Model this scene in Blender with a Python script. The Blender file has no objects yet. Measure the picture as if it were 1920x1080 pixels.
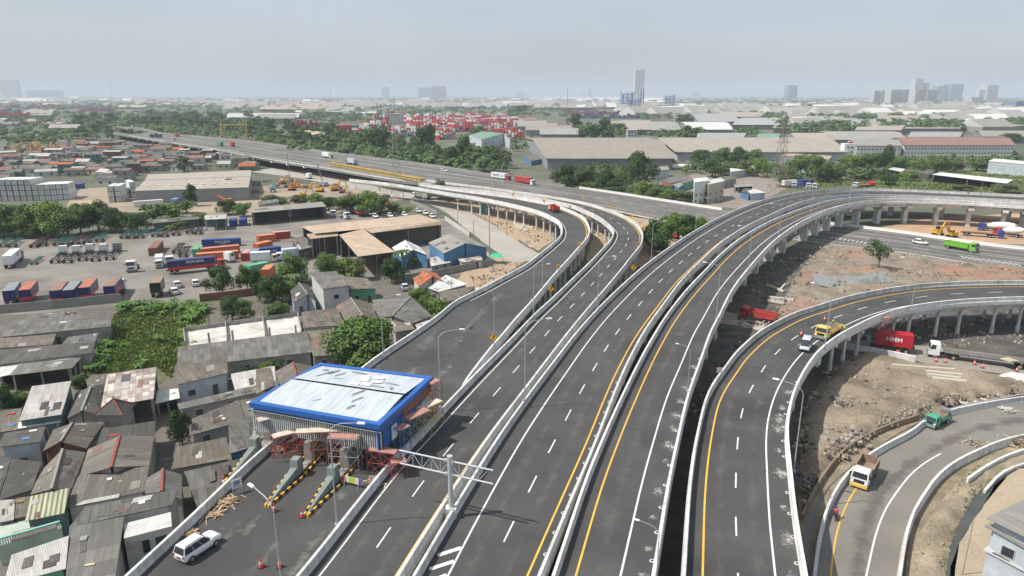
import bpy, bmesh, math, random
from mathutils import Vector, Matrix, noise
random.seed(7)
SC = bpy.context.scene
COL = SC.collection
# ------------------------------------------------------------------ camera
CAM_H = 50.0
PITCH = math.radians(15.8)
F = 1280.0
cam_d = bpy.data.cameras.new('camera'); cam = bpy.data.objects.new('camera', cam_d); COL.objects.link(cam)
cam_d.sensor_width = 36.0; cam_d.lens = 24.0; cam_d.clip_start = 0.5; cam_d.clip_end = 60000
cam.location = (0, 0, CAM_H); cam.rotation_euler = (math.pi/2 - PITCH, 0, 0)
SC.camera = cam
# ------------------------------------------------------------------ sky, sun, exposure
SUN_EL = math.radians(54); SUN_AZ = math.radians(-100)         # sun stands to the left of the view, a little behind it
W = bpy.data.worlds.new('World'); SC.world = W; W.use_nodes = True
wn = W.node_tree; wn.nodes.clear()
wo = wn.nodes.new('ShaderNodeOutputWorld'); bg = wn.nodes.new('ShaderNodeBackground')
sky = wn.nodes.new('ShaderNodeTexSky'); sky.sky_type = 'NISHITA'; sky.sun_disc = False
sky.sun_elevation = SUN_EL; sky.sun_rotation = SUN_AZ
sky.altitude = 50; sky.air_density = 1.0; sky.dust_density = 3.0; sky.ozone_density = 1.5
tc = wn.nodes.new('ShaderNodeTexCoord'); mp = wn.nodes.new('ShaderNodeMapping'); mp.inputs['Scale'].default_value = (1.2, 1.2, 4.5)
nz = wn.nodes.new('ShaderNodeTexNoise'); nz.inputs['Scale'].default_value = 1.7; nz.inputs['Detail'].default_value = 5; nz.inputs['Roughness'].default_value = 0.55
rp = wn.nodes.new('ShaderNodeValToRGB'); rp.color_ramp.elements[0].position = 0.35; rp.color_ramp.elements[1].position = 0.75
rp.color_ramp.elements[0].color = (0.62, 0.62, 0.62, 1); rp.color_ramp.elements[1].color = (0.88, 0.88, 0.88, 1)
mx = wn.nodes.new('ShaderNodeMixRGB'); mx.inputs['Color2'].default_value = (6.0, 6.7, 7.4, 1)   # thin veil of high cloud
wn.links.new(tc.outputs['Generated'], mp.inputs['Vector']); wn.links.new(mp.outputs['Vector'], nz.inputs['Vector'])
wn.links.new(nz.outputs['Fac'], rp.inputs['Fac']); wn.links.new(rp.outputs['Color'], mx.inputs['Fac'])
wn.links.new(sky.outputs['Color'], mx.inputs['Color1']); wn.links.new(mx.outputs['Color'], bg.inputs['Color'])
bg.inputs['Strength'].default_value = 0.087
wn.links.new(bg.outputs['Background'], wo.inputs['Surface'])
sd = bpy.data.lights.new('sun', 'SUN'); sd.energy = 4.7; sd.angle = math.radians(0.6); sd.color = (1.0, 0.95, 0.87)
sun = bpy.data.objects.new('sun', sd); COL.objects.link(sun)
sun.rotation_euler = Vector((math.cos(SUN_EL)*.985, math.cos(SUN_EL)*.174, -math.sin(SUN_EL))).to_track_quat('-Z', 'Y').to_euler()
sun.location = (-200, 0, 300)
SC.view_settings.view_transform = 'Standard'; SC.view_settings.look = 'None'
SC.view_settings.exposure = 0.28; SC.view_settings.gamma = 1.0
SC.cycles.use_denoising = True
try: SC.cycles.denoiser = 'OPENIMAGEDENOISE'
except Exception: pass
SC.cycles.max_bounces = 5; SC.cycles.diffuse_bounces = 2; SC.cycles.glossy_bounces = 2; SC.cycles.transparent_max_bounces = 6
SC.cycles.volume_bounces = 0
# ------------------------------------------------------------------ geometry helpers
CT, ST = math.cos(PITCH), math.sin(PITCH)
def P(px, py, z=0.0):
 "point of the photograph lying at height z -> place in the world"
 u, v = (px-960)/F, (py-540)/F
 t = (z-CAM_H)/(-max(ST+v*CT, .0032))
 return Vector((u*t, (CT-v*ST)*t, z))
def proj(p):
 d = Vector(p)-Vector((0, 0, CAM_H))
 zc = d.y*CT-d.z*ST
 return 960+F*d.x/zc, 540-F*(d.z*CT+d.y*ST)/zc
def hv(a): return Vector((a[0], a[1], 0))
def lerp(a, b, t): return a+(b-a)*t
def smooth(t):
 t = max(0, min(1, t)); return t*t*(3-2*t)
def crs(pts, step):
 "smooth curve through 3-D points, sampled every step metres"
 pts = [Vector(p) for p in pts]
 q = [pts[0]*2-pts[1]]+pts+[pts[-1]*2-pts[-2]]
 dense = []
 for i in range(1, len(q)-2):
  p0, p1, p2, p3 = q[i-1:i+3]
  n = max(4, int((p2-p1).length/1.0))
  ta = 0; tb = max(1e-3, (p1-p0).length**.5); tcc = tb+max(1e-3, (p2-p1).length**.5); td = tcc+max(1e-3, (p3-p2).length**.5)
  for k in range(n):
   t = tb+(tcc-tb)*k/n
   A1 = p0*((tb-t)/(tb-ta))+p1*((t-ta)/(tb-ta)); A2 = p1*((tcc-t)/(tcc-tb))+p2*((t-tb)/(tcc-tb)); A3 = p2*((td-t)/(td-tcc))+p3*((t-tcc)/(td-tcc))
   B1 = A1*((tcc-t)/(tcc-ta))+A2*((t-ta)/(tcc-ta)); B2 = A2*((td-t)/(td-tb))+A3*((t-tb)/(td-tb))
   dense.append(B1*((tcc-t)/(tcc-tb))+B2*((t-tb)/(tcc-tb)))
 dense.append(pts[-1])
 return resample(dense, step)
def arclen(pts):
 s = [0]
 for a, b in zip(pts, pts[1:]): s.append(s[-1]+(b-a).length)
 return s
def at_len(pts, s, d):
 if d <= 0: return pts[0].copy()
 lo, hi = 0, len(s)-1
 while hi-lo > 1:
  m = (lo+hi)//2
  if s[m] <= d: lo = m
  else: hi = m
 t = (d-s[lo])/max(1e-9, s[hi]-s[lo])
 return pts[lo].lerp(pts[hi], min(1, t))
def resample(pts, step):
 s = arclen(pts); n = max(2, int(round(s[-1]/step)))
 return [at_len(pts, s, s[-1]*i/n) for i in range(n+1)]
def extend(pts, a=0, b=0):
 pts = list(pts)
 if a: pts.insert(0, pts[0]+(pts[0]-pts[1]).normalized()*a)
 if b: pts.append(pts[-1]+(pts[-1]-pts[-2]).normalized()*b)
 return pts
class MB:
 "collects faces; build() links them as ONE mesh object"
 def __init__(s): s.v = []; s.f = []; s.m = []; s.uv = []
 def face(s, pts, m=0, uv=None):
  n = len(s.v); s.v += [tuple(p) for p in pts]; s.f.append(tuple(range(n, n+len(pts)))); s.m.append(m)
  if uv is None:
   a = Vector(pts[0]); e = (Vector(pts[1])-a); ln = e.length or 1; e = e/ln
   nn = None
   for k in range(2, len(pts)):
    nn = (Vector(pts[1])-a).cross(Vector(pts[k])-a)
    if nn.length > 1e-9: break
   nn = nn.normalized() if nn and nn.length > 0 else Vector((0, 0, 1))
   g = nn.cross(e)
   uv = [((Vector(p)-a).dot(e), (Vector(p)-a).dot(g)) for p in pts]
  s.uv += [tuple(x) for x in uv]
 def hexa(s, b, t, m=0, caps=True, mt=None):
  "b, t: matching loops (bottom, top), both counter-clockwise seen from above"
  n = len(b)
  for i in range(n):
   j = (i+1) % n
   s.face([b[i], b[j], t[j], t[i]], m)
  if caps:
   s.face(list(t), m if mt is None else mt); s.face(list(reversed(b)), m)
 def box(s, c, d, rz=0.0, m=0, mt=None, M=None):
  x, y, z = d[0]/2, d[1]/2, d[2]/2
  ca, sa = math.cos(rz), math.sin(rz)
  def q(a, b, e):
   p = Vector((c[0]+a*ca-b*sa, c[1]+a*sa+b*ca, c[2]+e))
   return M @ p if M else p
  s.hexa([q(-x, -y, -z), q(x, -y, -z), q(x, y, -z), q(-x, y, -z)], [q(-x, -y, z), q(x, -y, z), q(x, y, z), q(-x, y, z)], m, True, mt)
 def frus(s, c, d0, d1, h, m=0, off=(0, 0), mt=None):
  "box whose top (d1) differs from its base (d0); c is the base centre"
  a = [(-1, -1), (1, -1), (1, 1), (-1, 1)]
  b = [Vector((c[0]+i*d0[0]/2, c[1]+j*d0[1]/2, c[2])) for i, j in a]
  t = [Vector((c[0]+off[0]+i*d1[0]/2, c[1]+off[1]+j*d1[1]/2, c[2]+h)) for i, j in a]
  s.hexa(b, t, m, True, mt)
 def bar(s, a, b, w, h=None, m=0):
  "square bar from a to b"
  a, b = Vector(a), Vector(b); h = h or w
  d = (b-a)
  if d.length < 1e-6: return
  d.normalize(); u = d.cross(Vector((0, 0, 1)))
  if u.length < 1e-3: u = Vector((1, 0, 0))
  u.normalize(); g = u.cross(d)
  o = [u*(-w/2)+g*(-h/2), u*(w/2)+g*(-h/2), u*(w/2)+g*(h/2), u*(-w/2)+g*(h/2)]
  A = [a+k for k in o]; B = [b+k for k in o]
  for i in range(4):
   j = (i+1) % 4; s.face([A[i], A[j], B[j], B[i]], m)
  s.face(A[::-1], m); s.face(B, m)
 def tube(s, pts, r, n=8, m=0, r1=None, cap=True):
  pts = [Vector(p) for p in pts]; k = len(pts); rings = []
  for i, p in enumerate(pts):
   d = (pts[min(i+1, k-1)]-pts[max(i-1, 0)]).normalized()
   u = d.cross(Vector((0, 1, 0))) if abs(d.y) < .9 else d.cross(Vector((1, 0, 0)))
   u.normalize(); g = d.cross(u)
   rr = r if r1 is None else lerp(r, r1, i/max(1, k-1))
   rings.append([p+(u*math.cos(2*math.pi*q/n)+g*math.sin(2*math.pi*q/n))*rr for q in range(n)])
  for i in range(k-1):
   for q in range(n):
    w = (q+1) % n
    s.face([rings[i][q], rings[i][w], rings[i+1][w], rings[i+1][q]], m)
  if cap: s.face(rings[0][::-1], m); s.face(rings[-1], m)
 def cyl(s, c, r, h, n=12, m=0, axis='z', r1=None):
  a = Vector(c); d = {'x': Vector((h, 0, 0)), 'y': Vector((0, h, 0)), 'z': Vector((0, 0, h))}[axis]
  s.tube([a, a+d], r, n, m, r1)
 def sweep(s, path, prof, m=0, cap=True):
  "prof: list of (side, up) offsets; side is to the right of travel"
  k = len(path); R = []
  for i, p in enumerate(path):
   d = hv(path[min(i+1, k-1)]-path[max(i-1, 0)]).normalized(); r = Vector((d.y, -d.x, 0))
   R.append([p+r*a+Vector((0, 0, b)) for a, b in prof])
  n = len(prof); L = 0
  for i in range(k-1):
   L1 = L+(path[i+1]-path[i]).length; U = 0
   for q in range(n):
    w = (q+1) % n
    U1 = U+(Vector(prof[w])-Vector(prof[q])).length
    s.face([R[i][q], R[i+1][q], R[i+1][w], R[i][w]], m, [(L, U), (L1, U), (L1, U1), (L, U1)]); U = U1
   L = L1
  if cap: s.face(R[0], m); s.face(R[-1][::-1], m)
 def build(s, name, mats, parent=None, smooth=False, M=None):
  if not isinstance(mats, (list, tuple)): mats = [mats]
  me = bpy.data.meshes.new(name); me.from_pydata(s.v, [], s.f)
  for mt in mats: me.materials.append(mt)
  me.polygons.foreach_set('material_index', [min(k, len(mats)-1) for k in s.m])
  ul = me.uv_layers.new(name='UVMap'); ul.data.foreach_set('uv', [c for u in s.uv for c in u])
  if smooth:
   bm = bmesh.new(); bm.from_mesh(me); bmesh.ops.remove_doubles(bm, verts=bm.verts, dist=1e-4); bm.to_mesh(me); bm.free()
   me.polygons.foreach_set('use_smooth', [True]*len(me.polygons))
   try: me.set_sharp_from_angle(angle=math.radians(38))
   except Exception: pass
  me.update()
  o = bpy.data.objects.new(name, me); COL.objects.link(o)
  if parent is not None: o.parent = parent
  if M is not None: o.matrix_local = M
  return o
def tag(o, label, cat, group=None):
 o['label'] = label; o['category'] = cat
 if group: o['group'] = group
 return o
def thing(name, label, cat, loc=(0, 0, 0), rz=0.0, group=None):
 o = bpy.data.objects.new(name, None); COL.objects.link(o); o.location = loc; o.rotation_euler = (0, 0, rz)
 o.empty_display_size = .3
 return tag(o, label, cat, group)
def structure(o, kind='structure'): o['kind'] = kind; return o
def kids(o): return [c for c in bpy.data.objects if c.parent is o]
KIDS = {}
def copy_tree(root, loc, rz=0.0, scale=1.0, label=None, group=None):
 if root.name not in KIDS:
  KIDS[root.name] = [(c, kids(c)) for c in kids(root)]
 r = root.copy(); COL.objects.link(r); r.location = loc; r.rotation_euler = (0, 0, rz)
 r.scale = scale if isinstance(scale, (tuple, list)) else (scale,)*3
 if label: r['label'] = label
 if group: r['group'] = group
 for c, gs in KIDS[root.name]:
  d = c.copy(); COL.objects.link(d); d.parent = r
  for g in gs:
   e = g.copy(); COL.objects.link(e); e.parent = d
 return r
ORD = ['', 'first', 'second', 'third', 'fourth', 'fifth', 'sixth', 'seventh', 'eighth', 'ninth', 'tenth', 'eleventh', 'twelfth', 'thirteenth', 'fourteenth', 'fifteenth', 'sixteenth', 'seventeenth', 'eighteenth', 'nineteenth', 'twentieth']
TENS = {2: 'twenty', 3: 'thirty', 4: 'forty', 5: 'fifty', 6: 'sixty', 7: 'seventy', 8: 'eighty', 9: 'ninety'}
def ordw(n):
 if n >= 100: return 'hundred-and-'+(ordw(n-100) if n > 100 else 'zeroth')
 if n <= 20: return ORD[n]
 if n % 10 == 0: return TENS[n//10][:-1]+'ieth'
 return TENS[n//10]+'-'+ORD[n % 10]
def label_row(objs, tmpl, group=None):
 "labels a row of look-alikes by their order from the left, so each is found by counting"
 objs = sorted(objs, key=lambda o: proj(o.matrix_basis.translation if o.type == 'EMPTY' else o.get('ctr', o.matrix_basis.translation))[0])
 for i, o in enumerate(objs):
  o['label'] = tmpl.format(o=ordw(i+1))
  if group: o['group'] = group
# ------------------------------------------------------------------ materials
MATS = {}
def stainmat(name, col, amt=1.0, sc=3.0):
 "a thin dried spill or dust film: opaque in the middle, ragged and broken at its rim"
 m = bpy.data.materials.new(name); m.use_nodes = True; nt = m.node_tree; N = nt.nodes; L = nt.links; b = N['Principled BSDF']; b.inputs['Base Color'].default_value = (*col, 1); b.inputs['Roughness'].default_value = .95
 uv = N.new('ShaderNodeUVMap').outputs['UV']; ln = N.new('ShaderNodeVectorMath'); ln.operation = 'LENGTH'; L.new(uv, ln.inputs[0])
 g = N.new('ShaderNodeNewGeometry').outputs['Position']; n = N.new('ShaderNodeTexNoise'); n.inputs['Scale'].default_value = sc; n.inputs['Detail'].default_value = 8; n.inputs['Roughness'].default_value = .7; L.new(g, n.inputs['Vector'])
 a = N.new('ShaderNodeMath'); a.operation = 'MULTIPLY_ADD'; a.inputs[1].default_value = 3.2; a.inputs[2].default_value = -1.05; L.new(n.outputs['Fac'], a.inputs[0])
 s = N.new('ShaderNodeMath'); s.operation = 'SUBTRACT'; L.new(a.outputs[0], s.inputs[0]); L.new(ln.outputs['Value'], s.inputs[1])
 c = N.new('ShaderNodeMapRange'); c.inputs['From Max'].default_value = .75; c.inputs['To Max'].default_value = amt; L.new(s.outputs[0], c.inputs['Value']); L.new(c.outputs['Result'], b.inputs['Alpha']); return m
def mat(name, col, rough=.75, var=.12, scale=.6, fine=.06, fscale=9.0, metal=0.0, stain=None, stain_amt=0.0, stain_scale=.25, bump=0.0, bscale=8.0, objvar=0.0, spec=.3, pos=True, stretch=None):
 "surface colour with broad and fine wear, optional stains and grain"
 if name in MATS: return MATS[name]
 m = bpy.data.materials.new(name); m.use_nodes = True; nt = m.node_tree; N = nt.nodes; L = nt.links
 b = N['Principled BSDF']; b.inputs['Roughness'].default_value = rough; b.inputs['Metallic'].default_value = metal
 b.inputs['Specular IOR Level'].default_value = spec
 co = N.new('ShaderNodeNewGeometry').outputs['Position'] if pos else N.new('ShaderNodeTexCoord').outputs['Object']
 if stretch:
  mpp = N.new('ShaderNodeMapping'); mpp.inputs['Scale'].default_value = stretch; L.new(co, mpp.inputs['Vector']); co = mpp.outputs['Vector']
 def nse(sc, det=4):
  t = N.new('ShaderNodeTexNoise'); t.inputs['Scale'].default_value = sc; t.inputs['Detail'].default_value = det; L.new(co, t.inputs['Vector']); return t.outputs['Fac']
 def mr(x, lo, hi):
  r = N.new('ShaderNodeMapRange'); r.inputs['From Min'].default_value = .3; r.inputs['From Max'].default_value = .7; r.inputs['To Min'].default_value = lo; r.inputs['To Max'].default_value = hi
  L.new(x, r.inputs['Value']); return r.outputs['Result']
 def mul(a, c):
  q = N.new('ShaderNodeMath'); q.operation = 'MULTIPLY'; L.new(a, q.inputs[0]); L.new(c, q.inputs[1]); return q.outputs[0]
 f = mul(mr(nse(scale), 1-var, 1+var), mr(nse(fscale, 2), 1-fine, 1+fine))
 if objvar:
  oi = N.new('ShaderNodeObjectInfo'); r = N.new('ShaderNodeMapRange'); r.inputs['To Min'].default_value = 1-objvar; r.inputs['To Max'].default_value = 1+objvar
  L.new(oi.outputs['Random'], r.inputs['Value']); f = mul(f, r.outputs['Result'])
 cn = N.new('ShaderNodeVectorMath'); cn.operation = 'SCALE'; cn.inputs[0].default_value = col; L.new(f, cn.inputs['Scale'])
 out = cn.outputs[0]
 if stain:
  x = N.new('ShaderNodeMixRGB'); x.inputs['Color2'].default_value = (*stain, 1)
  r = N.new('ShaderNodeMapRange'); r.inputs['From Min'].default_value = .48; r.inputs['From Max'].default_value = .72; r.inputs['To Max'].default_value = stain_amt
  L.new(nse(stain_scale, 6), r.inputs['Value']); L.new(r.outputs['Result'], x.inputs['Fac']); L.new(out, x.inputs['Color1']); out = x.outputs['Color']
 L.new(out, b.inputs['Base Color'])
 if bump:
  bp = N.new('ShaderNodeBump'); bp.inputs['Strength'].default_value = bump; bp.inputs['Distance'].default_value = .1
  L.new(nse(bscale, 5), bp.inputs['Height']); L.new(bp.outputs['Normal'], b.inputs['Normal'])
 MATS[name] = m; return m
def roofmat(name, col, var=.25, sheet=(1.0, 2.2), rib=.18, stain=(.09, .085, .07), stain_amt=.45, rough=.85, patch=None, ribamt=.18, spec=.25, metal=0.0):
 "corrugated sheets: every sheet weathers on its own, ribs run down the slope (UV in metres)"
 if name in MATS: return MATS[name]
 m = bpy.data.materials.new(name); m.use_nodes = True; nt = m.node_tree; N = nt.nodes; L = nt.links
 b = N['Principled BSDF']; b.inputs['Roughness'].default_value = rough; b.inputs['Specular IOR Level'].default_value = spec; b.inputs['Metallic'].default_value = metal
 uv = N.new('ShaderNodeUVMap').outputs['UV']
 br = N.new('ShaderNodeTexBrick'); br.offset = 0.0; br.inputs['Scale'].default_value = 1.0; br.inputs['Brick Width'].default_value = sheet[0]; br.inputs['Row Height'].default_value = sheet[1]
 br.inputs['Mortar Size'].default_value = .025; br.inputs['Mortar Smooth'].default_value = .3
 br.inputs['Color1'].default_value = (*[c*(1-var) for c in col], 1); br.inputs['Color2'].default_value = (*[c*(1+var) for c in (patch or col)], 1); br.inputs['Mortar'].default_value = (*[c*.62 for c in col], 1)
 L.new(uv, br.inputs['Vector'])
 geo = N.new('ShaderNodeNewGeometry').outputs['Position']
 n1 = N.new('ShaderNodeTexNoise'); n1.inputs['Scale'].default_value = .35; n1.inputs['Detail'].default_value = 7; n1.inputs['Roughness'].default_value = .65; L.new(geo, n1.inputs['Vector'])
 x = N.new('ShaderNodeMixRGB'); x.inputs['Color2'].default_value = (*stain, 1)
 r = N.new('ShaderNodeMapRange'); r.inputs['From Min'].default_value = .42; r.inputs['From Max'].default_value = .75; r.inputs['To Max'].default_value = stain_amt; L.new(n1.outputs['Fac'], r.inputs['Value'])
 L.new(r.outputs['Result'], x.inputs['Fac']); L.new(br.outputs['Color'], x.inputs['Color1'])
 sx = N.new('ShaderNodeSeparateXYZ'); L.new(uv, sx.inputs[0])
 cmb = N.new('ShaderNodeCombineXYZ'); q = N.new('ShaderNodeMath'); q.operation = 'MULTIPLY'; q.inputs[1].default_value = .12; L.new(sx.outputs['Y'], q.inputs[0]); L.new(sx.outputs['X'], cmb.inputs['X']); L.new(q.outputs[0], cmb.inputs['Y'])
 n2 = N.new('ShaderNodeTexNoise'); n2.inputs['Scale'].default_value = 2.2; n2.inputs['Detail'].default_value = 3; L.new(cmb.outputs[0], n2.inputs['Vector'])
 oi = N.new('ShaderNodeObjectInfo'); ro = N.new('ShaderNodeMapRange'); ro.inputs['To Min'].default_value = -.14; ro.inputs['To Max'].default_value = .14; L.new(oi.outputs['Random'], ro.inputs['Value'])
 r2 = N.new('ShaderNodeMapRange'); r2.inputs['From Min'].default_value = .3; r2.inputs['From Max'].default_value = .7; r2.inputs['To Min'].default_value = .82; r2.inputs['To Max'].default_value = 1.18; L.new(n2.outputs['Fac'], r2.inputs['Value'])
 ad = N.new('ShaderNodeMath'); ad.operation = 'ADD'; L.new(r2.outputs['Result'], ad.inputs[0]); L.new(ro.outputs['Result'], ad.inputs[1])
 sc = N.new('ShaderNodeVectorMath'); sc.operation = 'SCALE'; L.new(x.outputs['Color'], sc.inputs[0]); L.new(ad.outputs[0], sc.inputs['Scale']); L.new(sc.outputs[0], b.inputs['Base Color'])
 if ribamt:
  wv = N.new('ShaderNodeTexWave'); wv.bands_direction = 'X'; wv.inputs['Scale'].default_value = .314/rib; L.new(uv, wv.inputs['Vector'])
  bp = N.new('ShaderNodeBump'); bp.inputs['Strength'].default_value = ribamt*2; bp.inputs['Distance'].default_value = rib*.3; L.new(wv.outputs['Fac'], bp.inputs['Height']); L.new(bp.outputs['Normal'], b.inputs['Normal'])
 MATS[name] = m; return m
ASPH = mat('new_asphalt', (.058, .057, .057), .82, .22, .10, .10, 14, stain=(.105, .102, .098), stain_amt=.40, stain_scale=.16, bump=.12, bscale=60)
ASPHW = mat('worn_asphalt', (.135, .128, .12), .9, .18, .05, .08, 5, stain=(.2, .185, .165), stain_amt=.5, stain_scale=.04)
CONC = mat('pale_concrete', (.62, .62, .605), .8, .10, .35, .08, 6, stain=(.34, .33, .31), stain_amt=.6, stain_scale=.5, bump=.05)
CONCW = mat('white_concrete', (.74, .73, .69), .8, .08, .3, .05, 4, stain=(.45, .43, .39), stain_amt=.5, stain_scale=.3)
CONCD = mat('grey_concrete', (.27, .265, .25), .85, .2, .3, .1, 3, stain=(.12, .115, .10), stain_amt=.6, stain_scale=.3)
YARD = mat('yard_concrete', (.205, .19, .168), .9, .2, .07, .08, 1.2, stain=(.105, .095, .08), stain_amt=.8, stain_scale=.09)
PARA = roofmat('parapet_concrete', (.60, .60, .59), .07, (5.5, 90), .3, (.30, .29, .27), .62, .85, ribamt=0)
WHITE = mat('white_line_paint', (.66, .66, .64), .6, .14, 1.2, .1, 8, stain=(.25, .25, .24), stain_amt=.55, stain_scale=1.2)
YELL = mat('yellow_line_paint', (.72, .40, .05), .6, .1, 1.0, .06, 6)
STEEL = mat('galvanised_steel', (.52, .53, .54), .45, .05, 1, .03, 5, metal=.35)
BLACK = mat('black_rubber', (.02, .02, .021), .8, .1, 2, .05, 8)
DARK = mat('dark_recess', (.025, .025, .027), .9, .15, .5)
GLASS = mat('dark_glass', (.03, .038, .045), .12, .1, .3, spec=.6)
# ================================================================== GROUND
GROUND = mat('open_ground', (.115, .12, .085), .95, .3, .02, .12, .6, stain=(.055, .075, .035), stain_amt=.9, stain_scale=.008)
g = MB(); g.face([(-24000, -300, 0), (24000, -300, 0), (24000, 26000, 0), (-24000, 26000, 0)])
structure(g.build('ground', GROUND))
def patch(name, pts, m, z, zp=0.0, edge=2.5, jag=.8):
 "flat sheet of ground with an uneven outline"
 w = [P(x, y, zp) for x, y in pts]; w.append(w[0])
 w = resample(w, edge)[:-1]
 o = [Vector((p.x+jag*noise.noise(p*.21), p.y+jag*noise.noise(p*.21+Vector((50, 9, 0))), z)) for p in w]
 bm = bmesh.new(); vs = [bm.verts.new(p) for p in o]
 f = bm.faces.new(vs); f.normal_update()
 if f.normal.z < 0: f.normal_flip()
 bmesh.ops.triangulate(bm, faces=bm.faces[:])
 me = bpy.data.meshes.new(name); bm.to_mesh(me); bm.free(); me.materials.append(m)
 ob = bpy.data.objects.new(name, me); COL.objects.link(ob); return structure(ob)
DIRT = mat('tan_dirt', (.36, .27, .185), .95, .16, .12, .12, 2.0, stain=(.24, .185, .13), stain_amt=.7, stain_scale=.12, bump=.3, bscale=2)
DIRTP = mat('orange_dirt', (.40, .26, .17), .95, .14, .1, .1, 1.5, stain=(.30, .21, .15), stain_amt=.6, stain_scale=.08)
GRASS = mat('mown_grass', (.095, .135, .04), .95, .25, .15, .25, 2.5, stain=(.15, .13, .07), stain_amt=.6, stain_scale=.1)
LANE = mat('alley_concrete', (.135, .12, .102), .92, .2, .15, .1, 2, stain=(.10, .095, .08), stain_amt=.7, stain_scale=.2)
SROAD = mat('service_road_concrete', (.34, .315, .28), .9, .12, .05, .06, 1.5, stain=(.24, .22, .19), stain_amt=.6, stain_scale=.06)
WEEDS = mat('weedy_soil', (.085, .10, .045), .95, .3, .2, .2, 2, stain=(.16, .13, .08), stain_amt=.7, stain_scale=.12)
patch('truck_yard_pavement', [(-160, 590), (-160, 470), (0, 452), (200, 440), (420, 420), (560, 405), (700, 402), (850, 412), (905, 470), (880, 500), (740, 520), (560, 520), (400, 565), (225, 572), (40, 590)], YARD, .02)
patch('alley_ground', [(-260, 1120), (-200, 600), (225, 575), (400, 566), (560, 525), (760, 520), (905, 500), (800, 600), (560, 800), (240, 1120)], LANE, .012)
patch('garden_soil', [(150, 700), (180, 640), (210, 590), (330, 570), (395, 575), (390, 640), (330, 690), (300, 720), (200, 730)], WEEDS, .03)
patch('yard_ground', [(120, 392), (150, 352), (330, 350), (480, 350), (560, 345), (640, 350), (760, 372), (620, 402), (460, 412), (300, 400)], mat('yard_dirt', (.30, .24, .18), .95, .2, .06, .1, 1.2, stain=(.18, .16, .14), stain_amt=.7, stain_scale=.05), .016, jag=2)
patch('dirt_lot', [(820, 372), (905, 372), (985, 392), (1040, 420), (1040, 450), (1003, 474), (958, 446), (880, 404)], DIRT, .03)
patch('dirt_verge', [(880, 500), (905, 470), (945, 480), (985, 490), (900, 545), (840, 540)], DIRT, .028)
patch('dirt_clearing', [(1130, 400), (1200, 405), (1300, 430), (1230, 480), (1100, 560), (1100, 480)], DIRT, .03)
patch('grass_field', [(1610, 335), (1700, 322), (1960, 318), (1960, 362), (1760, 362), (1600, 352)], GRASS, .02, jag=2)
patch('roadside_ground', [(1236, 350), (1300, 326), (1440, 322), (1490, 345), (1450, 366), (1385, 392), (1300, 382)], mat('roadside_earth', (.25, .21, .18), .95, .2, .1, .1, 1.5, stain=(.14, .13, .11), stain_amt=.7, stain_scale=.1), .02)
patch('haul_road_dirt', [(1600, 448), (1660, 425), (1750, 408), (1990, 396), (1990, 462), (1840, 455), (1690, 432)], DIRTP, .02)
# rough earth between the loop ramp and the ground road
def relief(name, pts, m, amp, base, zone=None, cell=1.0, seed=0, fall=4.0):
 w = [P(x, y) for x, y in pts]
 x0, x1 = min(p.x for p in w), max(p.x for p in w); y0, y1 = min(p.y for p in w), max(p.y for p in w)
 nx, ny = int((x1-x0)/cell)+1, int((y1-y0)/cell)+1
 def inside(x, y):
  c = False; j = len(w)-1
  for i in range(len(w)):
   if (w[i].y > y) != (w[j].y > y) and x < (w[j].x-w[i].x)*(y-w[i].y)/(w[j].y-w[i].y)+w[i].x: c = not c
   j = i
  return c
 def edist(x, y):
  d = 1e9; p = Vector((x, y, 0))
  for i in range(len(w)):
   a, b = w[i-1], w[i]; ab = b-a; t = max(0, min(1, (p-a).dot(ab)/max(1e-9, ab.length_squared))); d = min(d, (p-a-ab*t).length)
  return d
 me = bpy.data.meshes.new(name); V = []; idx = {}; Fc = []
 for j in range(ny+1):
  for i in range(nx+1):
   x, y = x0+i*cell, y0+j*cell
   if inside(x, y):
    e = smooth(edist(x, y)/fall); q = Vector((x*.09+seed, y*.09, seed)); q2 = Vector((x*.45, y*.45, seed+3))
    z = .03+e*(base+amp*(noise.noise(q)+.55)+amp*.42*noise.noise(q2)+.16*noise.noise(q2*3))
    idx[i, j] = len(V); V.append((x+.3*noise.noise(q2*2), y+.3*noise.noise(q2*2+Vector((9, 9, 9))), max(.03, z)))
 inn = set(idx)
 for (i, j) in inn:                                              # close the rim: neighbours outside are pulled onto the outline
  for di in (-1, 0, 1):
   for dj in (-1, 0, 1):
    q = (i+di, j+dj)
    if q in idx: continue
    p = Vector((x0+q[0]*cell, y0+q[1]*cell, 0)); best = None
    for n_ in range(len(w)):
     a, b = w[n_-1], w[n_]; ab = b-a; c = a+ab*max(0, min(1, (p-a).dot(ab)/max(1e-9, ab.length_squared)))
     if best is None or (p-c).length < best[0]: best = ((p-c).length, c)
    idx[q] = len(V); V.append((best[1].x, best[1].y, .012))
 for (i, j) in idx:
  k = [(i, j), (i+1, j), (i+1, j+1), (i, j+1)]
  if all(a in idx for a in k): Fc.append([idx[a] for a in k])
 me.from_pydata(V, [], Fc); me.materials.append(m); me.polygons.foreach_set('use_smooth', [True]*len(Fc))
 o = bpy.data.objects.new(name, me); COL.objects.link(o); return structure(o)
SPOIL = mat('grey_brown_spoil', (.205, .165, .122), .97, .4, .14, .3, 2.2, stain=(.31, .245, .175), stain_amt=.8, stain_scale=.10, bump=.6, bscale=3)
RED = mat('reddish_spoil', (.205, .175, .138), .97, .32, .2, .3, 1.6, stain=(.33, .14, .08), stain_amt=.75, stain_scale=.05, bump=.6, bscale=2.5)
SHADY = mat('dark_silt', (.10, .092, .08), .95, .3, .3, .25, 2.0, stain=(.04, .042, .045), stain_amt=.8, stain_scale=.2, bump=.4, bscale=3)
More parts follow.
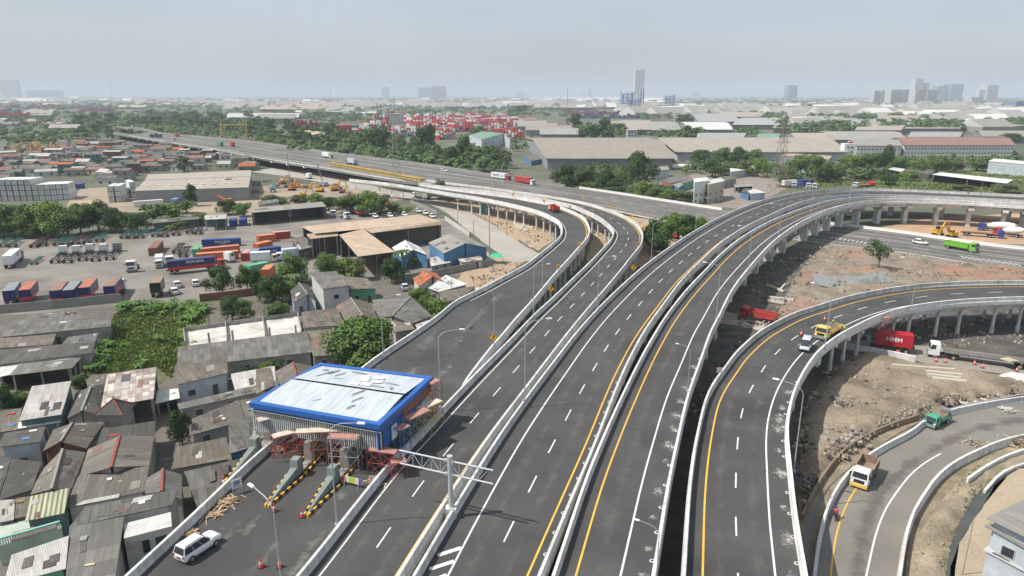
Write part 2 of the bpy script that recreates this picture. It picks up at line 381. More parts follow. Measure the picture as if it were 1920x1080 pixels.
patch('silt_ground', [(1180, 500), (1260, 470), (1440, 455), (1530, 470), (1470, 560), (1530, 620), (1640, 670), (1560, 800), (1500, 960), (1520, 1140), (1000, 1140), (1000, 800)], SHADY, .015)
relief('rough_earth', [(1500, 770), (1560, 690), (1620, 660), (1730, 684), (1960, 714), (1960, 742), (1870, 746), (1790, 760), (1722, 784), (1647, 810), (1580, 850), (1540, 898), (1524, 925), (1506, 960), (1500, 870)], SPOIL, .9, .5, seed=2, fall=2.5, cell=.8)
relief('red_earth', [(1452, 600), (1490, 520), (1540, 458), (1640, 466), (1760, 484), (2400, 560), (2400, 580), (1990, 535), (1840, 538), (1690, 552), (1560, 590), (1470, 640), (1440, 640)], RED, .7, .25, seed=9, cell=1.3)
relief('dry_bank', [(1690, 1140), (1716, 1010), (1760, 940), (1800, 900), (1850, 850), (1990, 800), (1990, 830), (1880, 890), (1830, 930), (1790, 1000), (1765, 1140)], mat('dry_bank_soil', (.26, .215, .155), .97, .25, .25, .2, 3, stain=(.13, .12, .07), stain_amt=.7, stain_scale=.3, bump=.5, bscale=4), .5, .15, cell=.6, seed=4, fall=1.5)
patch('sandy_ground', [(1740, 1160), (1765, 1060), (1815, 990), (1845, 920), (1920, 868), (2000, 850), (2700, 760), (3000, 1160)], mat('sandy_soil', (.36, .295, .215), .95, .16, .2, .12, 3, stain=(.22, .19, .14), stain_amt=.7, stain_scale=.2), .03, jag=.5)
patch('grey_puddle', [(1520, 522), (1560, 510), (1640, 512), (1690, 520), (1660, 534), (1600, 545), (1540, 542)], mat('puddle_silt', (.20, .20, .19), .05, .15, .2, spec=.6), .62, jag=1.2)
WATER = mat('ditch_water', (.058, .06, .052), .12, .2, .3, spec=.5)
BANK = mat('bank_soil', (.23, .185, .13), .96, .25, .3, .2, 3, stain=(.12, .11, .06), stain_amt=.7, stain_scale=.4)
patch('bank_strip', [(1523, 1170), (1530, 1010), (1546, 955), (1570, 912), (1606, 872), (1650, 845), (1705, 812), (1735, 795), (1742, 778), (1640, 800), (1500, 900), (1480, 1170)], BANK, .03, jag=.1)
patch('lower_bank', [(1690, 1170), (1705, 1000), (1735, 930), (1790, 868), (1850, 840), (1990, 805), (1990, 870), (1900, 880), (1800, 1000), (1780, 1170)], BANK, .03, jag=.1)
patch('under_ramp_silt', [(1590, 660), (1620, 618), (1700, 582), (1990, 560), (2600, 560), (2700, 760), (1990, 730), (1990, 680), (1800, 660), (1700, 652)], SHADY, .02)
patch('drain_water', [(1708, 1160), (1745, 1010), (1800, 935), (1850, 890), (1925, 850), (2010, 838), (2010, 852), (1930, 868), (1868, 905), (1835, 960), (1795, 1020), (1765, 1160)], WATER, .05, jag=.3)
patch('ditch_water', [(1500, 1160), (1503, 1010), (1520, 960), (1560, 905), (1610, 862), (1680, 815), (1740, 783), (1760, 780), (1690, 812), (1618, 858), (1562, 905), (1535, 950), (1518, 1005), (1508, 1160)], WATER, .045, jag=.1)
# ================================================================== ROADS
BH = 1.05
def base(pts, zf, top=True, ext=(0, 0), step=3.0):
 "trace of a parapet's top -> its foot line on the deck"
 w = []
 for x, y in pts:
  z = zf(x, y); p = P(x, y, z+(BH if top else 0)); w.append(Vector((p.x, p.y, z)))
 return extend(crs(w, step), *ext)
def zR34(x, y): return 7+2.2*smooth((620-y)/230)
def zR5(x, y): return 7+.6*smooth((x-1500)/400)
def z7(x, y): return 7.0
def zR6(x, y): return .30
def zHW(x, y): return .3+6.7*smooth((1330-x)/560)
TOPS = {
 'R1L': ([(235, 1080), (365, 960), (480, 852), (560, 787), (640, 722), (682, 686), (719, 659), (775, 622), (820, 591), (855, 563), (900, 541), (950, 515), (985, 496), (1010, 477), (1035, 457), (1050, 443), (1054, 433), (1053, 423), (1047, 413), (1035, 406), (1018, 398), (993, 390), (960, 382), (927, 375), (877, 366), (843, 361), (800, 354), (730, 343), (655, 335)], z7, (25, 0)),
 'R1R': ([(868, 722), (877, 707), (925, 645), (943, 625), (962, 602), (1001, 559), (1017, 540), (1046, 506), (1061, 490), (1086, 462), (1095, 452), (1101, 445), (1104, 437), (1105, 429), (1102, 419), (1094, 407), (1081, 399), (1062, 391), (1037, 382), (1000, 374.5), (960, 367.5), (910, 361), (860, 355), (800, 347)], z7, (0, 0)),
 'R2L': ([(557, 1080), (600, 1028), (642, 975), (730, 867), (800, 795), (870, 722), (964, 628), (1004, 587), (1037, 557), (1080, 516), (1110, 487), (1131, 465), (1144, 451), (1149, 441), (1151, 434), (1147, 426), (1137, 416), (1125, 407), (1112, 400), (1094, 392), (1077, 385), (1047, 377.5), (1010, 370), (960, 362.5), (893, 354), (840, 349), (785, 343)], z7, (25, 0)),
 'R2R': ([(745, 1080), (762, 1053), (842, 927), (920, 812), (990, 720), (1063, 625), (1100, 580), (1140, 534), (1165, 504), (1187, 476), (1200, 460), (1204, 450), (1205, 440), (1202, 431), (1194, 420), (1181, 410), (1162, 400), (1137, 391), (1112, 383), (1087, 377), (1050, 370), (993, 361.5), (910, 350), (835, 341), (800, 336)], z7, (25, 0)),
 'R3L': ([(775, 1080), (855, 945), (937, 815), (986, 746), (1040, 675), (1080, 624), (1122, 577), (1183, 519), (1222, 487), (1305, 431), (1380, 393), (1440, 372), (1480, 363), (1517, 357.5), (1567, 354.2), (1633, 353), (1740, 356.5), (1920, 365)], zR34, (25, 90)),
 'R3R': ([(1010, 1080), (1060, 960), (1120, 818), (1150, 740), (1175, 682), (1208, 620), (1242, 572), (1280, 522), (1312, 490), (1353, 453), (1400, 423), (1440, 404), (1480, 386), (1517, 374), (1567, 367.5), (1640, 364.5), (1740, 366.5), (1920, 375)], zR34, (25, 90)),
 'R4L': ([(1037, 1080), (1100, 895), (1130, 822), (1160, 755), (1198, 678), (1220, 638), (1250, 590), (1288, 542), (1328, 500), (1345, 482), (1387, 447), (1440, 416), (1480, 399), (1517, 386), (1567, 373.5), (1640, 368.2), (1740, 369.5), (1920, 377.5)], zR34, (25, 90)),
 'R4R': ([(1225, 1080), (1255, 897), (1271, 820), (1290, 740), (1312, 678), (1333, 620), (1347, 593), (1373, 542), (1405, 500), (1458, 445), (1518, 407), (1567, 388), (1600, 380), (1650, 374.5), (1740, 374.8), (1815, 377.5), (1920, 384)], zR34, (25, 90)),
 'R5L': ([(1282, 1080), (1295, 897), (1309, 807), (1330, 732), (1365, 680), (1383, 657), (1420, 624), (1440, 611), (1490, 586), (1540, 570), (1590, 555), (1665, 540), (1740, 531), (1840, 526.5), (1920, 526)], zR5, (25, 80)),
 'R5R': ([(1512, 1080), (1500, 1010), (1492, 960), (1482, 872), (1477, 820), (1478, 780), (1490, 730), (1515, 682), (1537, 655), (1565, 632), (1600, 612), (1647, 590), (1702, 574), (1790, 562), (1870, 557.5), (1920, 556)], zR5, (25, 80)),
 'R6L': ([(1527, 1080), (1537, 1005), (1552, 950), (1577, 902), (1615, 862), (1655, 835), (1710, 806), (1730, 790), (1755, 778), (1782, 768), (1865, 751), (1920, 743)], zR6, (15, 70)),
 'R6R': ([(1687, 1080), (1700, 1000), (1715, 955), (1732, 927), (1757, 892), (1790, 865), (1840, 840), (1887, 822), (1960, 806)], zR6, (15, 60)),
}
LINE = {k: base(v[0], v[1], True, v[2]) for k, v in TOPS.items()}
HWF = base([(217, 238), (257, 240.5), (307, 250), (400, 259), (480, 267), (630, 288), (825, 313), (915, 328), (1040, 347), (1120, 358), (1270, 381), (1375, 397), (1535, 418), (1690, 437), (1840, 459), (1920, 468)], zHW, False, (0, 120), 8)
HWN = base([(213, 249), (260, 257), (300, 264), (400, 279), (480, 294), (630, 317), (760, 338), (850, 347), (993, 365), (1077, 379), (1137, 390), (1223, 408), (1330, 424), (1540, 454), (1680, 470), (1805, 489), (1920, 507)], zHW, False, (0, 120), 8)
def match(L, R):
 "for every station on L the point of R facing it"
 s = arclen(R); out = []; d = 0
 for i, p in enumerate(L):
  best = None; lim = min(s[-1], d+22); q = d
  while q <= lim+1e-6:
   c = at_len(R, s, q); e = (hv(c)-hv(p)).length
   if best is None or e < best[0]: best = (e, q, c)
   q += .5
  d = best[1]; out.append(best[2])
 return out
ROADS = {}
def deck(key, name, L, R, mtl, girder=True, slab=.55, gird_d=1.5, solid=False, thick_solid=None):
 M_ = match(L, R); n = len(L); b = MB(); ln = 0
 for i in range(n-1):
  l1 = ln+(L[i+1]-L[i]).length
  wa, wb = (M_[i]-L[i]).length, (M_[i+1]-L[i+1]).length
  if (M_[i+1]-M_[i]).length < 1e-4: b.face([L[i], M_[i], L[i+1]], 0)
  else: b.face([L[i], M_[i], M_[i+1], L[i+1]], 0)
  ln = l1
 o = structure(b.build(name, mtl))
 if girder:
  s = MB()
  def ring(i):
   a, c = L[i], M_[i]; u = hv(c-a).normalized(); up = Vector((0, 0, 1))
   if solid: return [a-u*.25-up*.02, a-u*.25-up*(a.z-.02), c+u*.25-up*(c.z-.02), c+u*.25-up*.02]
   return [a-u*.28-up*.02, a-u*.28-up*slab, a+u*1.1-up*(slab+.25), a+u*1.3-up*(slab+gird_d), c-u*1.3-up*(slab+gird_d), c-u*1.1-up*(slab+.25), c+u*.28-up*slab, c+u*.28-up*.02]
  pr = ring(0); s.face(pr[::-1])
  for i in range(n-1):
   nx = ring(i+1)
   for q in range(len(pr)-1): s.face([pr[q], nx[q], nx[q+1], pr[q+1]])
   pr = nx
  s.face(pr)
  s.build('girder', CONC if not solid else CONCD, o)
 ROADS[key] = (o, L, M_); return o
def line_off(key, d, side='L'):
 o, L, R = ROADS[key]; out = []
 for a, c in zip(L, R):
  v = hv(c-a); w = v.length; u = v/max(w, 1e-6)
  p = (a+u*d) if side == 'L' else (c-u*d)
  out.append(Vector((p.x, p.y, lerp(a.z, c.z, (d if side == 'L' else w-d)/max(w, d))+.006)))
 return resample(out, 1.5)
def stripe(key, path, w, m, dash=None, z=0.0, s0=0.0, s1=None):
 mb = MB(); s = arclen(path); s1 = s1 or s[-1]
 segs = [(s0, s1)] if not dash else [(q, min(q+dash[0], s1)) for q in [s0+k*dash[1] for k in range(int((s1-s0)/dash[1]))]]
 for a, b in segs:
  n = max(1, int((b-a)/1.5)); pts = [at_len(path, s, a+(b-a)*i/n) for i in range(n+1)]
  E = []
  for i, p in enumerate(pts):
   d = hv(pts[min(i+1, n)]-pts[max(i-1, 0)])
   if d.length < 1e-6: continue
   d.normalize(); r = Vector((d.y, -d.x, 0))*w/2; E.append((p-r+Vector((0, 0, z)), p+r+Vector((0, 0, z))))
  for (a1, b1), (a2, b2) in zip(E, E[1:]): mb.face([a1, b1, b2, a2])
 return mb.build('lane_marking', m, ROADS[key][0])
# deck of the toll plaza: from the outer parapet to the divider, then to the inner ramp parapet
R1_inner = [p for p in LINE['R2L'] if proj(p+Vector((0, 0, BH)))[1] > 722]+LINE['R1R']
deck('R1', 'toll_plaza_road', LINE['R1L'], R1_inner, ASPH, gird_d=.9)
deck('R2', 'inner_ramp_road', LINE['R2L'], LINE['R2R'], ASPH, gird_d=.9)
deck('R3', 'main_ramp_road', LINE['R3L'], LINE['R3R'], ASPH)
deck('R4', 'parallel_ramp_road', LINE['R4L'], LINE['R4R'], ASPH)
deck('R5', 'loop_ramp_road', LINE['R5L'], LINE['R5R'], ASPH)
deck('R6', 'ground_ramp_road', LINE['R6L'], LINE['R6R'], mat('grey_asphalt', (.18, .167, .148), .9, .12, .1, .08, 4, stain=(.26, .24, .21), stain_amt=.5, stain_scale=.08), girder=False)
deck('HW', 'highway', HWN, HWF, ASPHW, gird_d=1.6)
stripe('R2', line_off('R2', 1.2), .17, WHITE)
stripe('R2', line_off('R2', .75, 'R'), .18, YELL)
stripe('R2', resample([a.lerp(b, .52)+Vector((0, 0, .006)) for a, b in zip(ROADS['R2'][1], ROADS['R2'][2])], 1.5), .16, WHITE, (3.4, 9.2), s0=3)
stripe('R3', line_off('R3', 2.55), .2, WHITE)
stripe('R3', line_off('R3', 1.35, 'R'), .2, YELL)
stripe('R3', resample([a.lerp(b, .555)+Vector((0, 0, .006)) for a, b in zip(ROADS['R3'][1], ROADS['R3'][2])], 1.5), .17, WHITE, (3.6, 9.2), s0=4)
stripe('R4', line_off('R4', 1.75), .2, YELL)
stripe('R4', line_off('R4', 3.0, 'R'), .2, WHITE)
stripe('R5', line_off('R5', 1.7), .2, YELL)
stripe('R5', line_off('R5', 2.5, 'R'), .2, WHITE)
stripe('R5', resample([a.lerp(b, .455)+Vector((0, 0, .006)) for a, b in zip(ROADS['R5'][1], ROADS['R5'][2])], 1.5), .17, WHITE, (3.4, 9.2), s0=5)
sL = arclen(ROADS['R1'][1])[-1]
stripe('R1', line_off('R1', 1.25), .17, WHITE, s0=118, s1=330)
stripe('R1', [p for p in line_off('R1', .8, 'R')], .18, YELL, s0=175, s1=330)
stripe('R6', line_off('R6', 1.6), .18, YELL, s0=8, s1=43)
stripe('R6', line_off('R6', 3.0, 'R'), .2, WHITE, s0=8, s1=52)
for fr, dsh in ((.10, None), (.30, (5, 13)), (.46, None), (.54, None), (.72, (5, 13)), (.93, None)):
 stripe('HW', resample([a.lerp(b, fr)+Vector((0, 0, .02)) for a, b in zip(ROADS['HW'][1], ROADS['HW'][2])], 3), .22, WHITE, dsh)
# rumble blocks painted at the highway edges
hz = MB()
def chev_row(x0, y0, x1, y1, n, w, l, ang=.55):
 for i in range(n):
  t = i/(n-1); px, py = lerp(x0, x1, t), lerp(y0, y1, t); p = P(px, py, zHW(px, py)+.03)
  d = Vector((math.sin(ang), math.cos(ang), 0)); r = Vector((d.y, -d.x, 0))
  hz.face([p-r*w/2, p+r*w/2, p+r*w/2+d*l, p-r*w/2+d*l])
chev_row(650, 296, 940, 341, 46, .9, 2.2); chev_row(585, 304, 625, 310, 12, .9, 2.0)
chev_row(1558, 447, 1620, 457, 9, .35, 3.6, .7); chev_row(1810, 484, 1915, 499, 11, .4, 3.6, .15)
hz.build('hatch_marking', WHITE, ROADS['HW'][0])
# hatched island at the bottom of the main ramp
hm = MB()
for (a, b, c, d) in (((820, 1038), (863, 1024), (866, 1030), (822, 1044)), ((805, 1064), (850, 1049), (853, 1055), (806, 1070)), ((790, 1092), (836, 1075), (839, 1081), (791, 1098))):
 hm.face([P(*q, 7.012) for q in (b, a, d, c)][::-1])
hm.build('hatch_marking', WHITE, ROADS['R3'][0])
# expansion joints: pale repaired strips across the decks
SPL = stainmat('dried_mortar', (.46, .45, .42), .75, 2.6); DUST = stainmat('dust_film', (.27, .26, .24), .55, 1.1)
def spot(mb, c, d, l, w, m=0, z=.005):
 d = hv(d).normalized(); r = Vector((d.y, -d.x, 0)); up = Vector((0, 0, z)); mb.face([c-d*l-r*w+up, c-d*l+r*w+up, c+d*l+r*w+up, c+d*l-r*w+up], m, [(-1, -1), (1, -1), (1, 1), (-1, 1)])
JOINT = mat('joint_mortar', (.13, .128, .12), .9, .3, .8, .2, 5)
def joints(key, every, start):
 o, L, R = ROADS[key]; s = arclen(L); mb = MB(); d = start; st = MB(); rr = random.Random(len(key)+start)
 while d < s[-1]-3:
  i = min(range(len(s)), key=lambda k: abs(s[k]-d)); a, b = L[i], R[i]; u = hv(b-a).normalized(); t = Vector((-u.y, u.x, 0)); a2, b2 = a+u*.35, b-u*.35; z = Vector((0, 0, .004))
  mb.face([a2-t*.16+z, a2+t*.16+z, b2+t*.16+z, b2-t*.16+z])
  for k in range(4): spot(st, a2.lerp(b2, (k+rr.random())/4)+t*rr.uniform(-.6, .6), u, 3.2, 1.1, 0, .006+.0015*k)
  d += every
 d = 12
 while d < s[-1]-3:
  i = min(range(len(s)), key=lambda k: abs(s[k]-d)); c = L[i].lerp(R[i], rr.uniform(.15, .85)); spot(st, c, hv(L[min(i+1, len(L)-1)]-L[max(0, i-1)]), rr.uniform(3, 9), rr.uniform(.5, 1.6), 0, .0125+.001*rr.random()); d += rr.uniform(5, 13)
 mb.build('expansion_joint', JOINT, o); st.build('dust_film', DUST, o)
# ground roads
def road_strip(name, Lp, Rp, m, z):
 L = crs([P(x, y, z) for x, y in Lp], 5); R = crs([P(x, y, z) for x, y in Rp], 5); M_ = match(L, R); b = MB()
 for i in range(len(L)-1): b.face([L[i], M_[i], M_[i+1], L[i+1]])
 return structure(b.build(name, m))
road_strip('service_road', [(470, 322), (560, 334), (640, 350), (740, 368), (815, 387), (877, 432), (907, 455), (960, 492)], [(480, 311), (570, 320), (660, 328), (770, 352), (838, 378), (910, 414), (968, 451), (1040, 492)], SROAD, .05)
road_strip('construction_road', [(1480, 650), (1590, 655), (1700, 676), (1920, 706), (2000, 716)], [(1500, 630), (1600, 637), (1700, 646), (1800, 655), (1920, 672), (2000, 682)], mat('dusty_road', (.26, .235, .205), .93, .15, .1, .1, 2, stain=(.17, .155, .135), stain_amt=.6, stain_scale=.1), .12)
road_strip('under_road', [(1250, 600), (1380, 610), (1460, 630)], [(1300, 575), (1400, 590), (1490, 618)], SROAD, .06)
# ================================================================== PARAPETS, PIERS
PROF = [(-.26, -.5), (.24, -.5), (.24, .12), (.15, .35), (.15, BH), (-.15, BH), (-.22, .2), (-.26, .1)]
CAPB = MB
def parapet(line, label, flip=False, prof=PROF, cat='concrete parapet', m=PARA, name='concrete_barrier', grp=None):
 pr = prof if not flip else [(-a, b) for a, b in prof][::-1]
 b = MB(); b.sweep(line, pr)
 o = b.build(name, m); tag(o, label, cat, grp or 'concrete parapets along the ramps'); return o
parapet(LINE['R1L'], 'outer concrete parapet running past the toll canopy beside the grey rooftops')
parapet(LINE['R1R'], 'concrete parapet carrying a yellow diamond sign, starting as a thin wedge at the fork')
parapet(LINE['R2L'], 'concrete parapet dividing the toll lanes and canopy from the next ramp')
parapet(LINE['R2R'], 'concrete parapet with a yellow painted foot on which the sign gantry stands')
parapet(LINE['R3L'], 'concrete parapet with lamp recesses along the hatched side of the widest ramp')
parapet(LINE['R3R'], 'concrete parapet beside the yellow line with drain holes, left of the dark slot')
parapet(LINE['R4L'], 'concrete parapet right of the narrow dark slot between two ramps')
parapet(LINE['R4R'], 'concrete parapet with white splashes above the tall twin columns')
parapet(LINE['R5L'], 'concrete parapet on the outer, yellow-lined side of the loop ramp')
parapet(LINE['R5R'], 'concrete parapet on the inner side of the loop beside the yellow lorry')
parapet(LINE['R6L'], 'low concrete wall between the water ditch and the ground-level road')
parapet(LINE['R6R'], 'low concrete wall between the ground-level road and the dry grassy bank')
hwf = [p for p in HWF if p.x > P(1068, 349, 3).x and p.x < P(1378, 397).x]
parapet(hwf, 'bright white concrete wall along the far side of the highway behind the green bushes', m=CONCW, grp='white highway walls')
hwf2 = [p for p in HWF if p.x > P(1535, 417).x]
parapet(hwf2, 'white concrete wall along the highway in front of the orange earthworks', m=CONCW, grp='white highway walls')
hwf3 = [p for p in HWF if p.x <= P(1066, 349, 3).x]
parapet(hwf3, 'long weathered grey edge wall on the tree side of the highway', m=CONCD, grp='grey highway walls')
hwn = [p for p in HWN if p.x <= P(785, 340, 7).x]
parapet(hwn, 'dark weathered edge wall of the elevated highway above the machinery yard', m=CONCD, grp='grey highway walls')
# expansion posts (drains) beside the parapets: ring-shaped scupper openings
SCUP = []
def scuppers(key, side, d, n0, n1, every, where):
 pth = line_off(key, d, side); s = arclen(pth); q = n0; L_ = []
 proto = None
 while q < n1:
  p = at_len(pth, s, q)
  if not SCUP:
   b = MB(); k = 12
   for i in range(k):
    a0, a1 = 2*math.pi*i/k, 2*math.pi*(i+1)/k
    def c(r, a, z): return Vector((r*math.cos(a), r*math.sin(a), z))
    b.face([c(.24, a0, .05), c(.24, a1, .05), c(.15, a1, .05), c(.15, a0, .05)][::-1]); b.face([c(.26, a0, 0), c(.26, a1, 0), c(.24, a1, .05), c(.24, a0, .05)])
    b.face([c(.15, a0, .05), c(.15, a1, .05), c(0, 0, .012)], 1)
   o = b.build('drain_inlet', [mat('fresh_mortar', (.55, .54, .51), .9), DARK]); SCUP.append(o)
  else:
   o = SCUP[0].copy(); COL.objects.link(o)
  o.location = p; tag(o, 'drain', 'drain inlet', 'round drain inlets '+where); L_.append(o); q += every
 label_row(L_, '{o} round drain inlet from the left '+where)
scuppers('R3', 'R', .5, 26, 75, 3.6, 'along the yellow-lined edge of the widest ramp')
scuppers('R4', 'R', .42, 24, 88, 4.6, 'along the splashed right edge of the parallel ramp')
scuppers('R5', 'R', .42, 24, 76, 4.2, 'along the splashed inner edge of the loop ramp')
# mortar splashes round the drains: thin dried spills with their own outlines
def splashes(key, side, lst, seed):
 rnd = random.Random(seed); o, L, R = ROADS[key]; mb = MB(); pth = line_off(key, 1.0, side); s = arclen(pth)
 for q, r in lst:
  c = at_len(pth, s, q); d = at_len(pth, s, q+1)-c; spot(mb, c, d, 1.9*r, 1.05*r+.2); spot(mb, c+hv(d)*rnd.uniform(-1, 1)*r+Vector((0, 0, .002)), d, .9*r, .6*r)
 return mb.build('mortar_splash', SPL, o)
splashes('R4', 'R', [(26, .8), (30.5, .5), (36, .5), (41, .7), (48, .5), (52, 1.1), (57, .8), (61, 1.2), (66, .7), (71, .6), (80, .7)], 5)
splashes('R5', 'R', [(26, .8), (32, 1.0), (38, .6), (45, 1.2), (51, .7), (57, 1.2), (60, 1.4), (64, .8), (70, .7)], 8)
# piers
def pier(name, a, b, style, r=.42, ztop=None, col=CONC):
 "a, b: deck edges at this station; style: round twin columns or a slab column with a stepped head"
 a, b = Vector(a), Vector(b); c = (a+b)/2; u = hv(b-a); w = u.length; u.normalize(); ang = math.atan2(u.y, u.x)
 t = thing(name, '', 'bridge pier', (c.x, c.y, 0), ang)
 z = (ztop if ztop is not None else c.z-1.45)
 if style == 'round':
  h = MB(); h.box((0, 0, z-.35), (w-1.6, 1.0, .8)); h.build('crossbeam', col, t)
  for sx in (-1, 1):
   k = MB(); k.cyl((sx*(w/2-1.6), 0, -.1), r*1.25, 1.5, 14); k.cyl((sx*(w/2-1.6), 0, 1.4), r, z-.75-1.4, 14); k.build('column', col, t, smooth=True)
 else:
  h = MB(); h.box((0, 0, z-.5), (w-.4, 1.9, 1.1)); h.frus((0, 0, z-2.1), (w*.5, 1.7), (w*.86, 1.8), 1.05); h.build('pier_head', col, t)
  k = MB(); k.box((0, 0, (z-2.1)/2-.05), (2.6, 1.5, z-2.1+.1)); k.build('column', col, t)
 return t
def pier_row(key, s0, s1, every, style, tmpl, grp, r=.42, lift=0.0, name='bridge_pier'):
 o, L, R = ROADS[key]; s = arclen(L); out = []; q = s0
 while q < min(s1, s[-1]):
  i = min(range(len(s)), key=lambda k: abs(s[k]-q));
  if (R[i]-L[i]).length > 4: out.append(pier(name, L[i], R[i], style, r, L[i].z-1.45-lift))
  q += every
 label_row(out, tmpl, grp); return out
pl = MB(); rr = random.Random(77)
for x, y, l, w in ((470, 985, 4, 1.5), (430, 1000, 5, 1.0), (580, 1030, 6, 1.2), (560, 1060, 5, 1), (640, 930, 3, 1.5), (600, 950, 3, 1), (530, 905, 3, 1.4), (700, 690, 8, 2), (800, 640, 9, 2.5), (860, 640, 8, 2), (900, 590, 9, 1.5), (840, 690, 8, 1.6), (770, 700, 6, 2), (930, 560, 8, 2), (880, 610, 10, 1.2), (500, 1040, 5, .8), (690, 925, 2, .8), (400, 1010, 3, .6)):
 spot(pl, P(x, y, 7), P(x+30, y-34, 7)-P(x, y, 7), l, w, 0, .02+.002*rr.random())
pl.build('dust_film', stainmat('plaza_dust', (.22, .21, .19), .6, .9), ROADS['R1'][0])
TRK = stainmat('tyre_polish', (.125, .121, .114), .6, .28)
def track(key, fr, w):
 o, L, R = ROADS[key]; k = MB(); pr = None
 for a, b in zip(L, R):
  u = hv(b-a).normalized(); c = a.lerp(b, fr)+Vector((0, 0, .003)); q = (c-u*w, c+u*w)
  if pr: k.face([pr[0], pr[1], q[1], q[0]], 0, [(0, -1), (0, 1), (0, 1), (0, -1)])
  pr = q
 k.build('wheel_track', TRK, o)
for a in (('R2', .32, 1.5), ('R2', .72, 1.5), ('R3', .39, 1.6), ('R3', .71, 1.6), ('R4', .42, 1.9), ('R5', .30, 1.5), ('R5', .62, 1.5), ('R6', .5, 1.8), ('HW', .2, 3), ('HW', .38, 2.5), ('HW', .63, 3), ('HW', .82, 3)): track(*a)
RB = [mat('rubble_grey', (.215, .185, .15), .95, .3, 2), mat('rubble_pale', (.35, .30, .24), .95, .25, 2), mat('rubble_dark', (.085, .075, .065), .95, .3, 2)]
def rubble(label, zones, seed):
 rr = random.Random(seed); k = MB()
 for poly, n, z, smax in zones:
  xs = [p[0] for p in poly]; ys = [p[1] for p in poly]; c = 0; t = 0
  while c < n and t < n*40:
   t += 1; x, y = rr.uniform(min(xs), max(xs)), rr.uniform(min(ys), max(ys)); p = P(x, y, z)
   if not in_poly(x, y, poly) or noise.noise(p*.16+Vector((seed, 0, 0))) < rr.uniform(-.25, .35): continue
   c += 1; s = smax*rr.random()**2.2+.07; a = rr.uniform(0, 3); m = rr.choice([0, 0, 1, 2]); v = [p+Vector((math.cos(a+i*1.57)*s*rr.uniform(.4, .8), math.sin(a+i*1.57)*s*rr.uniform(.3, .7), rr.uniform(-.15, .05))) for i in range(4)]; h = [q.lerp(p, rr.uniform(.2, .5))+Vector((0, 0, s*rr.uniform(.3, .8))) for q in v]; k.hexa(v, h, m)
 o = k.build('rubble', RB); structure(o, 'stuff'); tag(o, label, 'rubble')
def in_poly(x, y, w):
 c = False; j = len(w)-1
 for i in range(len(w)):
  if (w[i][1] > y) != (w[j][1] > y) and x < (w[j][0]-w[i][0])*(y-w[i][1])/(w[j][1]-w[i][1])+w[i][0]: c = not c
  j = i
 return c
EP = [(1500, 770), (1560, 690), (1620, 660), (1730, 684), (1920, 714), (1920, 742), (1790, 760), (1722, 784), (1647, 810), (1580, 850), (1524, 925), (1506, 960)]
rubble('broken stones and clods strewn over the rough earth', [(EP, 1500, .5, .8), ([(1690, 725), (1800, 735), (1790, 760), (1700, 750), (1650, 735), (1640, 715)], 500, .8, .9), ([(1640, 815), (1722, 778), (1700, 760), (1600, 810), (1540, 890), (1560, 880)], 260, .6, .8)], 3)
rubble('broken stones strewn over the red earth below the highway', [([(1452, 600), (1490, 520), (1540, 460), (1700, 476), (1920, 510), (1920, 526), (1690, 552), (1560, 590), (1470, 640)], 1500, .4, .9), ([(1700, 480), (1920, 510), (1920, 524), (1700, 520)], 500, .45, .8)], 4)
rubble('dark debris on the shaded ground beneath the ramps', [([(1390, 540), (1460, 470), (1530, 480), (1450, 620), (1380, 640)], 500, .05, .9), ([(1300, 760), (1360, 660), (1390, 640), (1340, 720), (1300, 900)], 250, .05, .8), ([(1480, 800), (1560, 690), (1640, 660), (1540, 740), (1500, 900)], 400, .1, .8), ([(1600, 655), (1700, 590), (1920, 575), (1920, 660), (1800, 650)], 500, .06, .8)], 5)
rubble('broken stones and timber bits on the dirt lot beside the curved ramp', [([(850, 380), (985, 392), (1036, 420), (1036, 450), (1000, 470), (930, 420)], 500, .05, .7), ([(870, 520), (905, 490), (985, 492), (900, 540)], 300, .05, .6), ([(1720, 1080), (1745, 990), (1800, 905), (1850, 855), (1870, 870), (1780, 1000), (1760, 1080)], 300, .2, .35), ([(1140, 405), (1220, 412), (1230, 470), (1150, 500)], 250, .05, .8)], 6)
# ---- piers
pier_row('R5', 30, 86, 11, 'round', '{o} twin round-column pier from the left under the near part of the loop ramp', 'twin-column piers of the loop ramp', .5)
pier_row('R5', 108, 250, 7.2, 'round', '{o} thin-column pier from the left under the far part of the loop ramp', 'thin piers of the loop ramp', .33)
pier_row('R5', 97, 98, 20, 'slab', '{o} broad pier with stepped head, behind the red container lorry', 'stepped piers of the loop ramp')
pier_row('R4', 34, 122, 12, 'round', '{o} twin-column pier from the bottom of the parallel ramp beside the dark pit', 'twin-column piers of the parallel ramp', .5)
pier_row('R4', 131, 232, 17, 'slab', '{o} slab pier with stepped head from the left under the high ramp bend', 'slab piers of the high bend')
pier_row('R4', 240, 430, 12, 'slab', '{o} slab pier from the left under the far right end of the high ramp', 'slab piers of the far high ramp')
pier_row('R3', 60, 430, 22, 'slab', '{o} pier from the left under the widest ramp, half hidden by its deck', 'piers of the widest ramp')
pier_row('R2', 95, 260, 7, 'round', '{o} thin-column pier from the left under the inner curved ramp', 'thin piers of the inner ramp', .36)
pier_row('R1', 100, 300, 6.5, 'round', '{o} thin-column pier from the left under the outer curved ramp by the dirt lot', 'thin piers of the outer ramp', .34)
s_hw = arclen(ROADS['HW'][1])[-1]
pier_row('HW', 10, 520, 26, 'slab', '{o} dark pier from the left under the elevated highway', 'piers of the elevated highway')
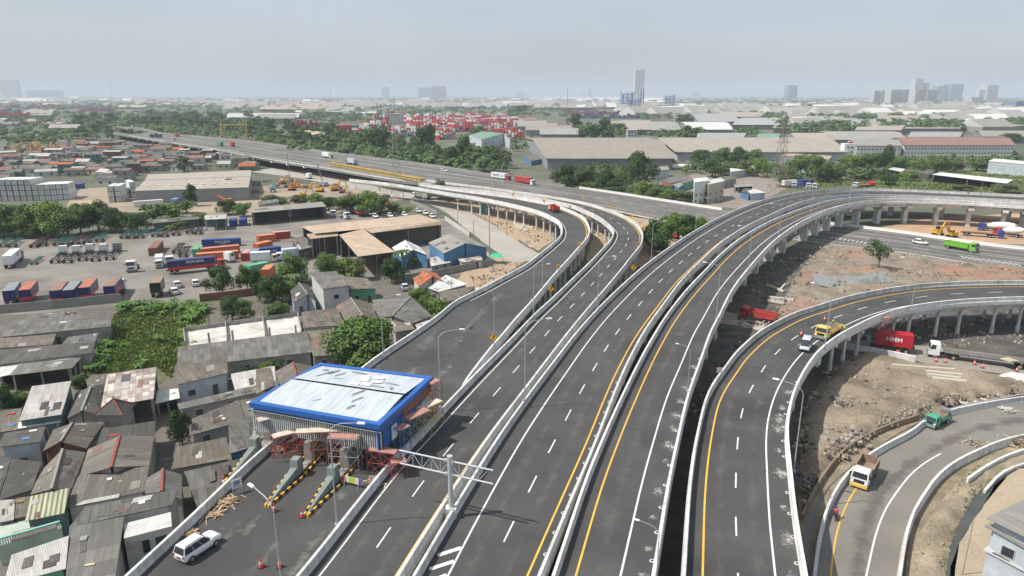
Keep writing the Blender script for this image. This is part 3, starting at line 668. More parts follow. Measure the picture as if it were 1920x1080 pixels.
# ---- street lamps
LAMPM = mat('lamp_pole_grey', (.38, .39, .40), .5, .06, 1, .03, 5, metal=.2)
HEADM = mat('lamp_head_white', (.72, .73, .73), .4, .05, 1)
def lamp_proto(h, arm):
 t = thing('street_lamp', '', 'street lamp', (0, 0, -50))
 k = MB(); k.tube([(0, 0, 0), (0, 0, h)], .085, 8, 0, .055); k.box((0, 0, .12), (.42, .42, .24)); k.build('pole', LAMPM, t, smooth=True)
 a = MB(); pts = [(arm*(1-math.cos(q)), 0, h+1.25*math.sin(q)) for q in [i*math.pi/2/7 for i in range(8)]]
 pts = [(x*.62, y, z) for x, y, z in pts]+[(arm*.8, 0, h+1.33), (arm, 0, h+1.4)]
 a.tube(pts, .045, 7, 0, .035); ar = a.build('arm', LAMPM, t, smooth=True)
 hd = MB(); hd.frus((arm+.25, 0, h+1.33), (.8, .3), (.7, .22), .13); hd.build('lamp_head', HEADM, ar)
 return t
LP = lamp_proto(10.2, 3.0); LPUSED = []
def lamp(foot, z, arm, tip=None, label='', scale=1.0, grp='street lamps along the ramps'):
 "foot: photo point of the pole's foot at height z; arm: heading of the arm in degrees (0 = right, 90 = away)"
 p = P(foot[0], foot[1], z)
 if not LPUSED:
  o = LP; o.location = p; o.rotation_euler = (0, 0, math.radians(arm)); o.scale = (scale,)*3; o['label'] = label; o['group'] = grp; LPUSED.append(o)
 else: o = copy_tree(LP, p, math.radians(arm), scale, label, grp)
 return o
for a in [((632, 985), 7, -8, 'lamp in front of the toll canopy with its arm reaching over the canopy roof', 1.03),
   ((826, 765), 7.6, 8, 'lamp just right of the toll canopy, standing at its far corner', 1.0),
   ((719, 668), 7.6, 10, 'lamp beside the round green tree at the parapet end', .92),
   ((927, 650), 7.6, 170, 'thin lamp pole behind the first yellow diamond sign at the fork', .9),
   ((1000, 592), 7.9, 12, 'lamp on the dividing parapet left of the second diamond sign', .9),
   ((1017, 542), 7.9, 178, 'lamp with arm pointing left at the fork of the two curved ramps', .85),
   ((984, 752), 8.0, 12, 'lamp rising from the gap left of the widest ramp, mid picture', 1.05),
   ((1120, 580), 8.0, 8, 'lamp at the recessed parapet joint beside the third diamond sign', .95),
   ((1221, 489), 8.2, 8, 'lamp standing before the dark green bushes, left of the widest ramp', .9),
   ((1304, 433), 8.6, 8, 'lamp on the widest ramp right of the red excavator', .9),
   ((1381, 395), 9.0, 8, 'lamp where the widest ramp crosses the highway wall', .9),
   ((1289, 735), 8.0, 150, 'lamp on the splashed parapet with its arm over the parallel ramp', .62),
   ((1343, 598), 8.0, 150, 'lamp on the outer parapet above the red dump lorry', .95),
   ((1403, 508), 8.4, 152, 'lamp on the outer parapet left of the red earth patch', .95),
   ((1459, 448), 8.8, 155, 'lamp at the bend above the shaded columns', .9),
   ((1519, 410), 9.1, 160, 'lamp on the high bend over the highway', .9),
   ((1591, 384), 9.2, 165, 'lamp on the high bend near its first stepped pier', .9),
   ((1488, 885), 5.5, 148, 'lamp leaning over the loop ramp beside the silver van', 1.0),
   ((1546, 655), 7.4, 150, 'lamp rising behind the yellow lorry on the loop ramp', 1.0),
   ((1708, 582), 7.6, 165, 'lamp on the loop ramp above the red container lorry', .95),
   ((1228, 1120), 7.6, 152, 'lamp with only its arm showing at the bottom picture edge', .62),
   ((535, 1160), 7.0, 140, 'lamp on the toll plaza between two orange cones', 1.0),
   ((1515, 365), 9.0, 150, 'lamp on the far parapet beside the parked blue lorries', .8),
   ((1597, 359), 9.1, 150, 'lamp on the far parapet in front of the grass field', .8),
   ((1700, 360), 9.2, 150, 'lamp on the far parapet below the long white shed roof', .8),
   ((1838, 366), 9.2, 150, 'lamp on the far parapet near the right picture edge', .8),
   ((1117, 355), 2.5, 10, 'lamp before the big leafy tree on the highway wall', .85),
   ((1040, 353), 3.5, 10, 'lamp on the highway behind the red container lorry cab', .85),
   ((1190, 370), 1.6, 10, 'lamp at the white wall before the red-roofed shack', .85)]:
 lamp(a[0], a[1], a[2], None, a[3], a[4])
LT = [lamp((x, y), zHW(x, y), 190, None, '', .8) for x, y in ((300, 250), (420, 262), (520, 274), (680, 297), (760, 305), (815, 312), (840, 316), (893, 326))]
label_row(LT, '{o} thin lamp pole from the left along the tree side of the highway', 'lamps along the far highway edge')
# ---- signs
SIGNY = mat('sign_yellow', (.80, .42, .03), .45, .04, 1); SIGNK = mat('sign_black', (.02, .02, .02), .5)
def plate(mb, pts, m, th=.03):
 mb.face(pts, m)
def diamond(foot, z, rz, label, s=.75):
 p = P(foot[0], foot[1], z); t = thing('warning_sign', label, 'road sign', p, rz, 'yellow diamond curve signs')
 k = MB(); k.tube([(0, 0, -.9), (-.35, 0, .6)], .04, 6); k.tube([(-.35, 0, .6), (-.35, 0, 2.5)], .04, 6); k.build('post', LAMPM, t)
 b = MB(); c = Vector((-.35, -.06, 2.2))
 def q(x, y, d=0): return c+Vector((x*s, d, y*s))
 f = [q(0, -1), q(1, 0), q(0, 1), q(-1, 0)]; bk = [q(0, -1, .03), q(1, 0, .03), q(0, 1, .03), q(-1, 0, .03)]
 b.hexa([f[0], bk[0], bk[3], f[3]], [f[1], bk[1], bk[2], f[2]]); b.build('sign_plate', SIGNY, t)
 e = MB()
 fr = [(0, -.94), (.94, 0), (0, .94), (-.94, 0)]; fi = [(0, -.86), (.86, 0), (0, .86), (-.86, 0)]
 for i in range(4):
  j = (i+1) % 4; e.face([q(*fr[i], -.012), q(*fr[j], -.012), q(*fi[j], -.012), q(*fi[i], -.012)])
 w = .11                                     # bent arrow: up, kink right, up, with a head
 for a_, b_ in (((-.12, -.48), (-.12, -.02)), ((-.12, -.02), (.16, .14)), ((.16, .14), (.16, .34))):
  a2, b2 = Vector(a_), Vector(b_); d = (b2-a2).normalized(); n = Vector((-d.y, d.x))*w; a2 -= d*.05; b2 += d*.05
  e.face([q(*(a2-n), -.012), q(*(b2-n), -.012), q(*(b2+n), -.012), q(*(a2+n), -.012)])
 e.face([q(-.12, .3, -.012), q(.44, .3, -.012), q(.16, .66, -.012)])
 e.build('arrow_symbol', SIGNK, t); return t
diamond((929, 655), 7.6, -.1, 'yellow diamond curve sign at the tip of the fork beside a lamp')
diamond((1036, 560), 7.9, -.1, 'yellow diamond curve sign leaning from the second parapet over a dark gap')
diamond((1190, 518), 8.0, -.1, 'yellow diamond curve sign below the third curve, against dark ground')
def chevron(foot, z, rz, s=1.0):
 p = P(foot[0], foot[1], z); t = thing('chevron_sign', '', 'road sign', p, rz)
 k = MB(); k.tube([(0, 0, -.3), (0, 0, 1.2)], .04, 6); k.build('post', LAMPM, t)
 b = MB(); b.box((0, 0, 1.05), (.85, .04, 1.05)); b.build('sign_plate', SIGNY, t)
 e = MB(); y = -.032
 for q in ((.30, -.05), ):
  e.face([(q[0], y, 1.47), (q[0]-.28, y, 1.47), (q[1]-.28, y, 1.05), (q[1], y, 1.05)]); e.face([(q[1], y, 1.05), (q[1]-.28, y, 1.05), (q[0]-.28, y, .63), (q[0], y, .63)])
 e.build('chevron_symbol', SIGNK, t); return t
CH = [chevron((x, y), 8.0, r) for x, y, r in ((1047, 507, -.1), (1086, 464, -.2), (1101, 412, -.5), (1069, 393, -.4), (1020, 381, -.3), (962, 369, -.3))]
label_row(CH, '{o} yellow chevron sign from the left on the outer curve parapet', 'chevron signs on the outer curve')
CH = [chevron((x, y), 8.0, r) for x, y, r in ((1197, 464, -.1), (1207, 434, -.4), (1184, 411, -.5), (1146, 394, -.5), (1092, 376, -.4), (917, 352, -.3), (960, 358, -.3))]
label_row(CH, '{o} yellow chevron sign from the left on the inner curve parapet', 'chevron signs on the inner curve')
CH = [chevron((x, y), z, .3) for x, y, z in ((1483, 366, 9), (1545, 362, 9), (1815, 366, 9.2))]
label_row(CH, '{o} small yellow sign from the left on the far high parapet', 'yellow signs on the high bend')
# small white back-of-sign on the loop
t = thing('traffic_sign', 'small grey sign back on the outer parapet of the loop ramp', 'road sign', P(1349, 706, 8))
k = MB(); k.tube([(.5, 0, -.4), (0, 0, .7)], .04, 6); k.build('post', LAMPM, t)
k = MB(); k.box((-.1, 0, 1.1), (.8, .05, .8)); k.build('sign_plate', STEEL, t)
# ---- sign gantry, a cantilever truss on one column
gp = P(846, 955, 7.9)
t = thing('sign_gantry', 'bare galvanised sign gantry, a T-shaped truss on one column between two parapets', 'gantry', (gp.x, gp.y, 7))
k = MB(); k.box((0, 0, .6), (1.1, .9, 1.2)); k.build('plinth', CONC, t)
k = MB(); k.cyl((0, 0, 1.2), .26, 5.9, 14); k.cyl((0, 0, 7.1), .3, .12, 14); k.cyl((0, 0, 1.2), .4, .08, 14); k.build('column', STEEL, t, smooth=True)
A = P(760, 836, 13.6); B = P(930, 872, 13.6); c0 = Vector((gp.x, gp.y, 7)); d = hv(B-A).normalized()
k = MB()
la, lb = -hv(A-c0).length, hv(B-c0).length
for zz in (5.05, 6.6): k.tube([d*la+Vector((0, 0, zz)), d*lb+Vector((0, 0, zz))], .095, 8)
n = 9
for i in range(n):
 x0, x1 = lerp(la+.5, lb-.5, i/n), lerp(la+.5, lb-.5, (i+1)/n); up = i % 2 == 0
 k.tube([d*x0+Vector((0, 0, 5.05 if up else 6.6)), d*x1+Vector((0, 0, 6.6 if up else 5.05))], .04, 6)
 k.tube([d*x0+Vector((0, 0, 5.05)), d*x0+Vector((0, 0, 6.6))], .035, 6)
for zz in (5.05, 6.6):
 for sg in (-.42, .42): k.cyl(tuple(d*sg+Vector((-.07, 0, zz-.15))), .16, .3, 10)
k.build('truss', STEEL, t)
# ================================================================== TOLL PLAZA
CAN_Z = 13.2
BLUE = mat('canopy_blue', (.02, .105, .37), .4, .06, .6, spec=.4)
c1, c2, c3, c4 = P(467, 757, CAN_Z), P(712, 800, CAN_Z), P(812, 708, CAN_Z), P(600, 682, CAN_Z)
ctr = (c1+c2+c3+c4)/4
t = thing('toll_canopy', 'toll gate canopy with white ribbed roof, blue fascia and slatted front', 'toll gate', (ctr.x, ctr.y, 7))
def L_(p, z): return Vector((p.x-ctr.x, p.y-ctr.y, z-7))
q1, q2, q3, q4 = [L_(p, CAN_Z) for p in (c1, c2, c3, c4)]
uu = (q2-q1).normalized(); vv = ((q4-q1)+(q3-q2)).normalized()
k = MB()                                             # fascia ring, slightly bowed front as in a shallow wave
def ringpt(f, ins): return [q1+(uu+vv)*ins, q2+(-uu+vv)*ins, q3+(-uu-vv)*ins, q4+(uu-vv)*ins]
o_, i_ = ringpt(0, 0), ringpt(0, .75)
for a in range(4):
 b_ = (a+1) % 4; up = Vector((0, 0, .18)); dn = Vector((0, 0, -.5))
 k.hexa([o_[a]+dn, o_[b_]+dn, i_[b_]+dn, i_[a]+dn], [o_[a]+up, o_[b_]+up, i_[b_]+up, i_[a]+up])
fas = k.build('fascia', BLUE, t)
ROOFW = roofmat('canopy_sheet', (.405, .445, .475), var=.03, sheet=(.45, 60), rib=.45, stain=(.38, .41, .43), stain_amt=.3, rough=.5, ribamt=.14, spec=.4)
k = MB(); m1, m2 = i_[0].lerp(i_[3], .52), i_[1].lerp(i_[2], .52); rise = Vector((0, 0, .55)); g_ = vv*.22
up = Vector((0, 0, .05))
k.face([i_[0]+up, i_[1]+up, m2-g_+rise, m1-g_+rise]); k.face([m1+g_+rise, m2+g_+rise, i_[2]+up, i_[3]+up])
rf = k.build('roof', ROOFW, t)
k = MB(); k.face([m1-g_+rise*.75, m2-g_+rise*.75, m2+g_+rise*.75, m1+g_+rise*.75]); k.build('roof_gutter', DARK, rf)
k = MB(); k.face([o_[0]+Vector((0, 0, -.8)), o_[1]+Vector((0, 0, -.8)), o_[2]+Vector((0, 0, -.8)), o_[3]+Vector((0, 0, -.8))][::-1]); k.build('soffit', mat('soffit_grey', (.3, .32, .34), .7), t)
k = MB(); n = 62                                     # vertical slats hanging below the front fascia
for i in range(n):
 p = (o_[0]+vv*.35).lerp(o_[1]+vv*.35, (i+.5)/n); hgt = lerp(2.9, 2.6, i/n)
 k.box((p.x, p.y, p.z-.85-hgt/2), (.1, .12, hgt), math.atan2(uu.y, uu.x))
k.build('slat_screen', mat('slat_grey', (.55, .57, .58), .5, .1, 2), t)
k = MB()
a0 = o_[0]+vv*.55; a1 = o_[1]+vv*.55
k.hexa([a0+Vector((0, 0, -3.3)), a1+Vector((0, 0, -3.3)), a1+vv*.1+Vector((0, 0, -3.3)), a0+vv*.1+Vector((0, 0, -3.3))], [a0+Vector((0, 0, -.8)), a1+Vector((0, 0, -.8)), a1+vv*.1+Vector((0, 0, -.8)), a0+vv*.1+Vector((0, 0, -.8))])
k.build('slat_backing', mat('slat_dark', (.07, .075, .08), .7), t)
k = MB()                                             # blue side panel, deep at the near end
b0, b1 = o_[1]-uu*.3, o_[2]-uu*.3
pr = [(0, -.7), (0, -3.9), (.3, -3.3), (.7, -2.5), (1, -2.0), (1, -.7)]
lo = [b0.lerp(b1, x)+Vector((0, 0, z)) for x, z in pr]; hi = [p-uu*.15 for p in lo]
k.face(lo); k.face(hi[::-1])
for a in range(len(lo)): b_ = (a+1) % len(lo); k.face([lo[b_], lo[a], hi[a], hi[b_]])
k.build('side_panel', BLUE, t)
k = MB(); n = 24                                      # orange lattice under the right fascia
for i in range(n):
 p = b0.lerp(b1, lerp(.42, .98, i/n))+uu*.1; p2 = b0.lerp(b1, lerp(.42, .98, (i+1)/n))+uu*.1; z0, z1 = (-1.8, -1.0) if i % 2 else (-1.0, -1.8)
 k.bar(p+Vector((0, 0, z0)), p2+Vector((0, 0, z1)), .14)
k.build('orange_lattice', mat('orange_primer', (.55, .17, .03), .6), t)
k = MB()
for f in (.08, .36, .64, .93):
 for g in (.12, .5, .88):
  p = o_[0].lerp(o_[1], f).lerp(o_[3].lerp(o_[2], f), g); k.box((p.x, p.y, (p.z-.8)/2), (.35, .35, p.z-.8), .3)
k.build('support_column', mat('column_rust', (.24, .12, .09), .8), t)
k = MB(); c = b0.lerp(b1, .2)+uu*.22+Vector((0, 0, -2.4)); k.hexa([c+Vector((0, 0, -.9)), c+vv*1.2+Vector((0, 0, -.9)), c+vv*1.2-uu*.1+Vector((0, 0, -.9)), c-uu*.1+Vector((0, 0, -.9))], [c+Vector((0, 0, .9)), c+vv*1.2+Vector((0, 0, .9)), c+vv*1.2-uu*.1+Vector((0, 0, .9)), c-uu*.1+Vector((0, 0, .9))]); k.build('notice_board', mat('board_white', (.66, .68, .7), .5), t)
# materials lying on the canopy roof
LOOSE = mat('loose_sheet', (.70, .71, .70), .5, .12, 2); LDARK = mat('loose_dark', (.24, .25, .25), .6)
rnd = random.Random(3)
def roofpt(f, g, dz):
 p = i_[0].lerp(i_[1], f).lerp(i_[3].lerp(i_[2], f), g); return Vector((p.x+ctr.x, p.y+ctr.y, 7+p.z+.05+.55*(1-abs(g-.52)/.52 if g < .52 else (1-g)/.48)+dz))
RS = []
for i in range(9):
 p = roofpt(rnd.uniform(.52, .68), rnd.uniform(.6, .86), .06+.012*i); b = MB(); b.box((0, 0, 0), (rnd.uniform(.7, 1.5), rnd.uniform(.5, 1.0), .03), rnd.uniform(-.6, .3)); o = b.build('loose_roof_panel', LOOSE); o.location = p; tag(o, '', 'roof panel'); RS.append(o)
label_row(RS, '{o} loose white panel from the left, lying on the toll canopy roof', 'loose panels on the canopy roof')
RS = []
for f, g, l, a in ((.17, .75, 3.2, 1.0), (.22, .83, 2.2, 1.0), (.3, .8, 2.0, 1.0), (.34, .68, 1.4, .4), (.42, .9, 3.0, -.2), (.66, .42, 2.6, 1.0), (.7, .3, 1.8, 1.0), (.72, .16, 1.5, 1.1), (.74, .6, 2.4, -.2), (.8, .72, 2.6, -.2), (.86, .62, 1.2, 1.9), (.4, .18, 1.2, .7), (.12, .86, 1.0, 0)):
 p = roofpt(f, g, .07); b = MB(); w = rnd.uniform(.08, .3)
 for q in range(rnd.randint(1, 3)): b.box((rnd.uniform(-.2, .2), q*.16, 0), (l*rnd.uniform(.7, 1), .05, .05), rnd.uniform(-.06, .06))
 o = b.build('steel_offcut', LDARK); o.location = p; o.rotation_euler = (0, 0, a-.2); tag(o, '', 'steel offcut'); RS.append(o)
label_row(RS, '{o} dark steel offcut from the left, left on the toll canopy roof', 'steel offcuts on the canopy roof')
# toll islands with striped kerbs and concrete bull-noses
STRY = mat('kerb_yellow', (.62, .36, .05), .7, .15, 2); STRK = mat('kerb_black', (.03, .03, .03), .8)
NOSE = mat('nose_concrete', (.20, .235, .225), .85, .15, .6)
def island(tipxy, endxy, label):
 a, b_ = P(*tipxy, 7), P(*endxy, 7); d = hv(b_-a); ln = d.length; rz = math.atan2(d.y, d.x)
 t = thing('toll_island', label, 'toll island', a, rz, 'toll islands with striped kerbs')
 k = MB(); n = int(ln/.55)
 for i in range(n):
  x0, x1 = ln*i/n, ln*(i+1)/n; w0, w1 = min(1.0, .18+x0*.13), min(1.0, .18+x1*.13)
  for s in (-1, 1):
   k.hexa([(x0, s*w0-.11, 0), (x1, s*w1-.11, 0), (x1, s*w1+.11, 0), (x0, s*w0+.11, 0)], [(x0, s*w0-.11, .32), (x1, s*w1-.11, .32), (x1, s*w1+.11, .32), (x0, s*w0+.11, .32)], i % 2)
 k.build('striped_kerb', [STRY, STRK], t)
 k = MB(); k.hexa([(.2, -.1, 0), (ln, -.86, 0), (ln, .86, 0), (.2, .1, 0)], [(.2, -.08, .24), (ln, -.85, .24), (ln, .85, .24), (.2, .08, .24)]); k.build('island_slab', CONCD, t)
 k = MB(); k.hexa([(1.2, -.15, .24), (6.2, -.5, .24), (6.2, .5, .24), (1.2, .15, .24)], [(1.2, -.1, .4), (6.2, -.4, 1.25), (6.2, .4, 1.25), (1.2, .1, .4)])
 k.frus((6.8, 0, .24), (1.3, 1.15), (1.05, .9), 1.95); k.build('bull_nose', NOSE, t)
 k = MB(); k.frus((10.5, 0, .24), (1.6, 1.1), (1.5, 1.0), 2.3); k.build('toll_booth_base', CONCD, t)
 return t
island((500, 952), (640, 800), 'toll island in the middle, its striped tip beside a pink cone')
island((573, 970), (700, 815), 'rightmost toll island, its tip touching an orange cone')
island((425, 905), (560, 770), 'leftmost toll island, along the outer parapet by the broken timber')
# scaffolds
SCF = [mat('scaffold_red', (.38, .08, .07), .6), mat('scaffold_steel', (.33, .32, .31), .55, metal=.2), mat('scaffold_yellow', (.52, .38, .05), .6), mat('scaffold_blue', (.06, .2, .5), .6)]
PLK = [mat('scaffold_plank_pink', (.38, .19, .155), .8, .2, 1), mat('scaffold_plank_pale', (.52, .46, .38), .8, .2, 1)]
def scaffold(xy, z, n, h, mi, pi, rz, label, lv=2):
 p = P(*xy, z); t = thing('scaffold', label, 'scaffold', p, rz, 'scaffolds round the toll canopy')
 k = MB(); w, l = 1.3, 1.8
 for i in range(n+1):
  for y in (0, w): k.tube([(i*l, y, 0), (i*l, y, h)], .035, 6)
  for q in range(1, lv+1): k.tube([(i*l, 0, h*q/lv), (i*l, w, h*q/lv)], .03, 6)
 for i in range(n):
  for q in range(lv):
   z0, z1 = h*q/lv, h*(q+1)/lv
   for y in (0, w): k.tube([(i*l, y, z0), ((i+1)*l, y, z1)], .022, 5); k.tube([(i*l, y, z1), ((i+1)*l, y, z0)], .022, 5)
 for q in range(1, lv+1):
  for y in (0, w): k.tube([(0, y, h*q/lv), (n*l, y, h*q/lv)], .03, 6)
 k.build('frame', SCF[mi], t)
 k = MB(); k.box((n*l*.5, w*.5, h+.05), (n*l*.95, w*.9, .06)); k.build('platform', PLK[pi], t)
 return t
RD = math.radians(50)
for a in [((752, 868), 7.2, 1, 4.2, 3, 0, RD, 'blue scaffold tower under the near right corner of the canopy', 2),
   ((770, 838), 8.0, 2, 3.6, 1, 0, RD, 'steel scaffold with red platform beside the blue side panel', 2),
   ((795, 812), 8.0, 2, 3.2, 2, 1, RD, 'yellow scaffold with a pale deck near the far right canopy corner', 2),
   ((812, 786), 8.0, 1, 5.0, 0, 0, RD, 'red scaffold tower at the far right corner of the canopy', 3),
   ((645, 862), 7, 3, 3.4, 1, 1, -.25, 'long pale-decked scaffold under the front screen', 2),
   ((690, 888), 7, 2, 3.0, 0, 0, -.25, 'red scaffold under the front screen near the right lane', 2),
   ((590, 868), 7, 1, 4.2, 2, 1, .5, 'yellow braced scaffold tower over the middle toll lane', 2),
   ((517, 868), 7, 2, 3.2, 0, 1, .6, 'rusty scaffold standing between the left toll islands', 2),
   ((492, 852), 7, 1, 4.4, 1, 1, .6, 'grey scaffold at the far left canopy corner with a white hoarding', 2),
   ((556, 876), 7, 3, 4.4, 0, 1, .1, 'rust-coloured scaffold with a pale deck right under the left half of the screen', 2),
   ((618, 888), 7, 2, 4.6, 1, 0, -.1, 'grey scaffold with pink deck under the centre of the screen', 2),
   ((735, 900), 7, 1, 2.0, 0, 0, .3, 'low red scaffold beside the striped barrier board', 1)]:
 scaffold(*a)
scaffold((1648, 663), .1, 1, 7.4, 0, 0, .3, 'red scaffold tower hanging on the loop ramp above the crimson container', 3)
def debris(name, c, z, n, r, mats, label, cat, seed, L=(.5, 1.8), th=(.05, .14), h=.5):
 rr = random.Random(seed); p = P(*c, z); k = MB()
 for i in range(n):
  a = rr.uniform(0, 3.14); d = abs(rr.gauss(0, .5))*r; b = rr.uniform(0, 6.28); l = rr.uniform(*L); q = Vector((math.cos(b)*d, math.sin(b)*d, .05+max(0, h*(1-d/r))*rr.random()))
  e = Vector((math.cos(a)*l/2, math.sin(a)*l/2, rr.uniform(-.12, .12))); k.bar(q-e, q+e, rr.uniform(*th), rr.uniform(.03, .1), i % len(mats))
 o = k.build(name, mats); o.location = p; return tag(o, label, cat)
WOOD = [mat('raw_timber', (.46, .30, .17), .85, .2, 2), mat('pale_timber', (.52, .42, .30), .85, .2, 2), mat('old_timber', (.22, .15, .10), .85, .2, 2)]
debris('timber_pile', (424, 944), 7, 60, 1.5, WOOD, 'heap of broken orange timber beside the outer parapet of the toll plaza', 'timber pile', 1)
debris('timber_pile', (398, 966), 7, 34, 1.3, WOOD, 'thin trail of splintered wood below the larger timber heap', 'timber pile', 2, h=.2)
debris('timber_pile', (360, 1000), 7, 26, .9, WOOD, 'small scrap wood heap by the front of the white car', 'timber pile', 3, h=.3)
debris('rubble_pile', (525, 845), 7, 50, 1.8, [WOOD[2], PLK[1], SCF[0]], 'jumbled scaffold parts piled under the left end of the canopy', 'rubble pile', 4)
debris('rubble_pile', (640, 850), 7, 50, 1.8, [WOOD[2], PLK[0], CONCD], 'building rubble heaped under the middle of the canopy', 'rubble pile', 5)
debris('rubble_pile', (700, 905), 7, 36, 1.3, [PLK[0], CONCD, WOOD[1]], 'pinkish rubble beside the rightmost bull-nose', 'rubble pile', 6)
# white board lying tilted by the timber, striped barrier board, pallets
t = thing('notice_board', 'white notice board on a leaning metal frame above the timber heap', 'notice board', P(446, 925, 7), .7)
k = MB(); k.box((0, 0, 1.25), (1.1, .05, 1.1)); k.build('board', mat('board_white', (.66, .68, .7), .5), t)
k = MB(); k.box((0, -.035, 1.35), (.7, .01, .5)); k.box((0, -.035, .92), (.8, .01, .12)); k.build('notice_text', mat('notice_blue', (.16, .22, .35), .6), t)
k = MB(); [k.tube([(x, 0, 0), (x, .1, 1.7)], .03, 6) for x in (-.5, .5)]; k.build('frame', STEEL, t)
t = thing('barrier_board', 'colourful striped barrier board on trestles at the right toll lane', 'barrier board', P(661, 912, 7), -.35)
k = MB(); cols = [mat('board_red', (.5, .06, .07), .6), mat('board_white', (.66, .68, .7), .5), mat('board_lime', (.5, .55, .06), .6), mat('board_violet', (.16, .12, .4), .6)]
for i, m in enumerate((0, 1, 2, 2, 1, 3)): k.box((-1.05+i*.42, 0, .8), (.42, .05, .75), 0, m)
k.build('board', cols, t)
k = MB(); [k.tube([(x, y, 0), (x, 0, 1.1)], .03, 6) for x in (-.9, .9) for y in (-.4, .4)]; k.build('trestle', STEEL, t)
# cones
CONE = mat('cone_orange', (.75, .06, .05), .5, .05, 1)
def cone_proto():
 t = thing('traffic_cone', '', 'traffic cone', (0, 0, -60))
 k = MB(); k.box((0, 0, .03), (.42, .42, .06)); k.build('foot', BLACK, t)
 k = MB(); k.tube([(0, 0, .06), (0, 0, .85)], .17, 12, 0, .035); k.build('cone', CONE, t, smooth=True)
 k = MB(); k.tube([(0, 0, .35), (0, 0, .55)], .122, 12, 0, .098, cap=False); k.build('white_band', WHITE, t, smooth=True); return t
CP = cone_proto(); CUSED = []
def cone(xy, z, label, s=1.25, grp='orange traffic cones'):
 p = P(*xy, z)
 if not CUSED: CUSED.append(1); CP.location = p; CP.scale = (s,)*3; CP['label'] = label; CP['group'] = grp; return CP
 return copy_tree(CP, p, 0, s, label, grp)
for xy, l in (((515, 959), 'orange cone right of the middle toll island tip'), ((567, 970), 'orange cone left of the rightmost toll island tip'), ((490, 1064), 'darker orange cone left of the lamp pole on the toll plaza'), ((525, 1064), 'orange cone right of the lamp pole near the bottom edge')): cone(xy, 7, l)
cone((1502, 629), 7.1, 'thin red cone on the loop ramp beside the silver van', 1.3); cone((1546, 601), 7.1, 'red cone behind the yellow lorry on the loop ramp', 1.3)
CL = [cone(xy, .12, '', 1.3) for xy in ((1680, 665), (1698, 668), (1755, 678), (1772, 680), (1827, 684), (1842, 690), (1906, 697))]
label_row(CL, '{o} faint red cone from the left along the dusty construction road', 'cones along the construction road')
# ================================================================== HAZE
hz_m = bpy.data.materials.new('haze_air'); hz_m.use_nodes = True; hn = hz_m.node_tree; hn.nodes.clear()
ho = hn.nodes.new('ShaderNodeOutputMaterial'); hp = hn.nodes.new('ShaderNodeVolumePrincipled')
hp.inputs['Color'].default_value = (.80, .90, 1.0, 1); hp.inputs['Density'].default_value = .00013; hp.inputs['Anisotropy'].default_value = 0.0
hn.links.new(hp.outputs['Volume'], ho.inputs['Volume'])
k = MB(); k.box((0, 13000, 119), (50000, 28000, 242)); hb = k.build('haze', hz_m); structure(hb, 'stuff')
# ================================================================== VEHICLES (front at +X)
def paint(n, c, r=.35): return mat('paint_'+n, c, r, .05, .8, .03, 5, spec=.5)
PW = paint('white', (.70, .71, .71)); PSIL = paint('silver', (.46, .49, .53)); PBLK = paint('black', (.025, .027, .03)); PRED = paint('red', (.48, .035, .03))
PBLU = paint('blue', (.03, .06, .26)); PGRN = paint('green', (.05, .30, .17)); PYEL = paint('yellow', (.68, .46, .10)); PLIM = paint('lime', (.16, .42, .05)); PORG = paint('orange', (.62, .16, .05))
PNVY = paint('navy', (.018, .028, .12)); PGRY = paint('grey', (.22, .23, .24)); PTEAL = paint('teal', (.04, .22, .22)); PBRN = paint('brown', (.15, .085, .055)); PCREAM = paint('cream', (.60, .53, .38))
CHROME = mat('rim_metal', (.45, .46, .47), .35, .05, 2, metal=.6); LIGHT = mat('headlight_glass', (.75, .77, .78), .15, .03, 2, spec=.6); TAIL = mat('tail_light_red', (.38, .02, .02), .3)
PLATE = mat('number_plate', (.03, .03, .03), .5)
CHAS = mat('chassis_dark', (.045, .047, .05), .7, .2, 2); CHASG = mat('chassis_green', (.045, .14, .125), .65, .2, 1.5); CHASR = mat('chassis_rust', (.11, .065, .05), .8, .25, 1.5)
RUST = mat('rusty_bed', (.28, .20, .15), .85, .25, 1.2, stain=(.16, .09, .055), stain_amt=.7, stain_scale=1)
TARP = mat('tarp_grey', (.30, .30, .24), .85, .12, .8)
def wheel(par, x, y, r=.5, w=.28, name='wheel'):
 k = MB(); k.cyl((x, y-w/2, r), r, w, 16, 0, 'y'); o = k.build(name, BLACK, par, smooth=True)
 k = MB(); s = 1 if y > 0 else -1; k.cyl((x, y+s*(w/2-.01)-.015, r), r*.58, .04, 12, 0, 'y'); k.build('rim', CHROME, o, smooth=True); return o
def loft(mb, secs, m=0):
 "secs: list of loops with equal counts"
 for a, b in zip(secs, secs[1:]):
  n = len(a)
  for i in range(n): j = (i+1) % n; mb.face([a[i], a[j], b[j], b[i]], m)
 mb.face(secs[0][::-1], m); mb.face(secs[-1], m)
def sec(x, w, z0, z1, r=.12):
 "rounded cross-section at x"
 return [Vector((x, y, z)) for y, z in ((-w+r, z0), (w-r, z0), (w-.03, z0+r), (w, (z0+z1)/2), (w-.04, z1-r), (w-r-.03, z1), (-w+r+.03, z1), (-w+.04, z1-r), (-w, (z0+z1)/2), (-w+.03, z0+r))]
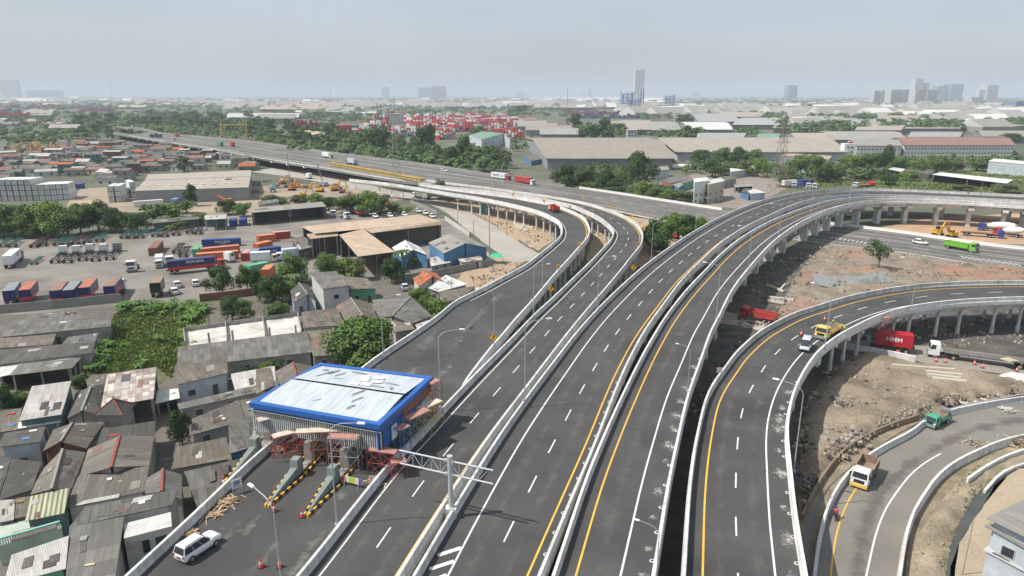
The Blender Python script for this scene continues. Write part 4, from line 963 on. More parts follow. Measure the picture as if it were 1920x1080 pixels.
def car_proto(kind, pm, label=''):
 t = thing('parked_car' if kind != 'van' else 'minivan', label, {'van': 'van', 'suv': 'SUV'}.get(kind, 'car'), (0, 0, -70))
 S = {  # length stations: x, half width, z bottom, z top ; cabin: base x0,x1, top x0,x1, z, roof z
  'suv': ([(-2.2, .78, .5, .92), (-2.1, .85, .3, 1.02), (-1.3, .88, .28, 1.06), (.6, .88, .28, 1.04), (1.1, .88, .28, 1.1), (1.9, .85, .3, 1.02), (2.2, .74, .42, .84)], (-2.16, 1.2, -1.92, .25, 1.02, 1.76)),
  'car': ([(-2.0, .72, .48, .86), (-1.9, .80, .28, .95), (-1.2, .84, .26, .98), (.6, .84, .26, .95), (1.1, .83, .26, .9), (1.75, .80, .28, .8), (2.0, .66, .4, .66)], (-1.75, 1.1, -1.35, .3, .93, 1.47)),
  'van': ([(-2.1, .76, .45, .9), (-2.0, .82, .3, 1.0), (-1.2, .84, .28, 1.02), (.6, .84, .28, 1.02), (1.3, .83, .28, 1.0), (1.85, .80, .3, .9), (2.05, .7, .4, .75)], (-2.05, 1.75, -1.95, .95, .98, 1.88))}[kind]
 k = MB(); loft(k, [sec(*s) for s in S[0]]); x0, x1, t0, t1, z0, z1 = S[1]; wb, wt = .82, .66
 B = [(x0, -wb, z0), (x1, -wb+.04, z0-.04), (x1, wb-.04, z0-.04), (x0, wb, z0)]; T = [(t0, -wt, z1), (t1, -wt, z1), (t1, wt, z1), (t0, wt, z1)]
 B = [Vector(p) for p in B]; T = [Vector(p) for p in T]; mid = [b.lerp(q, .86) for b, q in zip(B, T)]
 Tn = [Vector((p.x*.93+(.02 if p.x < 0 else -.03), p.y*.86, p.z+.07)) for p in T]
 k.hexa(B, T, 0, False); k.hexa(T, Tn, 0)
 k.build('body', pm, t, smooth=True)
 g = MB(); c = sum(B+T, Vector())/8
 for i in range(4):
  j = (i+1) % 4; a, b_, d, e = B[i], B[j], T[j], T[i]; nrm = (b_-a).cross(e-a).normalized()
  def q(u, v): return a.lerp(b_, u).lerp(e.lerp(d, u), v)+nrm*.012
  if i % 2: g.face([q(.04, .08), q(.96, .08), q(.95, .94), q(.05, .94)])
  else:
   for u0, u1 in ([(.03, .33), (.345, .64), (.655, .97)] if kind != 'car' else [(.04, .485), (.50, .95)]): g.face([q(u0, .06), q(u1, .06), q(u1, .93), q(u0, .93)])
 g.build('windows', GLASS, t)
 xs = (-1.35, 1.35) if kind != 'suv' else (-1.4, 1.42)
 for x in xs:
  for y in (-.79, .79): wheel(t, x, y, .36, .24)
 xf, xr = S[0][-1][0], S[0][0][0]
 for y in (-.55, .55):
  h = MB(); h.box((xf-.10, y, .70 if kind != 'car' else .62), (.22, .34, .14)); h.build('headlight', LIGHT, t)
  h = MB(); h.box((xr+.04, y*1.2, .88), (.10, .2, .24)); h.build('tail_light', TAIL, t)
 h = MB(); h.box((xr-.005, 0, .72), (.05, .5, .14)); h.build('number_plate', PLATE, t)
 h = MB(); h.box((xf-.07, 0, .45), (.2, 1.1, .16)); h.build('grille', PBLK, t)
 if kind == 'suv':
  for y in (-.58, .58): h = MB(); h.tube([(t0+.15, y, z1+.1), (t1-.2, y, z1+.1)], .025, 6); h.build('roof_rail', PGRY, t)
 for y in (-.95, .95): h = MB(); h.box((x1-.35, y, z0+.1), (.18, .16, .12)); h.build('mirror', pm, t)
 return t
def cab_parts(t, pm, x0, h=2.75, w=2.4, l=2.0, z0=.6, slope=.28, glass=None, visor=True, stripe_m=None):
 "cab-over cab whose front stands at x0"
 k = MB()
 def loopz(z, ins, wd): return [Vector((x0-l, -wd/2, z)), Vector((x0-ins, -wd/2, z)), Vector((x0-ins, wd/2, z)), Vector((x0-l, wd/2, z))]
 zm = z0+(h-z0)*.48
 a, b, c, d = loopz(z0, .04, w), loopz(zm, 0, w), loopz(h-.12, slope, w-.14), loopz(h, slope+.2, w-.4)
 k.hexa(a, b, 0, False); k.hexa(b, c, 0, False); k.hexa(c, d, 0, False); k.face(d); k.face(a[::-1])
 cab = k.build('cab', pm, t)
 g = MB(); e = .012
 f = [b[1], b[2], c[2], c[1]]
 def q(L4, u, v, n): return L4[0].lerp(L4[1], u).lerp(L4[3].lerp(L4[2], u), v)+n
 n = (f[1]-f[0]).cross(f[3]-f[0]).normalized()*e
 g.face([q(f, .06, .08, n), q(f, .94, .08, n), q(f, .93, .92, n), q(f, .07, .92, n)])
 for s in (0, 1):
  L4 = [b[0], b[1], c[1], c[0]] if s == 0 else [b[2], b[3], c[3], c[2]]
  n = (L4[1]-L4[0]).cross(L4[3]-L4[0]).normalized()*e
  u0, u1 = (.40, .9) if s == 0 else (.1, .6); g.face([q(L4, u0, .08, n), q(L4, u1, .08, n), q(L4, u1-.03*s, .86, n), q(L4, u0+.03, .86, n)])
 g.build('windows', glass or GLASS, cab)
 k = MB(); k.box((x0+.06, 0, z0-.02), (.22, w, .38)); k.build('bumper', stripe_m or PGRY, cab)
 k = MB(); k.box((x0+.015, 0, z0+.55), (.05, w*.6, .42)); k.build('grille', PBLK, cab)
 for s in (-1, 1):
  h_ = MB(); h_.box((x0+.03, s*w*.39, z0+.42), (.06, .34, .22)); h_.build('headlight', LIGHT, cab)
  h_ = MB(); h_.box((x0-.12, s*(w/2+.16), zm+.45), (.1, .16, .42)); h_.bar((x0-.15, s*w/2, zm+.6), (x0-.12, s*(w/2+.16), zm+.6), .04); h_.build('mirror', PBLK, cab)
 return cab
def frame_rails(t, x0, x1, z, m, w=.9, cross=2.2, name='chassis'):
 k = MB()
 for s in (-1, 1): k.box(((x0+x1)/2, s*w/2, z), (x1-x0, .14, .26))
 n = max(2, int((x1-x0)/cross))
 for i in range(n+1): k.box((lerp(x0, x1, i/n), 0, z), (.14, w+(1.3 if i in (0, n) or i % 2 else 0), .2))
 return k.build(name, m, t)
def corr_box(mb, l, w, h, z, cx=0, m=0, mt=0, pitch=.34, dep=.045):
 "container shell with pressed ribs on sides and roof line, doors at the -X end"
 n = int(l/pitch)
 for s in (-1, 1):
  prev = None
  for i in range(n*2+1):
   x = cx-l/2+.08+(l-.16)*i/(n*2); y = s*(w/2-(dep if (i//1) % 2 else 0))
   a, b = Vector((x, y, z+.12)), Vector((x, y, z+h-.1))
   if prev: mb.face([prev[0], a, b, prev[1]] if s < 0 else [a, prev[0], prev[1], b], m)
   prev = (a, b)
 e = .06
 for s in (-1, 1):
  mb.box((cx, s*(w/2-.03), z+.06), (l, .1, .12), 0, m); mb.box((cx, s*(w/2-.03), z+h-.05), (l, .1, .1), 0, m)
  for x in (-1, 1): mb.box((cx+x*(l/2-.05), s*(w/2-.03), z+h/2), (.12, .12, h), 0, m)
 mb.box((cx, 0, z+h-.04), (l-.05, w-.1, .05), 0, mt); mb.box((cx, 0, z+.05), (l-.05, w-.1, .06), 0, m)
 mb.box((cx-l/2+.06, 0, z+h/2), (.05, w-.15, h-.1), 0, m); mb.box((cx+l/2-.06, 0, z+h/2), (.05, w-.15, h-.1), 0, m)
 for y in (-.75, -.35, .35, .75): mb.box((cx-l/2+.01, y*w/2.44, z+h/2), (.05, .05, h-.3), 0, m)
def text_obj(body, size, m, par, M, name='lettering', bold=.0, shear=0.0):
 cu = bpy.data.curves.new(name, 'FONT'); cu.body = body; cu.size = size; cu.align_x = 'CENTER'; cu.align_y = 'CENTER'; cu.extrude = .004; cu.offset = bold; cu.shear = shear; cu.resolution_u = 2
 o = bpy.data.objects.new('tmp', cu); COL.objects.link(o); dg = bpy.context.evaluated_depsgraph_get()
 me = bpy.data.meshes.new_from_object(o.evaluated_get(dg)); bpy.data.objects.remove(o); me.name = name; me.materials.clear(); me.materials.append(m)
 r = bpy.data.objects.new(name, me); COL.objects.link(r); r.parent = par; r.matrix_local = M; return r
def side_M(x, y, z, s=-1):
 "lettering upright on the side facing -Y (s=-1) or +Y"
 return Matrix.Translation((x, y, z)) @ Matrix.Rotation(0 if s < 0 else math.pi, 4, 'Z') @ Matrix.Rotation(math.pi/2, 4, 'X')
TXW = mat('lettering_white', (.72, .73, .74), .6); TXR = mat('lettering_red', (.5, .05, .05), .6); TXB = mat('lettering_dark', (.05, .08, .14), .6); TXL = mat('lettering_sky', (.20, .50, .62), .6)
def semi_proto(cabm, boxkind, boxm, roofm=None, text=None, lower=None, name='articulated_lorry', cat='lorry', L=12.2):
 "tractor with trailer: origin in the middle, front at +X"
 t = thing(name, '', cat, (0, 0, -70)); f = L/2+2.2; r = -L/2-1.0
 if cabm:
  cab_parts(t, cabm, f, 2.95, 2.45, 1.9)
  frame_rails(t, f-5.2, f-.3, .78, CHAS, .85, name='tractor_frame')
  for x in (f-1.1, f-4.3):
   for y in (-1.02, 1.02): wheel(t, x, y, .5, .3)
 frame_rails(t, r, f-3.0, 1.15, CHAS, 1.0, 3, name='trailer_frame')
 for x in (r+1.4, r+2.7):
  for y in (-1.0, 1.0): wheel(t, x, y, .5, .42)
 xc = (r+f-2.3)/2
 if boxkind == 'container':
  k = MB(); corr_box(k, L, 2.44, 2.6, 1.3, xc, 0, 1); b = k.build('container', [boxm, roofm or boxm], t)
 elif boxkind == 'box':
  k = MB(); k.box((xc, 0, 1.3+1.35), (L, 2.48, 2.7), 0, 0, 1)
  if lower: k.box((xc, 0, 1.3+.42), (L+.02, 2.5, .84), 0, 2)
  for x in (-1, 1):
   for y in (-1, 1): k.box((xc+x*(L/2-.03), y*1.22, 2.65), (.12, .12, 2.72), 0, 0)
  for y in (-.4, .4): k.box((xc-L/2-.02, y, 2.65), (.04, .06, 2.5), 0, 0)
  b = k.build('cargo_box', [boxm, roofm or boxm, lower or boxm], t)
  k = MB(); [k.box((xc-L/2-.03, y, 1.2), (.06, .3, .14)) for y in (-.95, .95)]; k.build('tail_lights', TAIL, b)
 elif boxkind == 'flat':
  k = MB(); k.box((xc, 0, 1.38), (L, 2.5, .2)); b = k.build('load_bed', boxm, t)
 else: b = None
 if text and b:
  for s in (-1, 1):
   for tx, sz, dx, dz, m in text: text_obj(tx, sz, m, b, side_M(xc+dx*(-s), s*1.262 if boxkind == 'box' else s*1.235, 1.3+dz, s), bold=.012)
 return t
def chassis_proto(m, name='skeletal_trailer'):
 t = thing(name, '', 'trailer', (0, 0, -70))
 k = MB()
 for s in (-1, 1): k.box((0, s*.5, 1.15), (12, .16, .34))
 for x in (-5.9, -3.2, -.6, 2.2, 4.4, 5.9): k.box((x, 0, 1.18), (.22, 2.4, .22))
 for x in (-5.9, 5.9): k.box((x, 0, 1.3), (.3, 2.44, .14))
 k.build('frame', m, t)
 for x in (-4.6, -3.2):
  for y in (-.98, .98): wheel(t, x, y, .48, .45)
 k = MB(); [k.bar((3.2, y, 1.05), (3.2, y, .05), .12) for y in (-.6, .6)]; k.bar((3.2, -.6, .4), (3.2, .6, .4), .08); k.build('landing_legs', m, t)
 k = MB(); k.box((-6.05, 0, .72), (.1, 2.3, .16)); k.build('rear_bumper', PRED if m is CHASG else m, t); return t
def rigid_proto(cabm, boxm, kind='box', L=5.5, lower=None, text=None, name='box_lorry', cat='lorry', h=2.5, cabh=2.5, w=2.2, glass=None, bump=None, roofm=None):
 t = thing(name, '', cat, (0, 0, -70)); f = (L+1.9)/2; r = f-1.9-L; xc = f-2.0-L/2
 cab_parts(t, cabm, f, cabh, w-.1, 1.75, .55, glass=glass, stripe_m=bump); frame_rails(t, r, f-.2, .72, CHAS, .8)
 for x in (f-.9, r+1.2):
  for y in (-w/2+.22, w/2-.22): wheel(t, x, y, .44, .28 if x > 0 else .45)
 if kind == 'box':
  k = MB(); k.box((xc, 0, .95+h/2), (L, w, h), 0, 0, 1)
  for x in (-1, 1):
   for y in (-1, 1): k.box((xc+x*(L/2-.03), y*(w/2-.02), .95+h/2), (.1, .1, h+.02))
  k.box((xc-L/2-.015, 0, .95+h/2), (.03, .05, h-.1)); b = k.build('cargo_box', [boxm, roofm or boxm], t)
 elif kind == 'tub':
  k = MB(); z, H, th = .95, 1.25, .09
  k.box((xc, 0, z+.06), (L, w, .12))
  for s in (-1, 1): k.box((xc, s*(w/2-.04), z+H/2), (L, th, H)); k.box((xc+s*(L/2-.04), 0, z+H/2), (th, w-.1, H))
  n = 6
  for i in range(n):
   x = xc-L/2+.3+(L-.6)*i/(n-1)
   for s in (-1, 1): k.box((x, s*(w/2+.03), z+H/2), (.12, .1, H))
  for s in (-1, 1): k.box((xc, s*(w/2), z+H), (L+.04, .16, .1));
  k.box((xc+L/2+.12, 0, z+H+.2), (.3, w, .12)); b = k.build('tipper_bed', boxm, t)
  k = MB(); k.box((xc, 0, z+.15), (L-.2, w-.2, .08)); k.build('bed_floor', RUST, b)
 elif kind == 'drop':
  k = MB(); z = .95; k.box((xc, 0, z), (L, w, .12))
  for s in (-1, 1): k.box((xc, s*(w/2-.03), z+.28), (L, .05, .5)); k.box((xc+s*(L/2-.03), 0, z+.28), (.05, w-.1, .5))
  b = k.build('drop_side_bed', boxm, t)
 if kind == 'drum':
  k = MB(); rr = [.45, 1.0, 1.15, 1.1, .6]; xs = [xc+L/2-.3, xc+L/4, xc, xc-L/4, xc-L/2]; zs = [1.7, 1.95, 2.05, 2.15, 2.35]; rings = []
  for R_, x, z in zip(rr, xs, zs): rings.append([Vector((x, R_*math.cos(q*math.pi/7), z+R_*math.sin(q*math.pi/7))) for q in range(14)])
  loft(k, rings); b = k.build('mixer_drum', boxm, t, smooth=True)
 if text and kind != 'drum':
  for s in (-1, 1):
   for tx, sz, dx, dz, m in text: text_obj(tx, sz, m, b, side_M(xc+dx*(-s), s*(w/2+.035), .95+dz, s), bold=.01)
 return t
def tractor_proto(cabm):
 t = thing('lorry_tractor', '', 'lorry', (0, 0, -70)); cab_parts(t, cabm, 2.7, 2.95, 2.4, 1.9); frame_rails(t, -2.8, 2.4, .78, CHAS, .85)
 k = MB(); k.box((-1.4, 0, 1.02), (1.2, 1.0, .14)); k.build('fifth_wheel', CHAS, t)
 for x in (1.6, -1.7):
  for y in (-1.0, 1.0): wheel(t, x, y, .5, .3 if x > 0 else .5)
 return t
def skel_semi_proto(cabm):
 t = semi_proto(cabm, None, None, name='container_lorry'); return t
FLEET = {}
def put(key, make, rear, front, label, z=0.0, grp=None, s=1.0, world=None):
 "sets a vehicle down so that it points from one photo point to another"
 a, b = P(rear[0], rear[1], z), P(front[0], front[1], z); d = b-a; rz = math.atan2(d.y, d.x); c = (a+b)/2
 if key not in FLEET:
  o = make(); FLEET[key] = o; o.location = c; o.rotation_euler = (0, 0, rz); o.scale = (s,)*3; o['label'] = label
  if grp: o['group'] = grp
  return o
 o = copy_tree(FLEET[key], c, rz, s, label)
 if grp: o['group'] = grp
 elif 'group' in o: del o['group']
 return o
IB = [('IRON BIRD', 1.0, .6, 1.75, TXW), ('LOGISTICS', .42, .6, 1.05, TXW)]
# near vehicles on the ramps
put('suv_w', lambda: car_proto('suv', PW), (347, 1051), (398, 1017), 'white SUV seen from behind, alone on the toll plaza', 7, s=.98)
put('van_s', lambda: car_proto('van', PSIL), (1516, 641), (1504, 668), 'silver minivan facing the viewer on the loop ramp', 7.05, s=1.02)
GLY = mat('bright_windscreen', (.45, .40, .24), .2, .1, 1, spec=.6)  # pale yellow-grey colour stands in for sky reflected in the glass
yl = put('yel', lambda: rigid_proto(PYEL, PYEL, 'drop', 5.6, name='flatbed_lorry', w=2.3, cabh=2.45), (1573, 617), (1532, 641), 'yellow drop-side lorry loaded with poles on the loop ramp', 7.1)
k = MB(); rr = random.Random(4)
for i in range(12):
 y = -.8+i*.14; k.tube([(-3.3+rr.uniform(-.3, .3), y, 1.45+.12*rr.random()), (1.6+rr.uniform(-.4, .4), y+rr.uniform(-.1, .1), 1.75+.3*rr.random())], .05, 6)
poles = k.build('pole_bundle', mat('pole_blue_grey', (.20, .23, .30), .6)); poles.location = yl.location; poles.rotation_euler = yl.rotation_euler; tag(poles, 'bundle of bluish grey poles lying along the yellow lorry bed', 'poles')
put('dump_w', lambda: rigid_proto(PW, RUST, 'tub', 4.2, name='tipper_lorry', cat='tipper lorry', w=2.2, cabh=2.45, bump=PYEL), (1634, 873), (1603, 926), 'white-cabbed tipper with an empty rusty bed on the ground-level road', .3)
put('grn', lambda: rigid_proto(PGRN, PGRN, 'drop', 3.4, name='pickup_lorry', cat='pickup lorry', w=1.9, cabh=2.1), (1779, 783), (1733, 808), 'turquoise green pickup lorry at the top of the ground-level road', .3, s=.95)
k = MB(); k.box((0, 0, 0), (1.8, 1.5, .5)); k.box((-.6, .1, .4), (.5, 1.2, .9), .2); o = k.build('cargo_bundle', [mat('cargo_brown', (.2, .16, .13), .9, .3, 3)]); c = FLEET['grn']; o.location = Vector(c.location)+Vector((.9, .55, 1.3)); o.rotation_euler = c.rotation_euler; tag(o, 'brown bundle of goods on the bed of the turquoise pickup lorry', 'cargo')
k = MB(); k.box((0, 0, 0), (.06, 1.6, 1.1)); o = k.build('violet_panel', mat('panel_violet', (.27, .27, .50), .6)); o.location = Vector(c.location)+Vector((1.75, 1.0, 1.75)); o.rotation_euler = c.rotation_euler; tag(o, 'pale violet panel standing upright at the tail of the turquoise pickup', 'panel')
put('red_tip', lambda: rigid_proto(PRED, paint('dull_red', (.42, .06, .05)), 'tub', 6.4, name='tipper_lorry', cat='tipper lorry', w=2.45, cabh=2.7), (1452, 606), (1390, 594), 'red tipper lorry half hidden below the parallel ramp', .06)
put('hmm', lambda: semi_proto(PGRY, 'container', paint('crimson', (.44, .015, .03)), text=[('HMM', 1.3, 0, 1.4, TXW)], name='container_lorry', L=6.6), (1700, 661), (1634, 652), 'lorry carrying a crimson container with white slanted lettering, under the loop ramp', .12)
lw = put('lowbed', lambda: semi_proto(PW, 'flat', mat('bed_grey', (.13, .125, .115), .85, .2, 1), name='low_loader', L=14.5), (1945, 694), (1748, 667), 'long low-loader with white cab on the dusty construction road', .12)
k = MB(); k.box((0, 0, .12), (2.6, 1.9, .22)); o = k.build('concrete_slab', mat('slab_buff', (.44, .37, .27), .9)); o.location = P(1893, 676, 1.6); o.rotation_euler = (0, .1, .4); tag(o, 'buff slab lying on the bed of the long low-loader', 'slab')
put('lime', lambda: rigid_proto(PLIM, PLIM, 'tub', 6.8, name='tipper_lorry', cat='tipper lorry', w=2.45, cabh=2.8), (1774, 464), (1830, 474), 'bright green tipper lorry driving on the highway at the right', .3, s=1.12)
put('hatch_w', lambda: car_proto('car', PW), (1713, 456), (1737, 460), 'white hatchback ahead of the green tipper on the highway', .3, s=1.2)
put('ramp_tip', lambda: rigid_proto(PCREAM, PRED, 'tub', 4.6, name='tipper_lorry', cat='tipper lorry'), (1046, 400), (1031, 393), 'red-bedded tipper lorry on the outer curved ramp', 7, s=1.05)
# highway traffic
put('box_w', lambda: semi_proto(PCREAM, 'box', PW, name='box_trailer_lorry', L=9), (594, 294), (634, 299), 'white box lorry on the highway behind the yellow girder', 6.8)
put('flat_g', lambda: semi_proto(PGRY, 'box', PSIL, name='box_trailer_lorry', L=9), (679, 312), (642, 306), 'grey box lorry on the highway just above the yellow girder', 6.8)
put('suv_w', None, (823, 321), (842, 323), 'white SUV in the far lane of the highway, mid picture', 5.8, s=1.1)
put('maersk', lambda: semi_proto(PRED, 'container', paint('reefer_white', (.66, .66, .63)), text=[('MAERSK', 1.5, -1.2, 1.35, TXB)], name='container_lorry'), (914, 334), (962, 341), 'lorry with a white lettered container behind the red one on the highway', 4.7)
b = [c for c in kids(FLEET['maersk']) if c.name.startswith('container')][0]
for s in (-1, 1):
 k = MB(); k.box((0, 0, 0), (1.5, .02, 1.5)); k.build('logo_tile', TXL, b, M=Matrix.Translation((-.8-3.9*(-s)*(-1), s*1.24, 2.65)))
put('redc', lambda: semi_proto(PW, 'container', paint('container_red', (.40, .05, .04)), name='container_lorry'), (955, 341), (1012, 350), 'lorry with red container and white cab on the highway', 4.2)
put('bluew', lambda: semi_proto(PBLU, 'box', PBLU, PW, name='box_trailer_lorry', L=8), (311, 260), (290, 256), 'blue box lorry with white roof at the far end of the highway', 7)
put('orgt', lambda: rigid_proto(PORG, PORG, 'tub', 6, name='tipper_lorry', cat='tipper lorry'), (340, 258), (324, 254), 'orange tipper far away on the highway', 7, s=1.5)
put('suv_w', None, (330, 264), (322, 262), 'small white SUV far away beside the orange tipper', 7, s=1.4)
put('grnt', lambda: rigid_proto(PGRN, PGRN, 'box', 7, name='box_lorry'), (424, 276), (403, 272), 'green box lorry far away near the yellow gantry crane', 7, s=1.15)
put('redt', lambda: rigid_proto(PRED, PRED, 'box', 6, name='box_lorry'), (444, 277), (428, 273), 'bright red box lorry following the green one on the highway', 7, s=1.15)
put('bus', lambda: rigid_proto(PW, PW, 'box', 8, name='bus', cat='bus'), (249, 247), (247, 238), 'tiny white bus where the highway bends out of sight', 7, s=1.2)
HC = [put('suv_w' if i % 2 else 'suv_b', (lambda: car_proto('suv', PBLK)), (x, y), (x+s, y+1), '', 7, s=1.3) for i, (x, y, s) in enumerate(((225, 250, 3), (232, 246, 3), (240, 252, -3), (236, 243, 3), (262, 247, 3), (283, 252, -3)))]
label_row(HC, '{o} tiny car from the left at the far end of the highway', 'tiny far cars on the highway')
# service road
put('olive', lambda: semi_proto(PW, 'box', mat('canvas_olive', (.36, .36, .28), .85), name='canvas_lorry', L=9), (813, 376), (772, 370), 'lorry with olive canvas box and white cab on the service road', .05)
put('box_w2', lambda: rigid_proto(PW, PW, 'box', 4, name='box_lorry'), (588, 337), (570, 333), 'small white van-bodied lorry under the elevated highway', .05, s=1.0)
# ---- yard: container lorries, trailers, heads
put('ww', lambda: semi_proto(PBLK, 'box', PW, text=[('EXPRESS', .9, 1.5, 1.6, TXR)], name='box_trailer_lorry', L=11), (4, 516), (46, 478), 'long white box lorry at the left picture edge in the yard', .02)
SK = [put('skel_'+('w' if i != 4 else 'd'), (lambda i=i: skel_semi_proto(PW if i != 4 else PGRY)), a, b, '', .02) for i, (a, b) in enumerate((((92, 504), (128, 470)), ((116, 502), (152, 471)), ((146, 499), (176, 467)), ((170, 499), (201, 468)), ((197, 497), (227, 465))))]
label_row(SK, '{o} from the left of the five empty container lorries parked abreast', 'empty container lorries parked abreast')
put('chs_g', lambda: chassis_proto(CHASG), (58, 500), (82, 484), 'short greenish trailer frame alone, left of the parked container lorries', .02, s=.7)
rowA = [(2, 466, 22, 451), (20, 466, 40, 452), (60, 467, 82, 452), (76, 465, 98, 449), (103, 464, 126, 448), (117, 464, 140, 449), (138, 461, 158, 447), (160, 460, 178, 446), (184, 456, 199, 442)]
rowB = [(229, 450, 246, 436), (243, 450, 262, 436), (258, 450, 279, 435), (288, 447, 306, 433), (305, 447, 323, 433), (327, 444, 345, 431)]
LA = [put('chs_'+('g' if i % 4 in (0, 1) else 'r' if i % 4 == 2 else 'd'), (lambda i=i: chassis_proto([CHASG, CHASG, CHASR, CHAS][i % 4])), (a, b), (c, d), '', .02) for i, (a, b, c, d) in enumerate(rowA)]
label_row(LA, '{o} empty trailer frame from the left below the long tree belt', 'trailer frames below the tree belt')
LA = [put('chs_'+('g' if i < 4 else 'r'), None, (a, b), (c, d), '', .02) for i, (a, b, c, d) in enumerate(rowB)]
label_row(LA, '{o} teal trailer frame from the left, right of the gap in the row', 'teal trailer frames in the yard')
LA = [put('chs_d', (lambda: chassis_proto(CHAS)), (a, b), (c, d), '', .02) for a, b, c, d in ((327, 481, 344, 460), (341, 485, 354, 468), (352, 443, 366, 426), (369, 444, 380, 427))]
label_row(LA, '{o} dark upright-looking trailer frame from the left in the middle yard', 'dark trailer frames in the middle yard')
put('tr_w', lambda: tractor_proto(PW), (255, 499), (244, 515), 'white lorry head facing the viewer alone in the open yard', .02, s=1.15)
put('bx_hi', lambda: rigid_proto(PW, PW, 'box', 5, name='box_lorry', h=2.2), (302, 490), (298, 509), 'white box lorry facing the viewer left of the lettered blue trailer', .02)
put('tr_w', None, (322, 487), (318, 504), 'white lorry head tucked behind the lettered blue trailer', .02)
put('ib', lambda: semi_proto(PRED, 'box', PNVY, PNVY, text=[('IRON BIRD', 1.0, 1.0, 1.95, TXW)], lower=PRED, name='articulated_lorry', L=12.5), (318, 514), (410, 504), 'navy and red lettered trailer with red cab in the middle of the yard', .02)
put('tr_w', None, (405, 497), (436, 490), 'white lorry head right of the red cab', .02, s=1.1)
BR = [(17, 581, 38, 549), (44, 582, 72, 545), (106, 577, 126, 551), (130, 576, 151, 550), (160, 570, 180, 546), (206, 568, 226, 543)]
LA = [put('tb%d' % (i % 3), (lambda i=i: semi_proto(None, 'box', [PNVY, PNVY, PNVY][i % 3], [PGRY, mat('faded_red_roof', (.36, .13, .09), .8, .2, .5), mat('dusty_brown_roof', (.24, .15, .12), .85, .2, .5)][i % 3], lower=[PNVY, PRED, PRED][i % 3], name='box_trailer', L=9, cat='trailer')), (a, b), (c, d), '', .02) for i, (a, b, c, d) in enumerate(BR)]
label_row(LA, '{o} navy box trailer from the left along the front wall of the yard', 'navy trailers along the yard front wall')
put('tr_w', None, (219, 560), (230, 538), 'white lorry head beside the last navy trailer at the front wall', .02, s=1.1)
put('blkc', lambda: semi_proto(None, 'box', PBLK, RUST, name='box_trailer', L=6, cat='trailer'), (292, 562), (304, 542), 'black open box trailer by the small pruned tree', .02)
for kk, pm, a, b, l in (('car_w', PW, (336, 544), (329, 532), 'white car in the upper place, left pair near the fence'), ('car_w', PW, (332, 556), (323, 545), 'white car in the lower place, left pair near the fence'), ('car_w', PW, (371, 541), (364, 529), 'white car beside the dark car near the fence'), ('car_b', PBLK, (391, 541), (383, 529), 'dark blue-black car in the yard left of the round tree'), ('car_w', PW, (452, 531), (444, 519), 'white car between two trees at the yard edge'), ('car_s', PSIL, (766, 552), (752, 534), 'silver car parked between the low houses, near the orange tiled roof')):
 put(kk, (lambda pm=pm: car_proto('car', pm)), a, b, l, .02, s=1.1)
CR = [put(kk, (lambda pm=pm: car_proto('car', pm)), (x-6, y-3), (x+6, y+5), '', .02, s=1.12) for kk, pm, x, y in (('car_w', PW, 694, 402), ('car_w', PW, 704, 407), ('car_b', PBLK, 721, 407), ('car_w', PW, 732, 406), ('car_b', PBLK, 744, 405), ('car_w', PW, 759, 404), ('car_w', PW, 785, 397), ('van_w', PW, 798, 401), ('car_w', PW, 811, 407))]
label_row(CR, '{o} parked car from the left behind the tan L-shaped workshop roof', 'cars behind the tan workshop')
LB = [('ib_s', lambda: semi_proto(None, 'box', PBLU, PGRY, lower=PRED, name='box_trailer', L=8, cat='trailer'), (535, 400), (552, 420), 'blue trailer with grey roof, leftmost in front of the long open shed'),
  ('bx_hi', None, (556, 394), (562, 408), 'white box lorry facing out of the long open shed'), ('tr_w', None, (528, 404), (540, 398), 'white lorry head at the left mouth of the long open shed'),
  ('ib_s', None, (597, 394), (614, 414), 'blue trailer with red skirt, middle one before the long open shed'), ('tr_w', None, (622, 398), (628, 414), 'white lorry head right of the middle blue trailer'), ('tr_w', None, (640, 408), (655, 412), 'white lorry head turned sideways before the bushes'),
  ('ib', None, (690, 412), (652, 394), 'long lettered blue and red trailer below the big bushes'), ('tr_w', None, (684, 396), (687, 408), 'white lorry head behind the long trailer below the bushes'),
  ('bxl', lambda: rigid_proto(PCREAM, PW, 'box', 5.8, name='box_lorry'), (480, 493), (512, 491), 'white box lorry with cream cab among the container offices'), ('bxl2', lambda: rigid_proto(PW, paint('pale_blue', (.50, .58, .68)), 'box', 6, name='box_lorry'), (560, 484), (524, 488), 'pale blue box lorry with white cab among the container offices'),
  ('semi_wb', lambda: semi_proto(None, 'box', PW, PGRY, name='box_trailer', L=9, cat='trailer'), (605, 478), (590, 452), 'white box trailer with open rear at the tan workshop'),
  ('olv', lambda: rigid_proto(paint('olive', (.22, .24, .06)), CHAS, 'drop', 4, name='flatbed_lorry'), (850, 366), (831, 364), 'olive flatbed lorry beneath the small tree on the service road')]
for kk, mk, a, b, l in LB: put(kk, mk, a, b, l, .02)
LC = [put('tr_w', None, (x, y-6), (x+1, y+4), '', .02) for x, y in ((711, 450), (780, 440), (798, 438))]
label_row(LC, '{o} lorry head from the left in the dark mouth of the workshop', 'lorry heads inside the workshop')
